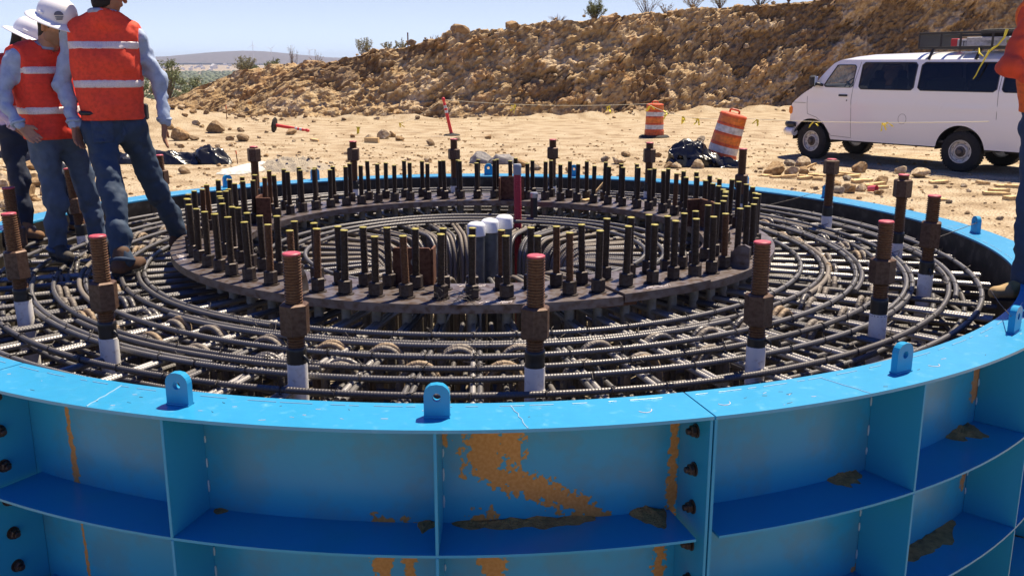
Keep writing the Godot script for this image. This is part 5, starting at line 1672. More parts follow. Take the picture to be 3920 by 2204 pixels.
	ds.cbox(Vector3(0.12, 1.38, 0), Vector3(0.5, 0.32, 1.6), 0.06)
	obj("dashboard", ds.mesh(), M.seat, v)
	for z in [0.45, -0.45]:
		var se := MB.new()
		se.cbox(Vector3(0.85, 1.0, z), Vector3(0.5, 0.16, 0.5), 0.05)
		se.cbox(Vector3(1.1, 1.38, z), Vector3(0.14, 0.72, 0.5), 0.05, Basis(Vector3.BACK, -0.15))
		se.cbox(Vector3(1.17, 1.8, z), Vector3(0.1, 0.2, 0.28), 0.04)
		obj("front_seat", se.mesh(), M.seat, v)
	for q in [2.1, 3.0, 3.9]:
		var se := MB.new()
		se.cbox(Vector3(q, 1.0, 0), Vector3(0.45, 0.16, 1.5), 0.05)
		se.cbox(Vector3(q + 0.24, 1.4, 0), Vector3(0.13, 0.7, 1.5), 0.05, Basis(Vector3.BACK, -0.12))
		obj("bench_seat", se.mesh(), M.seat, v)
	var sw := MB.new()
	var loop := PackedVector3Array()
	for k in 24:
		loop.append(Vector3(0, cos(TAU * k / 24.0) * 0.19, sin(TAU * k / 24.0) * 0.19))
	sw.tube(loop, 0.014, 6, true)
	sw.line(Vector3(-0.12, 0, 0), Vector3(0, 0, 0), 0.025)
	sw.line(Vector3(0, -0.18, 0), Vector3(0, 0.18, 0), 0.012)
	obj("steering_wheel", sw.mesh(), M.trim, v, Transform3D(Basis(Vector3.BACK, -0.6), Vector3(0.5, 1.58, 0.42)))
	# wheels and wells
	var tyre := MB.new()
	tyre.lathe([Vector2(0.21, -0.10), Vector2(0.25, -0.115), Vector2(0.34, -0.118), Vector2(0.372, -0.10), Vector2(0.385, -0.075), Vector2(0.388, 0.0), Vector2(0.385, 0.075), Vector2(0.372, 0.10), Vector2(0.34, 0.118), Vector2(0.25, 0.115), Vector2(0.21, 0.10)], 40, Transform3D(Basis(Vector3.RIGHT, PI / 2), Vector3.ZERO), true)
	for k in 44:
		for s in [-0.066, 0.066]:
			tyre.box(Vector3(cos(TAU * k / 44.0) * 0.384, sin(TAU * k / 44.0) * 0.384, s), Vector3(0.02, 0.034, 0.07), Basis(Vector3.BACK, TAU * k / 44.0))
	var tm := tyre.mesh()
	var rm := MB.new()
	rm.lathe([Vector2(0.218, 0.10), Vector2(0.222, 0.108), Vector2(0.205, 0.108), Vector2(0.195, 0.07), Vector2(0.15, 0.062), Vector2(0.125, 0.085), Vector2(0.10, 0.085)], 36, Transform3D(Basis(Vector3.RIGHT, PI / 2), Vector3.ZERO), false)
	rm.lathe([Vector2(0.21, -0.10), Vector2(0.19, -0.06), Vector2(0.0, -0.05)], 24, Transform3D(Basis(Vector3.RIGHT, PI / 2), Vector3.ZERO), false)
	var rmm := rm.mesh()
	var hb := MB.new()
	hb.lathe([Vector2(0.105, 0.083), Vector2(0.10, 0.088), Vector2(0.06, 0.10), Vector2(0.055, 0.15), Vector2(0.04, 0.16), Vector2(0, 0.16)], 20, Transform3D(Basis(Vector3.RIGHT, PI / 2), Vector3.ZERO), false)
	for k in 8:
		hb.lathe([Vector2(0.011, 0.085), Vector2(0.011, 0.115), Vector2(0, 0.115)], 6, Transform3D(Basis(Vector3.BACK, TAU * k / 8.0), Vector3.ZERO) * Transform3D(Basis(Vector3.RIGHT, PI / 2), Vector3(0.083, 0, 0)))
	var slot := MB.new()
	slot.cbox(Vector3.ZERO, Vector3(0.013, 0.045, 0.006), 0.001)
	for q in [[0.0, 1.0], [0.0, -1.0], [3.29, 1.0], [3.29, -1.0]]:
		var xf := Transform3D(Basis(Vector3.UP, 0.0 if q[1] > 0 else PI), Vector3(q[0], 0.388, q[1] * 0.86))
		if q[0] == 0.0:
			xf = Transform3D(Basis(Vector3.UP, (0.0 if q[1] > 0 else PI) - 0.12), Vector3(q[0], 0.388, q[1] * 0.86))
		var wh := obj("wheel", tm, M.rubber, v, xf)
		obj("rim", rmm, M.rim, wh)
		obj("hub", hb.mesh(), M.hub, wh)
		for k in 8:
			obj("slot", slot.mesh(), M.seam, wh, Transform3D(Basis(Vector3.BACK, TAU * (k + 0.5) / 8.0), Basis(Vector3.BACK, TAU * (k + 0.5) / 8.0) * Vector3(0.172, 0, 0.0675)))
	for c in [[-0.02, 0.40, 0.475], [3.26, 0.40, 0.485]]:
		for s in [-1.0, 1.0]:
			var wl := MB.new()
			var m := 20
			for i in m + 1:
				var a := PI * i / m
				var d := Vector3(-cos(a), sin(a), 0)
				wl.vert(Vector3(c[0], c[1], s * 0.5) + d * c[2], -d)
				wl.vert(Vector3(c[0], c[1], s * 0.975) + d * c[2] - Vector3(0, 0, s * 0.02), -d)
			for i in m:
				wl.quad(i * 2, i * 2 + 1, i * 2 + 3, i * 2 + 2)
			obj("wheel_well", wl.mesh(), M.trim, v)
	var ax := MB.new()
	ax.line(Vector3(3.29, 0.388, -0.8), Vector3(3.29, 0.388, 0.8), 0.05, 10)
	ax.line(Vector3(0, 0.36, -0.8), Vector3(0, 0.36, 0.8), 0.045, 10)
	ax.cbox(Vector3(1.6, 0.43, 0), Vector3(4.4, 0.1, 0.9), 0.02)
	ax.cbox(Vector3(4.2, 0.42, 0), Vector3(0.7, 0.14, 0.8), 0.03)
	obj("chassis", ax.mesh(), M.rubber, v)
	# shut lines
	for s in [-1.0, 1.0]:
		for path in [[[-0.16, 1.34], [-0.15, 1.1], [-0.13, 0.97], [0.1, 0.9], [0.28, 0.78], [0.38, 0.62], [0.46, 0.53], [0.94, 0.51], [0.93, 0.9], [0.90, 1.3], [0.93, 1.6], [0.99, 2.0], [1.0, 2.08]], [[3.92, 2.08], [3.9, 1.5], [3.92, 0.9]], [[-0.6, 1.2], [-0.3, 1.2], [-0.16, 1.2]]]:
			var b := MB.new()
			var pts := PackedVector3Array()
			for i in path.size() - 1:
				for k in 5:
					var t := k / 5.0
					var px := lerpf(path[i][0], path[i + 1][0], t)
					var py := lerpf(path[i][1], path[i + 1][1], t)
					pts.append(van_pt(px, py, s, -0.001))
			b.tube(pts, 0.0045, 5, false, false)
			obj("shut_line", b.mesh(), M.seam, v)
		var dh := MB.new()
		dh.cbox(van_pt(0.71, 1.38, s, 0.012), Vector3(0.2, 0.04, 0.028), 0.008)
		obj("door_handle", dh.mesh(), M.trim, v)
		var lk := MB.new()
		lk.lathe([Vector2(0.014, 0), Vector2(0.014, 0.006), Vector2(0, 0.006)], 12, Transform3D(Basis(Vector3.RIGHT, s * PI / 2), van_pt(0.8, 1.28, s, 0.0)))
		obj("door_lock", lk.mesh(), M.trim, v)
		var am := MB.new()
		am.cbox(Vector3(-0.60, 1.03, s * 0.815), Vector3(0.2, 0.18, 0.16), 0.035, Basis(Vector3.UP, s * 0.3))
		obj("corner_lamp", am.mesh(), M.amber, v)
		var hl := MB.new()
		hl.cbox(Vector3(-0.70, 1.02, s * 0.55), Vector3(0.05, 0.17, 0.3), 0.02)
		obj("headlight", hl.mesh(), M.clearglass, v)
		var mr := MB.new()
		mr.cbox(van_pt(0.03, 1.67, s, 0.14), Vector3(0.13, 0.24, 0.2), 0.04, Basis(Vector3.UP, s * 0.2))
		mr.line(van_pt(0.2, 1.58, s, -0.01), van_pt(0.06, 1.62, s, 0.08), 0.03, 8)
		var mo := obj("wing_mirror", mr.mesh(), M.trim, v)
		var mg := MB.new()
		mg.cbox(van_pt(0.101, 1.67, s, 0.13), Vector3(0.006, 0.19, 0.15), 0.002, Basis(Vector3.UP, s * 0.2))
		obj("mirror_glass", mg.mesh(), M.mirror, mo)
	var fd := MB.new()
	var ring := PackedVector3Array()
	for k in 28:
		var px := 2.07 + 0.085 * cos(TAU * k / 28.0)
		var py := 0.95 + 0.1 * sin(TAU * k / 28.0)
		ring.append(van_pt(px, py, 1.0, -0.001))
	fd.tube(ring, 0.004, 5, true)
	obj("fuel_flap", fd.mesh(), M.seam, v)
	# bumpers and grille
	var bp := MB.new()
	for s in [-1.0, 1.0]:
		bp.tube(PackedVector3Array([Vector3(-0.80, 0.56, 0.0), Vector3(-0.79, 0.56, s * 0.5), Vector3(-0.74, 0.56, s * 0.8), Vector3(-0.6, 0.56, s * 0.9), Vector3(-0.47, 0.56, s * 0.93)]), [0.1, 0.1, 0.1, 0.095, 0.09], 10)
	obj("front_bumper", bp.mesh(), M.vanpaint, v)
	var bt := MB.new()
	for s in [-1.0, 1.0]:
		bt.tube(PackedVector3Array([Vector3(-0.80, 0.72, 0.0), Vector3(-0.79, 0.72, s * 0.5), Vector3(-0.75, 0.72, s * 0.8), Vector3(-0.62, 0.72, s * 0.915), Vector3(-0.45, 0.72, s * 0.95)]), [0.07, 0.07, 0.07, 0.065, 0.05], 8)
	obj("bumper_pad", bt.mesh(), M.trim, v)
	var gr := MB.new()
	gr.cbox(Vector3(-0.72, 1.0, 0), Vector3(0.05, 0.22, 0.7), 0.02)
	obj("grille", gr.mesh(), M.trim, v)
	# roof rack
	var rk := thing_part("roof_rack", v)
	var rail := MB.new()
	var t := 0.022
	for y in [2.33, 2.6]:
		for s in [-1.0, 1.0]:
			rail.cbox(Vector3(3.3, y, s * 0.82), Vector3(2.26, t * 2.0, t * 1.6), 0.004)
		for q in [2.18, 4.42]:
			rail.cbox(Vector3(q, y, 0), Vector3(t * 1.6, t * 2.0, 1.6), 0.004)
	for s in [-1.0, 1.0]:
		for q in [2.18, 2.62, 3.0, 3.6, 4.42]:
			rail.cbox(Vector3(q, 2.465, s * 0.82), Vector3(t * 1.6, 0.23, t * 1.4), 0.004)
	rail.cbox(Vector3(2.165, 2.465, 0), Vector3(0.012, 0.25, 1.6), 0.003)
	obj("frame", rail.mesh(), M.trim, rk)
	for q in [2.48, 3.4, 4.3]:
		for s in [-1.0, 1.0]:
			var lg := MB.new()
			lg.tube(PackedVector3Array([Vector3(q, 2.31, s * 0.80), Vector3(q - 0.02, 2.22, s * 0.84), Vector3(q - 0.04, 2.11, s * 0.885)]), 0.028, 6)
			obj("rack_foot", lg.mesh(), M.trim, rk)
	for k in 7:
		var sl := MB.new()
		sl.cbox(Vector3(2.35 + 0.32 * k, 2.345, 0), Vector3(0.06, 0.012, 1.6), 0.003)
		obj("cross_slat", sl.mesh(), M.trim, rk)
	# load on the rack
	var vx := v.transform
	var bx := MB.new()
	bx.cbox(Vector3(0, 0.085, 0), Vector3(1.05, 0.17, 0.9), 0.012)
	var wb := thing("white_crate", "flat white carton with yellow sticker on the van's roof rack", "carton", vx * Transform3D(Basis(), Vector3(3.55, 2.352, 0.2)))
	obj("carton", bx.mesh(), M.whitebox, wb)
	var stk := MB.new()
	stk.cbox(Vector3(0.30, 0.08, 0.452), Vector3(0.15, 0.055, 0.003), 0.001)
	obj("sticker", stk.mesh(), M.yellow, wb)
	var prn := MB.new()
	for k in 3:
		prn.cbox(Vector3(-0.1 + 0.03 * k, 0.09 - 0.02 * k, 0.4515), Vector3(0.3 - 0.05 * k, 0.008, 0.002), 0.0005)
	obj("print_lines", prn.mesh(), M.greypipe, wb)
	var tr := MB.new()
	tr.lathe([Vector2(0.22, -0.06), Vector2(0.36, -0.07), Vector2(0.4, -0.05), Vector2(0.41, 0.0), Vector2(0.4, 0.05), Vector2(0.36, 0.07), Vector2(0.22, 0.06)], 40, Transform3D(), true)
	for k in 52:
		tr.box(Vector3(cos(TAU * k / 52.0) * 0.407, 0, sin(TAU * k / 52.0) * 0.407), Vector3(0.018, 0.1, 0.028), Basis(Vector3.UP, -TAU * k / 52.0))
	tag(obj("spare_tyre", tr.mesh(), M.rubber, self, vx * Transform3D(Basis(), Vector3(3.55, 2.595, 0.25))), "black tyre lying flat on the carton on the van roof", "tyre")
	var rb := thing("red_box", "red and white box on the roof rack before the carton", "box", vx * Transform3D(Basis(Vector3.UP, 0.1), Vector3(2.82, 2.352, 0.35)))
	var r1 := MB.new()
	r1.cbox(Vector3(-0.10, 0.075, 0), Vector3(0.12, 0.15, 0.4), 0.01)
	obj("red_end", r1.mesh(), M.redbox, rb)
	var r2 := MB.new()
	r2.cbox(Vector3(0.1, 0.07, 0), Vector3(0.28, 0.14, 0.4), 0.01)
	obj("white_body", r2.mesh(), M.whitebox, rb)
	for k in 3:
		var l := MB.new()
		l.cbox(Vector3(0.03 + 0.055 * k, 0.045, 0.2015), Vector3(0.014, 0.07, 0.002), 0.0005)
		l.cbox(Vector3(0.03 + 0.055 * k, 0.085, 0.2015), Vector3(0.04, 0.014, 0.002), 0.0005)
		obj("letter", l.mesh(), M.trim, rb)
	var yb := MB.new()
	yb.tube(PackedVector3Array([Vector3(3.85, 2.64, 0.84), Vector3(3.83, 2.5, 0.87), Vector3(3.74, 2.36, 0.9), Vector3(3.62, 2.26, 0.93), Vector3(3.55, 2.1, 0.95), Vector3(3.5, 1.95, 1.0), Vector3(3.46, 1.82, 1.02), Vector3(3.42, 1.75, 1.03)]), [0.03, 0.02, 0.018, 0.024, 0.016, 0.014, 0.012, 0.008], 5)
	yb.tube(PackedVector3Array([Vector3(3.38, 2.31, 0.85), Vector3(3.43, 2.22, 0.93), Vector3(3.52, 2.16, 0.94)]), [0.012, 0.02, 0.008], 5)
	tag(obj("yellow_streamer", yb.mesh(), M.ribbon, self, vx), "yellow tape tail hanging from roof rack over the rear window", "tape")

func thing_part(called: String, parent: Node3D) -> Node3D:
	var o := Node3D.new()
	o.name = called
	parent.add_child(o, true)
	return o
func leaf(b: MB, p: Vector3, s: float) -> void:
	var d := Vector3(rng.randf_range(-1, 1), rng.randf_range(-0.6, 1), rng.randf_range(-1, 1)).normalized()
	var e := d.cross(Vector3(rng.randf_range(-1, 1), rng.randf_range(-1, 1), rng.randf_range(-1, 1))).normalized()
	var nn := d.cross(e).normalized()
	var i0 := b.vert(p - d * s * 0.5, nn)
	var i1 := b.vert(p + e * s * 0.22, nn)
	var i2 := b.vert(p + d * s * 0.5, nn)
	var i3 := b.vert(p - e * s * 0.22, nn)
	b.quad(i0, i1, i2, i3)

# upright brush: stems fanning out, leaves along the upper half
func shrub(label: String, at0: Vector3, h: float, w: float, stems: int, leaves: int, lm: Material, called := "desert_shrub", ls := 0.06) -> void:
	var o := thing(called, label, "shrub", Transform3D(Basis(), at0), "shrubs along the crest of the bank")
	var sb := MB.new()
	var lb := MB.new()
	for k in stems:
		var a := rng.randf() * TAU
		var r := sqrt(rng.randf()) * w
		var tip := Vector3(cos(a) * r, h * rng.randf_range(0.6, 1.05) * (1.0 - 0.25 * r / maxf(w, 0.01)), sin(a) * r)
		var bend := Vector3(rng.randf_range(-0.1, 0.1), 0, rng.randf_range(-0.1, 0.1)) * h
		var pts := PackedVector3Array()
		for q in 5:
			var t := q / 4.0
			pts.append(Vector3(tip.x * pow(t, 1.3), tip.y * t, tip.z * pow(t, 1.3)) + bend * sin(PI * t))
		sb.tube(pts, [0.016, 0.013, 0.01, 0.007, 0.003], 4, false, false)
		for q in leaves:
			var t := 0.35 + 0.65 * sqrt(rng.randf())
			var f := t * 4.0
			var i := mini(int(f), 3)
			leaf(lb, pts[i].lerp(pts[i + 1], f - i) + Vector3(rng.randf_range(-1, 1), rng.randf_range(-1, 1), rng.randf_range(-1, 1)) * 0.06 * h, ls * rng.randf_range(0.7, 1.4))
	obj("stems", sb.mesh(), M.stem, o)
	if leaves > 0:
		obj("foliage", lb.mesh(), lm, o)

func tree(label: String, at0: Vector3, h: float, w: float, sd: int) -> void:
	var o := thing("bushy_tree", label, "tree", Transform3D(Basis(), at0), "green trees beyond the spoil ridge")
	var tb := MB.new()
	var lb := MB.new()
	tb.tube(PackedVector3Array([Vector3(0, -0.3, 0), Vector3(0.03, h * 0.25, 0), Vector3(-0.02, h * 0.55, 0.04)]), [0.14, 0.1, 0.06], 8)
	var r := RandomNumberGenerator.new()
	r.seed = sd
	for k in 34:
		var a := r.randf() * TAU
		var e := r.randf_range(-0.25, 1.0)
		var rr := w * sqrt(r.randf()) * sqrt(maxf(0.12, 1.0 - e * e * 0.8))
		var c := Vector3(cos(a) * rr, h * (0.55 + 0.42 * e), sin(a) * rr)
		tb.tube(PackedVector3Array([Vector3(0, h * 0.3, 0), c * 0.6 + Vector3(0, h * 0.1, 0), c]), [0.05, 0.03, 0.012], 5, false, false)
		var cr := r.randf_range(0.22, 0.45) * w * 0.6
		for q in 110:
			var d := Vector3(rng.randfn(), rng.randfn(), rng.randfn())
			leaf(lb, c + d * cr * 0.55, 0.16 * rng.randf_range(0.6, 1.4))
	obj("trunk", tb.mesh(), M.stem, o)
	obj("crown", lb.mesh(), M.leafgreen, o)

func make_far() -> void:
	# hills on the horizon
	var crest := [[-7000.0, 30.0], [-3140.0, 35.0], [-2584.0, 18.0], [-2211.0, 25.0], [-1930.0, 36.0], [-1782.0, 30.0], [-1652.0, 31.0], [-1521.0, 34.0], [-1465.0, 41.0], [-1352.0, 52.0], [-1240.0, 59.0], [-1129.0, 54.0], [-1018.0, 41.0], [-851.0, 27.0], [-535.0, 17.0], [210.0, 13.0], [1500.0, 25.0], [3500.0, 40.0], [7000.0, 20.0]]
	var b := MB.new()
	var nz := noise(0.004, 5, 15)
	var nu := 260
	var nv := 26
	for i in nu + 1:
		var x := lerpf(-6000.0, 6000.0, pow(float(i) / nu, 1.0))
		var top := table(crest, x)
		for j in nv + 1:
			var t := float(j) / nv
			var z := lerpf(-3750.0, -5600.0, t)
			# follow the view line so that the crest stands at z = -4500
			var up := sin(PI * clampf((z + 3700.0) / -1600.0, 0.0, 1.0))
			var h := -8.0 + (top + 8.0) * pow(up, 0.8) + 7.0 * nz.get_noise_2d(x, z) * up * (1.0 - 0.7 * up)
			b.vert(Vector3(x, h, z), Vector3.UP)
	for i in nu:
		for j in nv:
			var k := i * (nv + 1) + j
			b.quad(k, k + 1, k + nv + 2, k + nv + 1)
	structure("hills", smooth(b), M.hill, "low purple brown hills on the horizon", "hills")
	# the far town
	var houses := [[-1039, -13.8, -2851, 17], [-1169, -8.6, -3282, 8], [-1098, -10.5, -3132, 9], [-1031, -11.3, -3081, 6], [-1013, -11.3, -3087, 8], [-1002, -11.3, -3085, 11], [-951, -15.1, -2760, 7], [-910, -16.5, -2652, 5], [-887, -16.6, -2639, 9], [-950, -13.9, -2871, 8], [-902, -15.0, -2792, 9], [-1040, -8.4, -3341, 12], [-1083, -5.3, -3615, 11], [-996, -8.1, -3380, 10], [-892, -14.1, -2863, 16], [-811, -17.6, -2574, 8], [-853, -14.2, -2875, 7], [-1070, -4.9, -3650, 6]]
	var hn := 0
	houses.sort_custom(func(a, b): return a[0] / a[2] > b[0] / b[2])
	var nth := ["leftmost", "second from left", "third from left", "fourth from left", "fifth from left", "sixth from left", "seventh from left", "eighth from left", "ninth from left", "tenth from left", "eleventh from left", "twelfth from left", "thirteenth from left", "fourteenth from left", "fifteenth from left", "sixteenth from left", "second from right", "rightmost"]
	for q in houses:
		var w: float = q[3] * 1.15
		var o := thing("white_house", "tiny white building of the far town below the hills, " + nth[hn], "building", at(q[0], q[1] - 0.6, q[2], 0.3 + 0.2 * (hn % 4)), "white buildings of the far town")
		var wb := MB.new()
		var hh := w * 0.42 + 1.5
		wb.box(Vector3(0, hh * 0.5, 0), Vector3(w, hh, w * 0.7))
		obj("walls", wb.mesh(), M.housewall, o)
		var rf := MB.new()
		rf.prism(PackedVector2Array([V(-w * 0.54, 0), V(w * 0.54, 0), V(0, w * 0.16)]), -w * 0.38, w * 0.38, at(0, hh + 0.02, 0))
		obj("roof", rf.mesh(), M.houseroof, o)
		hn += 1
	# wind turbines on the hill
	var tn := 0
	var tl := ["distant wind turbine on the hilltop, leftmost of four", "distant wind turbine, second from the left", "distant wind turbine, third from the left", "distant wind turbine, rightmost of four"]
	for q in [[-674.0, 30.0, -2500.0, 17.0, 0.0], [-627.0, 12.0, -2500.0, 26.0, 0.9], [-574.0, 2.0, -2500.0, 36.0, 0.5], [-527.0, 12.0, -2500.0, 22.0, 1.3]]:
		var o := thing("wind_turbine", tl[tn], "wind turbine", at(q[0], q[1] - 22.0, q[2]), "wind turbines on the hill")
		var H: float = q[3] + 22.0
		var tb := MB.new()
		tb.tube(PackedVector3Array([Vector3(0, -20, 0), Vector3(0, H, 0)]), [0.9, 0.5], 8)
		obj("tower", tb.mesh(), M.turbine, o)
		var nb := MB.new()
		nb.cbox(Vector3(0, H, 0), Vector3(1.4, 1.4, 3.5), 0.3)
		obj("nacelle", nb.mesh(), M.turbine, o)
		for k in 3:
			var bl := MB.new()
			var a: float = q[4] + TAU * k / 3.0
			var d := Vector3(sin(a), cos(a), 0)
			bl.tube(PackedVector3Array([Vector3(0, H, 2.2), Vector3(0, H, 2.2) + d * 4.0, Vector3(0, H, 2.2) + d * 15.0]), [0.35, 0.5, 0.12], 6)
			obj("blade", bl.mesh(), M.turbine, o)
		tn += 1
	# scrub on the far plain, one mass
	var sb := MB.new()
	sb.lathe([Vector2(0, 1.0), Vector2(0.5, 0.85), Vector2(0.8, 0.45), Vector2(0.75, 0.15), Vector2(0.3, -0.1)], 7)
	var mm := MultiMesh.new()
	mm.transform_format = MultiMesh.TRANSFORM_3D
	mm.mesh = sb.mesh()
	mm.instance_count = 4200
	for k in 4200:
		var d := 130.0 + 2300.0 * pow(rng.randf(), 1.6)
		var a := rng.randf_range(-0.56, -0.22)
		var x := sin(a) * d
		var z := 6.4 - cos(a) * d
		var s := rng.randf_range(0.8, 1.9) * (1.0 + d / 900.0)
		mm.set_instance_transform(k, Transform3D(Basis(Vector3.UP, rng.randf() * TAU).scaled(Vector3(s * rng.randf_range(0.9, 1.6), s * 0.9, s)), Vector3(x, table(FAR, d) - 0.1, z)))
	var mi := MultiMeshInstance3D.new()
	mi.name = "plain_scrub"
	mi.multimesh = mm
	mi.material_override = M.leafgreen
	add_child(mi)
	tag(mi, "dark green scrub covering the far plain", "scrub", "", "stuff")
	tree("green tree nearest the worker's sleeve beyond the ridge", Vector3(-27.3, -2.4, -70.0), 4.6, 1.6, 1)
	tree("green tree second from the worker's sleeve", Vector3(-26.2, -2.6, -74.0), 3.4, 1.4, 2)
	tree("low green tree in the middle of the gap", Vector3(-25.0, -2.6, -80.0), 3.2, 1.5, 3)
	tree("yellowish green tree touching the spoil ridge", Vector3(-24.6, -2.4, -85.0), 4.4, 1.2, 4)
	tree("green tree behind the worker's forearm", Vector3(-30.0, -2.4, -70.0), 4.0, 1.8, 5)
	# brush along the crest
	shrub("grey green upright bush on the crest right of the dry stalks", Vector3(-5.96, 2.2, -34.0), 1.0, 0.42, 26, 42, M.leafgrey)
	shrub("low spreading grey shrub right of the upright bush", Vector3(-4.9, 2.45, -34.0), 0.5, 0.4, 18, 30, M.leafgrey)
	shrub("second low shrub beside the brown crest stake", Vector3(-4.35, 2.5, -34.0), 0.55, 0.35, 18, 30, M.leafgrey)
	shrub("dense olive bush above the middle of the rock face", Vector3(3.85, 3.75, -35.6), 1.05, 0.5, 40, 70, M.leafgreen)
	shrub("spiky yucca like plant on the crest left of the olive bush", Vector3(2.25, 3.65, -35.4), 0.5, 0.5, 34, 0, M.leafgrey, "spiky_plant")
	shrub("tall bare twiggy bush right of the olive bush", Vector3(6.25, 4.0, -37.0), 1.45, 0.7, 22, 10, M.leafdry)
	shrub("thin dry bush beside the tall bare one", Vector3(7.2, 4.1, -37.5), 0.7, 0.5, 16, 10, M.leafdry)
	shrub("brownish brush on the crest at the picture's top", Vector3(8.6, 4.35, -38.4), 0.95, 0.6, 26, 18, M.leafdry)
	shrub("grey brush right of the brownish one on the crest", Vector3(9.9, 4.4, -38.8), 1.0, 0.6, 26, 24, M.leafgrey)
	shrub("dark thin brush on the high part of the crest", Vector3(11.9, 4.5, -39.4), 1.2, 0.8, 30, 20, M.leafgrey)
	shrub("grey brush farthest right above the van", Vector3(13.3, 4.8, -39.6), 0.8, 0.5, 20, 20, M.leafgrey)
	shrub("leafy green bush at the left end of the crest", Vector3(-12.4, 1.45, -39.0), 1.0, 0.6, 34, 50, M.leafgrey, "desert_shrub", 0.07)
	shrub("second leafy bush beside the green one at the left", Vector3(-11.2, 1.55, -39.5), 0.8, 0.5, 26, 40, M.leafgreen, "desert_shrub", 0.07)
	shrub("tall dry stalks on the left part of the crest", Vector3(-9.9, 1.7, -38.0), 1.3, 0.35, 12, 4, M.leafdry, "dry_stalks")
	shrub("short dry stalks right of the tall ones", Vector3(-8.6, 1.8, -37.0), 0.9, 0.4, 12, 4, M.leafdry, "dry_stalks")
	shrub("thin reddish grass tuft on the sloping crest", Vector3(-3.0, 2.75, -33.5), 0.5, 0.45, 16, 3, M.leafdry, "grass_tuft")
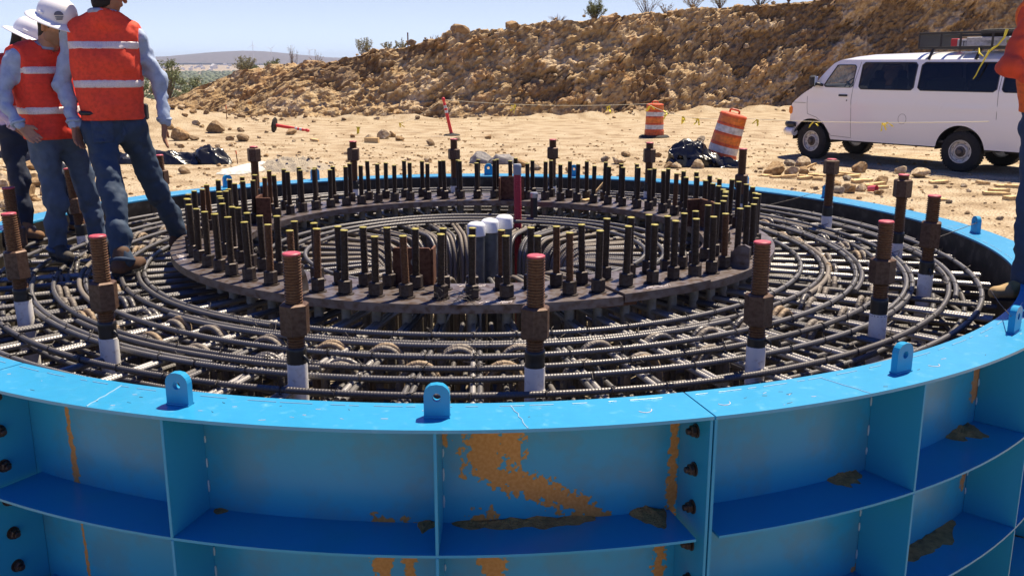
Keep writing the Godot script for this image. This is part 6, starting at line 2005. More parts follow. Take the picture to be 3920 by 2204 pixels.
# a field of tapered capsules joined by a smooth minimum, meshed as surface nets
# bones: [a, b, radius a, radius b, colour]
func flesh(out: MB, bones: Array, cell: float, k: float, opt := {}) -> void:
	var lo := Vector3.INF
	var hi := -Vector3.INF
	for q in bones:
		var r: float = maxf(q[2], q[3]) + k * 0.3 + cell * 2.5
		for p in [q[0], q[1]]:
			lo = lo.min(p - Vector3.ONE * r)
			hi = hi.max(p + Vector3.ONE * r)
	var n := Vector3i(((hi - lo) / cell).ceil()) + Vector3i.ONE
	var sx := 1
	var sy := n.x
	var sz := n.x * n.y
	var f := PackedFloat32Array()
	f.resize(n.x * n.y * n.z)
	f.fill(0.3)
	for q in bones:
		var a: Vector3 = q[0]
		var b: Vector3 = q[1]
		var ra: float = q[2]
		var dr: float = q[3] - q[2]
		var ba := b - a
		var inv := 1.0 / maxf(ba.length_squared(), 1e-9)
		var pad := Vector3.ONE * (maxf(q[2], q[3]) + k + cell * 2.0)
		var i0 := Vector3i(((a.min(b) - pad - lo) / cell).floor()).clamp(Vector3i.ZERO, n - Vector3i.ONE)
		var i1 := Vector3i(((a.max(b) + pad - lo) / cell).ceil()).clamp(Vector3i.ZERO, n - Vector3i.ONE)
		for z in range(i0.z, i1.z + 1):
			for y in range(i0.y, i1.y + 1):
				var p := lo + Vector3(i0.x, y, z) * cell - a
				var at0 := i0.x + y * sy + z * sz
				for x in range(i0.x, i1.x + 1):
					var h := clampf(p.dot(ba) * inv, 0.0, 1.0)
					var d := (p - ba * h).length() - ra - dr * h
					p.x += cell
					var c := f[at0]
					var e := k - absf(c - d)
					if d < c:
						c = d
					if e > 0.0:
						c -= e * e / k * 0.25
					f[at0] = c
					at0 += 1
	var amp: float = opt.get("amp", 0.0)
	var clips: Array = opt.get("clip", [])
	var holes: Array = opt.get("hole", [])
	var grow: float = opt.get("grow", 0.0)
	var nz: FastNoiseLite = opt.get("noise", null)
	if amp > 0.0 or clips or holes or grow != 0.0:
		var near := cell * 4.0 + absf(grow) + 0.03
		for z in n.z:
			for y in n.y:
				var i := y * sy + z * sz
				var p := lo + Vector3(0, y, z) * cell
				for x in n.x:
					var c := f[i]
					if c < near:
						c -= grow
						if amp > 0.0:
							c += amp * nz.get_noise_3dv(p)
						for q in clips:
							c = maxf(c, p.dot(q[0]) - q[1])
						for q in holes:
							c = maxf(c, q[1] - p.distance_to(q[0]))
						f[i] = c
					p.x += cell
					i += 1
	var at1 := PackedInt32Array()
	at1.resize(f.size())
	at1.fill(-1)
	var base := out.v.size()
	var corner := [0, sx, sy, sx + sy, sz, sz + sx, sz + sy, sz + sx + sy]
	var off := [Vector3(0, 0, 0), Vector3(1, 0, 0), Vector3(0, 1, 0), Vector3(1, 1, 0), Vector3(0, 0, 1), Vector3(1, 0, 1), Vector3(0, 1, 1), Vector3(1, 1, 1)]
	var edges := [[0, 1], [0, 2], [0, 4], [1, 3], [1, 5], [2, 3], [2, 6], [3, 7], [4, 5], [4, 6], [5, 7], [6, 7]]
	var far := cell * 4.0
	for z in n.z - 1:
		for y in n.y - 1:
			var i := y * sy + z * sz
			for x in n.x - 1:
				var c0 := f[i]
				if c0 < far and c0 > -far:
					var m := 0
					for q in 8:
						if f[i + corner[q]] < 0.0:
							m += 1
					if m > 0 and m < 8:
						var s := Vector3.ZERO
						var c := 0
						for e in edges:
							var u := f[i + corner[e[0]]]
							var w := f[i + corner[e[1]]]
							if (u < 0.0) != (w < 0.0):
								s += off[e[0]].lerp(off[e[1]], u / (u - w))
								c += 1
						at1[i] = out.v.size()
						out.v.append(lo + (Vector3(x, y, z) + s / c) * cell)
				i += 1
	# colours by nearest bone
	for i in range(base, out.v.size()):
		var p := out.v[i]
		var best := 9.0
		var col: Color = bones[0][4]
		for q in bones:
			var ba: Vector3 = q[1] - q[0]
			var h := clampf((p - q[0]).dot(ba) / maxf(ba.length_squared(), 1e-9), 0.0, 1.0)
			var d: float = (p - q[0] - ba * h).length() - lerpf(q[2], q[3], h)
			if d < best:
				best = d
				col = q[4]
		out.c.append(col)
		out.n.append(Vector3.UP)
		out.uv.append(Vector2.ZERO)
	for z in range(1, n.z - 1):
		for y in range(1, n.y - 1):
			var i := 1 + y * sy + z * sz
			for x in range(1, n.x - 1):
				var c0 := f[i]
				if c0 < far and c0 > -far:
					for ax in 3:
						var st: int = [sx, sy, sz][ax]
						var c1 := f[i + st]
						if (c0 < 0.0) != (c1 < 0.0):
							var s1: int = [sy, sz, sx][ax]
							var s2: int = [sz, sx, sy][ax]
							var a := at1[i - s1 - s2]
							var b := at1[i - s2]
							var c := at1[i]
							var d := at1[i - s1]
							if a < 0 or b < 0 or c < 0 or d < 0:
								continue
							if c0 < 0.0:
								out.ix.append_array(PackedInt32Array([a, c, b, a, d, c]))
							else:
								out.ix.append_array(PackedInt32Array([a, b, c, a, c, d]))
				i += 1

func hand_bones(wrist: Vector3, tip: Vector3, side: Vector3, skin: Color, s: float, curl: float) -> Array:
	# palm from wrist to the knuckles, four fingers of unequal length, thumb from the side of the palm
	var d := (tip - wrist).normalized()
	var sd := (side - d * side.dot(d)).normalized()     # towards the thumb
	var pn := d.cross(sd).normalized()                   # palm normal, fingers curl this way
	var out := []
	var kn := wrist + d * 0.085 * s
	for t in [-1.0, 0.0, 1.0]:
		out.append([wrist + sd * 0.012 * t * s, kn + sd * 0.026 * t * s, 0.019 * s, 0.0135 * s, skin])
	var lens := [0.072, 0.082, 0.076, 0.058]
	for k in 4:
		var o: float = (1.5 - k) * 0.0195 * s
		var p := kn + sd * o
		var L: float = lens[k] * s
		var d1 := (d + pn * curl * 0.55 + sd * (1.5 - k) * 0.05).normalized()
		var d2 := (d + pn * curl * 1.5).normalized()
		var q := p + d1 * L * 0.5
		out.append([p, q, 0.0098 * s, 0.0088 * s, skin])
		out.append([q, q + d2 * L * 0.5, 0.0088 * s, 0.0072 * s, skin])
	var tb := wrist + d * 0.03 * s + sd * 0.026 * s
	var t1 := tb + (d * 0.8 + sd * 0.65 + pn * 0.25).normalized() * 0.04 * s
	out.append([tb, t1, 0.0135 * s, 0.0108 * s, skin])
	out.append([t1, t1 + (d * 0.95 + sd * 0.15 + pn * 0.4).normalized() * 0.032 * s, 0.0105 * s, 0.0082 * s, skin])
	return out

func worker(label: String, J: Dictionary, o: Dictionary) -> void:
	var s: float = o.scale
	var p := thing("person", label, "person", Transform3D(Basis(), Vector3(J.hip_l.x + J.hip_r.x, 0, J.hip_l.z + J.hip_r.z) * 0.5 + Vector3.UP * REBAR), "workers on the foundation")
	var org: Vector3 = p.position
	var j := {}
	for q in J:
		j[q] = J[q] - org
	var skin: Color = o.skin
	var shirt: Color = o.shirt
	var jeans: Color = o.jeans
	var across: Vector3 = (j.hip_r - j.hip_l).normalized()
	var sac: Vector3 = (j.sh_r - j.sh_l).normalized()
	var hp: Vector3 = (j.hip_l + j.hip_r) * 0.5
	var sm: Vector3 = (j.sh_l + j.sh_r) * 0.5
	var up := (sm - hp).normalized()
	var fwd: Vector3 = o.fwd                              # chest direction
	var waist := hp + up * 0.14 * s
	var chest := hp.lerp(sm, 0.72)
	var torso := []
	for t in [-1.0, 1.0]:
		torso.append([waist + across * 0.055 * t * s, chest + sac * 0.075 * t * s, 0.113 * s, 0.122 * s, shirt])
		torso.append([chest + sac * 0.075 * t * s, sm + sac * 0.11 * t * s - up * 0.045 * s, 0.118 * s, 0.085 * s, shirt])
	torso.append([hp + across * -0.06 * s, hp + across * 0.06 * s, 0.118 * s, 0.118 * s, jeans])
	torso.append([waist - up * 0.02, waist + up * 0.05 + fwd * o.get("belly", 0.02), 0.118 * s, 0.118 * s, shirt])
	torso.append([j.sh_l, j.sh_r, 0.062 * s, 0.062 * s, shirt])
	torso.append([j.neck - up * 0.02, j.sh_l.lerp(j.neck, 0.3), 0.062 * s, 0.06 * s, shirt])
	torso.append([j.neck - up * 0.02, j.sh_r.lerp(j.neck, 0.3), 0.062 * s, 0.06 * s, shirt])
	var bones := torso.duplicate()
	for q in ["l", "r"]:
		var sh: Vector3 = j["sh_" + q]
		var el: Vector3 = j["el_" + q]
		var wr: Vector3 = j["wr_" + q]
		bones.append([sh, el, 0.062 * s, 0.053 * s, shirt])
		bones.append([el, el.lerp(wr, 0.93), 0.053 * s, 0.039 * s, shirt])
		bones.append([el.lerp(wr, 0.9), wr, 0.031 * s, 0.025 * s, skin])
		var hip: Vector3 = j["hip_" + q]
		var kn: Vector3 = j["knee_" + q]
		var an: Vector3 = j["ank_" + q]
		bones.append([hip - up * 0.01, kn, 0.098 * s, 0.073 * s, jeans])
		bones.append([kn, kn.lerp(an, 0.55), 0.073 * s, 0.066 * s, jeans])
		bones.append([kn.lerp(an, 0.5), an - Vector3.UP * 0.012, 0.066 * s, 0.064 * s, jeans])
		if o.has("boots_high"):
			bones.append([kn.lerp(an, 0.12), an, 0.071 * s, 0.058 * s, o.boots])
	bones.append([j.neck - up * 0.03, j.neck.lerp(j.head, 0.7), 0.057 * s, 0.055 * s, skin])
	var cloth := noise(5.2, 3, o.seed)
	cloth.fractal_type = FastNoiseLite.FRACTAL_RIDGED
	var b := MB.new()
	flesh(b, bones, 0.0125, 0.042, {"amp": 0.019, "noise": cloth})
	# hands
	for q in ["l", "r"]:
		flesh(b, hand_bones(j["wr_" + q], j["tip_" + q], o["thumb_" + q], skin, s * 0.92, o.get("curl", 0.35)), 0.0055, 0.008)
	# head: skull, jaw, nose, brow, ears
	var face: Vector3 = o.face.normalized()
	var hu: Vector3 = (Vector3.UP * 1.0 - face * face.y).normalized()
	var ear := face.cross(hu).normalized()
	var H: Vector3 = j.head
	var hs := s * 1.02
	var head := [[H - face * 0.025 * hs + hu * 0.03 * hs, H + face * 0.02 * hs + hu * 0.03 * hs, 0.083 * hs, 0.08 * hs, skin],
		[H + face * 0.028 * hs - hu * 0.03 * hs, H + face * 0.045 * hs - hu * 0.085 * hs, 0.06 * hs, 0.036 * hs, o.get("beard", skin)],
		[H + face * 0.02 * hs - hu * 0.06 * hs - ear * 0.03, H + face * 0.02 * hs - hu * 0.06 * hs + ear * 0.03, 0.042 * hs, 0.042 * hs, o.get("beard", skin)],
		[H + face * 0.092 * hs + hu * 0.012 * hs, H + face * 0.112 * hs - hu * 0.024 * hs, 0.009, 0.014, skin],
		[H + face * 0.083 * hs + hu * 0.03 * hs - ear * 0.03, H + face * 0.083 * hs + hu * 0.03 * hs + ear * 0.03, 0.012, 0.012, skin],
		[H + face * 0.082 * hs - hu * 0.055 * hs - ear * 0.018, H + face * 0.082 * hs - hu * 0.055 * hs + ear * 0.018, 0.010, 0.010, Color(skin.r * 0.8, skin.g * 0.55, skin.b * 0.5)],
		[H - hu * 0.02, j.neck.lerp(H, 0.35), 0.056 * hs, 0.056 * hs, skin]]
	for t in [-1.0, 1.0]:
		head.append([H + ear * 0.086 * t * hs + hu * 0.02 - face * 0.005, H + ear * 0.086 * t * hs - hu * 0.03 - face * 0.002, 0.016, 0.011, skin])
	flesh(b, head, 0.0085, 0.018)
	obj("body", smooth(b), M.person, p)
	for t in [-1.0, 1.0]:
		var ey := MB.new()
		ey.lathe([Vector2(0, -0.011), Vector2(0.008, -0.008), Vector2(0.011, 0), Vector2(0.008, 0.008), Vector2(0, 0.011)], 10, Transform3D(Basis(), H + face * 0.078 * hs + hu * 0.012 + ear * 0.033 * t), true)
		obj("eye", ey.mesh(), M.eye, p)
	if o.has("glasses"):
		var gl := MB.new()
		for t in [-1.0, 1.0]:
			gl.cbox(H + face * 0.098 * hs + hu * 0.012 + ear * 0.034 * t, Vector3(0.05, 0.034, 0.008), 0.003, Basis(ear, hu, face))
			gl.line(H + face * 0.095 * hs + hu * 0.016 + ear * 0.06 * t, H + hu * 0.012 + ear * 0.095 * t * hs, 0.004, 5)
		gl.line(H + face * 0.1 * hs + hu * 0.016 - ear * 0.02, H + face * 0.1 * hs + hu * 0.016 + ear * 0.02, 0.004, 5)
		obj("sunglasses", gl.mesh(), M.lens, p)
	# hair: cap of the skull cut off below the nape and before the forehead
	var hb := MB.new()
	flesh(hb, [[H - face * 0.03 * hs + hu * 0.03 * hs, H + face * 0.015 * hs + hu * 0.036 * hs, 0.088 * hs, 0.083 * hs, o.hair], [H - face * 0.035 * hs, H - face * 0.032 * hs - hu * 0.075 * hs, 0.074 * hs, 0.06 * hs, o.hair]], 0.009, 0.02, {"clip": [[-hu * 1.0 + face * 0.9, (-hu * 1.0 + face * 0.9).dot(H - hu * 0.05 + face * 0.03)]], "amp": 0.004, "noise": noise(40.0, 2, 3)})
	obj("hair", smooth(hb), M.person, p)
	# collar
	var cl := MB.new()
	var ring := PackedVector3Array()
	for k in 20:
		var a := TAU * k / 20.0
		ring.append(j.neck + up * (0.012 + 0.012 * -cos(a)) * s + (sac * sin(a) * 0.075 + fwd * cos(a) * 0.07) * s)
	cl.tube(ring, 0.017 * s, 6, true)
	obj("collar", cl.mesh(), flatmat(shirt, 0.85), p)
	# vest, its hem, armholes and neck cut by planes and a ball
	if o.has("vest"):
		var vb := []
		for q in torso:
			vb.append([q[0], q[1], q[2], q[3], o.vest])
		var hem: float = o.hem - org.y
		var half: float = o.get("vest_half", 0.2) * s
		var hole := [[j.neck + up * 0.035 + fwd * 0.03, 0.085 * s]]
		var mid := chest
		var clip := [[Vector3.DOWN, -hem], [sac, sac.dot(mid) + half], [-sac, -sac.dot(mid) + half]]
		var vm := MB.new()
		flesh(vm, vb, 0.0115, 0.045, {"grow": 0.02, "clip": clip, "hole": hole, "amp": 0.009, "noise": cloth})
		obj("vest", smooth(vm), flatmat(o.vest, 0.8), p)
		for st in o.stripes:
			var y0: float = st[0] - org.y
			var sb := MB.new()
			var c2 := [[Vector3.DOWN, -y0], [Vector3.UP, y0 + st[1]], [sac, sac.dot(mid) + half + 0.001], [-sac, -sac.dot(mid) + half + 0.001]]
			flesh(sb, vb, 0.0115, 0.045, {"grow": 0.0245, "clip": c2, "amp": 0.009, "noise": cloth})
			obj("reflective_band", smooth(sb), st[2], p)
	if o.has("belt"):
		var bl := MB.new()
		var lp := PackedVector3Array()
		for k in 24:
			var a := TAU * k / 24.0
			lp.append(hp + up * 0.085 * s + across * sin(a) * 0.172 * s + fwd * cos(a) * 0.122 * s)
		bl.tube(lp, 0.014, 6, true)
		obj("belt", bl.mesh(), M.trim, p)
		var ph := MB.new()
		ph.cbox(hp + up * 0.09 * s + across * 0.185 * s, Vector3(0.04, 0.1, 0.06), 0.01)
		obj("belt_pouch", ph.mesh(), M.trim, p)
	# shirt cuffs, trouser hems, back pockets
	for q in ["l", "r"]:
		var el: Vector3 = j["el_" + q]
		var wr: Vector3 = j["wr_" + q]
		cuff("cuff", p, el.lerp(wr, 0.9), (wr - el).normalized(), 0.037 * s, 0.011, flatmat(shirt, 0.85))
		if not o.has("boots_high"):
			var kn: Vector3 = j["knee_" + q]
			var an: Vector3 = j["ank_" + q]
			cuff("trouser_hem", p, an - Vector3.UP * 0.02, (an - kn).normalized(), 0.062 * s, 0.014, flatmat(jeans, 0.9))
	if o.has("pockets"):
		var seat := []
		for q in bones:
			if q[4] == jeans:
				seat.append(q)
		for t in [-1.0, 1.0]:
			var pc: Vector3 = hp + across * 0.085 * t * s - up * 0.02 * s
			var pk := MB.new()
			flesh(pk, seat, 0.0085, 0.042, {"grow": 0.008, "amp": 0.019, "noise": cloth, "clip": [[across, across.dot(pc) + 0.062 * s], [-across, -across.dot(pc) + 0.062 * s], [up, up.dot(pc) + 0.07 * s], [-up, -up.dot(pc) + 0.075 * s], [fwd, fwd.dot(hp) - 0.06 * s]]})
			obj("back_pocket", smooth(pk), flatmat(Color(jeans.r * 1.25, jeans.g * 1.2, jeans.b * 1.15), 0.9), p)
	# boots resting on the bars
	for q in ["l", "r"]:
		var an: Vector3 = j["ank_" + q]
		var fl: float = o.get("floor_" + q, REBAR) - org.y
		var toe: Vector3 = o["toe_" + q].normalized()
		var hl := Vector3(an.x, fl + 0.036, an.z) - toe * 0.04 * s
		var bm := MB.new()
		var bt := [[an + Vector3.UP * 0.03, hl + Vector3.UP * 0.012, 0.05 * s, 0.042 * s, o.boots], [hl, hl + toe * 0.13 * s, 0.042 * s, 0.044 * s, o.boots], [an, hl + toe * 0.12 * s + Vector3.UP * 0.01, 0.046 * s, 0.04 * s, o.boots], [hl + toe * 0.13 * s, hl + toe * 0.205 * s, 0.044 * s, 0.036 * s, o.get("toecap", o.boots)]]
		flesh(bm, bt, 0.008, 0.02, {"clip": [[Vector3.DOWN, -(fl + 0.012)]]})
		var bo := obj("boot", smooth(bm), M.person, p)
		var so := MB.new()
		var outl := PackedVector2Array()
		for k in 18:
			var a := TAU * k / 18.0
			outl.append(V(0.142 * s * cos(a) , 0.047 * s * sin(a) * (1.0 + 0.15 * cos(a))))
		so.prism(outl, 0.0, 0.016, Transform3D(Basis(toe, Vector3.UP.cross(toe) * -1.0, Vector3.UP), Vector3(hl.x, fl, hl.z) + toe * 0.085 * s))
		obj("sole", so.mesh(), M.rubber, bo)
	# full brim hard hat
	if o.has("hat"):
		var hx := Transform3D(Basis(ear, hu, ear.cross(hu)).orthonormalized(), H + hu * 0.045 * hs)
		hx = hx * Transform3D(Basis(Vector3.RIGHT, o.get("hat_pitch", 0.0)) * Basis(Vector3.BACK, o.get("hat_roll", 0.0)), Vector3.ZERO)
		var sh := MB.new()
		var sc := Transform3D(Basis().scaled(Vector3(0.92, 1.0, 1.08) * s), Vector3.ZERO)
		sh.lathe([Vector2(0.12, 0.0), Vector2(0.122, 0.03), Vector2(0.118, 0.062), Vector2(0.105, 0.093), Vector2(0.083, 0.118), Vector2(0.052, 0.135), Vector2(0.02, 0.142), Vector2(0, 0.143)], 32, hx * sc, true)
		obj("hat_shell", sh.mesh(), o.hat, p)
		var br := MB.new()
		br.lathe([Vector2(0.118, 0.004), Vector2(0.138, 0.004), Vector2(0.164, -0.006), Vector2(0.182, -0.018), Vector2(0.184, -0.023), Vector2(0.164, -0.013), Vector2(0.138, -0.003), Vector2(0.112, -0.003)], 36, hx * sc, true)
		obj("hat_brim", br.mesh(), o.hat, p)
		for t in [-1.0, 1.0]:
			var nub := MB.new()
			nub.cbox(hx * (Vector3(0.114 * t, 0.03, 0.02) * s), Vector3(0.012, 0.016, 0.04) * s, 0.003, hx.basis)
			obj("hat_lug", nub.mesh(), o.hat, p)
		if o.has("emblem"):
			# dark domed badge with pale lines on the side of the shell
			var eb: Vector3 = o.emblem
			var dirn := eb.normalized()
			var c := hx * (Vector3(dirn.x * 0.115, 0.05, dirn.z * 0.134) * s)
			var nn := (hx.basis * Vector3(dirn.x, 0.25, dirn.z)).normalized()
			var ux := Vector3.UP.cross(nn).normalized()
			var bs := Basis(ux, nn.cross(ux), nn)
			var dome := PackedVector2Array()
			for k in 9:
				dome.append(V(0.026 * cos(PI * k / 8.0), 0.004 + 0.024 * sin(PI * k / 8.0)))
			var em := MB.new()
			em.prism(dome, -0.006, 0.003, Transform3D(bs, c))
			for k in 3:
				em.prism(PackedVector2Array([V(-0.022 + 0.003 * k, -0.008 - 0.008 * k), V(0.024 - 0.003 * k, -0.006 - 0.008 * k), V(0.024 - 0.003 * k, -0.002 - 0.008 * k), V(-0.022 + 0.003 * k, -0.004 - 0.008 * k)]), -0.006, 0.003, Transform3D(bs, c))
			obj("hat_emblem", em.mesh(), M.emblem, p)

func cuff(called: String, p: Node3D, c: Vector3, d: Vector3, r: float, t: float, m: Material) -> void:
	var b := MB.new()
	var u := d.cross(Vector3(0.3, 0.1, 1.0)).normalized()
	var w := d.cross(u).normalized()
	var ring := PackedVector3Array()
	for k in 16:
		var a := TAU * k / 16.0
		ring.append(c + (u * cos(a) + w * sin(a)) * r * (1.0 + 0.06 * sin(a * 3.0 + r * 100.0)) + d * 0.006 * sin(a * 2.0))
	b.tube(ring, t, 6, true)
	obj(called, b.mesh(), m, p)

func flatmat(c: Color, rough: float) -> StandardMaterial3D:
	var key := "cloth" + c.to_html()
	if not M.has(key):
		M[key] = mat(c.linear_to_srgb(), rough, 0.0, M.weave, 3.0, M.weaveb, 0.05)
	return M[key]

func make_people() -> void:
	M.weave = ntex(noise(0.02, 4, 77), [[0.0, Color(0.8, 0.8, 0.8)], [0.5, Color(0.94, 0.94, 0.94)], [1.0, Color(1, 1, 1)]])
	M.weaveb = ntex(noise(0.2, 2, 78), [[0.0, Color(0, 0, 0)], [1.0, Color(1, 1, 1)]], 256)
	M.person = mat(Color(1, 1, 1), 0.8, 0.0, ntex(noise(0.03, 5, 79), [[0.0, Color(0.84, 0.84, 0.84)], [0.5, Color(0.94, 0.94, 0.94)], [1.0, Color(1, 1, 1)]]), 1.2, M.weaveb, 0.06)
	M.person.vertex_color_use_as_albedo = true
	M.eye = mat(lin(0.5, 0.48, 0.45), 0.3)
	M.lens = mat(lin(0.012, 0.012, 0.014), 0.1)
	M.hatwhite = mat(lin(0.80, 0.80, 0.82), 0.3)
	M.hattan = mat(lin(0.62, 0.45, 0.28), 0.6)
	M.emblem = mat(lin(0.10, 0.11, 0.16), 0.5)
	M.reflect = mat(lin(0.82, 0.74, 0.72), 0.4, 0.0, M.weave, 8.0)
	M.reflectgrey = mat(lin(0.36, 0.34, 0.33), 0.35, 0.2, M.weave, 8.0)
	M.lime = mat(lin(0.45, 0.62, 0.05), 0.6)
	var blue := Color(0.36, 0.45, 0.62)
	var orange := Color(0.92, 0.075, 0.03)
	worker("worker seen from behind in orange vest, light blue shirt and dark jeans", {"head": Vector3(-2.195, 2.462, 0.47), "neck": Vector3(-2.219, 2.322, 0.5), "sh_l": Vector3(-2.425, 2.20, 0.53), "sh_r": Vector3(-2.055, 2.188, 0.46), "el_l": Vector3(-2.495, 1.91, 0.56), "el_r": Vector3(-1.962, 1.925, 0.40), "wr_l": Vector3(-2.415, 1.672, 0.62), "wr_r": Vector3(-1.936, 1.672, 0.44), "tip_l": Vector3(-2.392, 1.528, 0.65), "tip_r": Vector3(-1.944, 1.545, 0.46), "hip_l": Vector3(-2.305, 1.66, 0.56), "hip_r": Vector3(-2.14, 1.655, 0.46), "knee_l": Vector3(-2.175, 1.235, 0.74), "knee_r": Vector3(-2.085, 1.215, 0.26), "ank_l": Vector3(-2.1, 0.90, 0.88), "ank_r": Vector3(-2.034, 0.90, 0.06)},
		{"scale": 1.0, "fwd": Vector3(0.15, 0, -0.98), "face": Vector3(0.55, -0.25, -0.75), "skin": Color(0.36, 0.17, 0.10), "shirt": blue, "jeans": Color(0.03, 0.055, 0.105), "hair": Color(0.012, 0.009, 0.008), "vest": orange, "hem": 1.70, "stripes": [[2.118, 0.052, M.reflect], [1.892, 0.052, M.reflect]], "belt": true, "pockets": true, "boots": Color(0.10, 0.05, 0.025), "toe_l": Vector3(0.25, 0, -0.95), "toe_r": Vector3(0.6, 0, -0.8), "thumb_l": Vector3(0.3, 0, -1), "thumb_r": Vector3(-0.2, 0, -1), "hat": M.hattan, "hat_pitch": 0.12, "seed": 5})
	worker("worker in white brimmed hard hat and sunglasses facing right, orange vest", {"head": Vector3(-2.53, 2.262, 0.50), "neck": Vector3(-2.62, 2.135, 0.48), "sh_l": Vector3(-2.735, 2.07, 0.61), "sh_r": Vector3(-2.62, 2.09, 0.29), "el_l": Vector3(-2.815, 1.845, 0.68), "el_r": Vector3(-2.57, 1.86, 0.22), "wr_l": Vector3(-2.70, 1.675, 0.72), "wr_r": Vector3(-2.45, 1.72, 0.28), "tip_l": Vector3(-2.625, 1.59, 0.70), "tip_r": Vector3(-2.36, 1.66, 0.32), "hip_l": Vector3(-2.675, 1.60, 0.53), "hip_r": Vector3(-2.57, 1.59, 0.39), "knee_l": Vector3(-2.64, 1.205, 0.51), "knee_r": Vector3(-2.515, 1.225, 0.34), "ank_l": Vector3(-2.69, 0.895, 0.46), "ank_r": Vector3(-2.50, 0.895, 0.27)},
		{"scale": 0.94, "fwd": Vector3(0.9, -0.1, 0.42), "face": Vector3(0.86, -0.42, 0.3), "skin": Color(0.46, 0.25, 0.155), "beard": Color(0.33, 0.19, 0.125), "shirt": blue, "jeans": Color(0.075, 0.115, 0.19), "hair": Color(0.02, 0.016, 0.014), "vest": Color(0.86, 0.055, 0.028), "hem": 1.58, "stripes": [[1.975, 0.048, M.reflect], [1.735, 0.048, M.reflect]], "belt": true, "boots": Color(0.07, 0.055, 0.045), "toe_l": Vector3(0.75, 0, 0.65), "toe_r": Vector3(0.9, 0, -0.1), "thumb_l": Vector3(0.6, 0, -0.4), "thumb_r": Vector3(0.3, 0, 1), "glasses": true, "hat": M.hatwhite, "hat_pitch": 0.05, "emblem": Vector3(0.8, 0, -0.75), "seed": 9})
	worker("worker at the left edge in lavender shirt with a tilted white hard hat", {"head": Vector3(-3.16, 2.19, -0.40), "neck": Vector3(-3.235, 2.075, -0.40), "sh_l": Vector3(-3.31, 2.01, -0.22), "sh_r": Vector3(-3.22, 2.03, -0.56), "el_l": Vector3(-3.33, 1.78, -0.15), "el_r": Vector3(-3.15, 1.80, -0.62), "wr_l": Vector3(-3.17, 1.615, -0.12), "wr_r": Vector3(-3.02, 1.68, -0.58), "tip_l": Vector3(-3.07, 1.535, -0.15), "tip_r": Vector3(-2.92, 1.64, -0.52), "hip_l": Vector3(-3.325, 1.55, -0.33), "hip_r": Vector3(-3.25, 1.54, -0.47), "knee_l": Vector3(-3.275, 1.22, -0.28), "knee_r": Vector3(-3.10, 1.195, -0.55), "ank_l": Vector3(-3.27, 0.895, -0.27), "ank_r": Vector3(-3.04, 0.895, -0.62)},
		{"scale": 0.92, "fwd": Vector3(0.93, -0.15, 0.3), "face": Vector3(0.8, -0.55, -0.2), "skin": Color(0.30, 0.13, 0.085), "shirt": Color(0.58, 0.48, 0.66), "jeans": Color(0.014, 0.022, 0.045), "hair": Color(0.012, 0.01, 0.01), "vest": Color(0.70, 0.035, 0.02), "hem": 1.75, "stripes": [[1.93, 0.045, M.reflect]], "boots": Color(0.22, 0.11, 0.045), "toe_l": Vector3(0.8, 0, 0.4), "toe_r": Vector3(1.0, 0, 0.1), "thumb_l": Vector3(0.4, 0.3, -0.6), "thumb_r": Vector3(0.2, 0.3, 1), "hat": M.hatwhite, "hat_pitch": 0.12, "seed": 13})
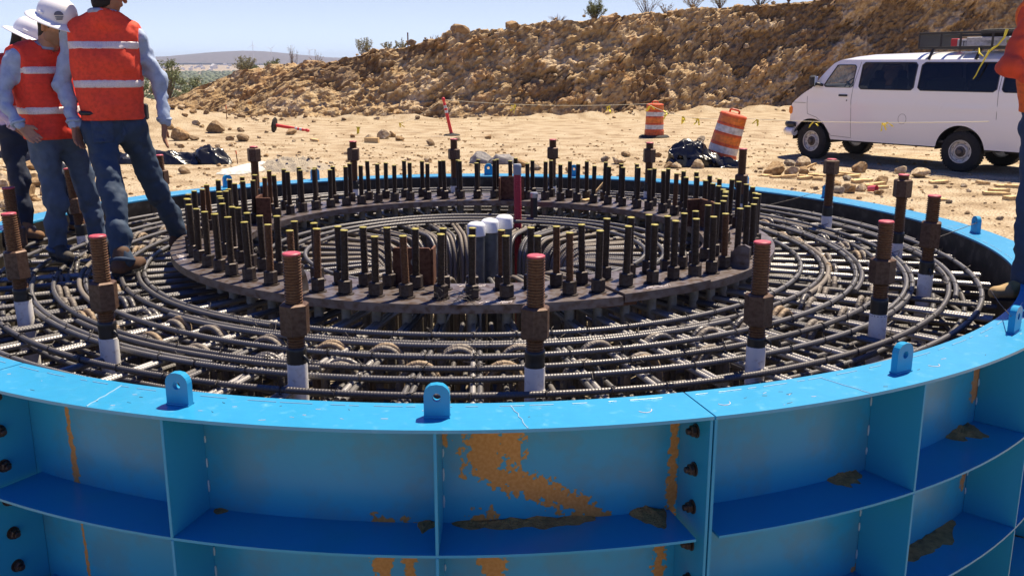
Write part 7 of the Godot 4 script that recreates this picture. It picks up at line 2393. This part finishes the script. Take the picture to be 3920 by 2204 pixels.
	worker("worker at the right edge in orange sleeves and lime edged vest with rubber boots", {"head": Vector3(2.980, 2.50, 1.46), "neck": Vector3(2.985, 2.375, 1.45), "sh_l": Vector3(2.860, 2.265, 1.53), "sh_r": Vector3(3.170, 2.28, 1.35), "el_l": Vector3(2.740, 2.025, 1.58), "el_r": Vector3(3.320, 2.02, 1.32), "wr_l": Vector3(2.870, 1.93, 1.77), "wr_r": Vector3(3.130, 1.90, 1.58), "tip_l": Vector3(2.980, 1.92, 1.82), "tip_r": Vector3(3.020, 1.90, 1.73), "hip_l": Vector3(2.990, 1.745, 1.49), "hip_r": Vector3(3.170, 1.74, 1.41), "knee_l": Vector3(2.965, 1.33, 1.56), "knee_r": Vector3(3.270, 1.37, 1.36), "ank_l": Vector3(3.015, 0.895, 1.50), "ank_r": Vector3(3.410, 0.985, 1.22)},
		{"scale": 1.02, "fwd": Vector3(0.25, 0, 0.95), "face": Vector3(0.35, -0.35, 0.85), "skin": Color(0.34, 0.18, 0.11), "shirt": Color(0.78, 0.085, 0.03), "jeans": Color(0.03, 0.06, 0.12), "hair": Color(0.02, 0.015, 0.012), "vest": Color(0.95, 0.17, 0.025), "vest_half": 0.235, "hem": 1.79, "stripes": [[2.05, 0.06, M.reflectgrey], [2.112, 0.014, M.lime], [2.034, 0.014, M.lime]], "boots": Color(0.24, 0.20, 0.075), "toecap": Color(0.42, 0.28, 0.12), "boots_high": true, "floor_r": 0.897, "toe_l": Vector3(-0.95, 0, 0.1), "toe_r": Vector3(0.2, 0, 1.0), "thumb_l": Vector3(0, 1, 0), "thumb_r": Vector3(0, 1, 0), "hat": M.hatwhite, "seed": 17})
func later() -> void:
	make_site()
	make_van()
	make_far()
	make_people()
func _ready() -> void:
	rng.seed = 7
	var cam := Camera3D.new()
	cam.name = "camera"
	cam.position = Vector3(0.249, 2.04, 6.387)
	cam.rotation_degrees = Vector3(-13.534, 0, 0)
	cam.fov = 34.25
	cam.near = 0.05
	cam.far = 12000.0
	add_child(cam)
	cam.current = true
	var sun := DirectionalLight3D.new()
	sun.name = "sun"
	add_child(sun)
	sun.look_at_from_position(Vector3.ZERO, -Vector3(0.267, 0.899, -0.346))
	sun.light_color = Color(1.0, 0.94, 0.84)
	sun.light_energy = 1.6
	sun.light_angular_distance = 0.5
	sun.shadow_enabled = true
	var we := WorldEnvironment.new()
	we.name = "environment"
	var env := Environment.new()
	env.background_mode = Environment.BG_SKY
	var sky := Sky.new()
	var sm := ProceduralSkyMaterial.new()
	sm.sky_top_color = Color(0.11, 0.24, 0.52)
	sm.sky_horizon_color = Color(0.735, 0.79, 0.85)
	sm.sky_curve = 0.1
	sm.ground_bottom_color = Color(0.55, 0.47, 0.36)
	sm.ground_horizon_color = Color(0.66, 0.70, 0.74)
	sm.sun_angle_max = 1.0
	sky.sky_material = sm
	env.sky = sky
	env.tonemap_mode = Environment.TONE_MAPPER_LINEAR
	env.tonemap_exposure = 1.9
	env.fog_enabled = true
	env.fog_density = 0.00014
	env.fog_light_color = Color(0.78, 0.84, 0.95)
	env.sdfgi_enabled = true
	env.ssao_enabled = true
	env.ssil_enabled = true
	we.environment = env
	add_child(we)
	make_materials()
	make_ground()
	make_formwork()
	make_rebar()
	make_template()
	make_rods()
	make_conduits()
	later()
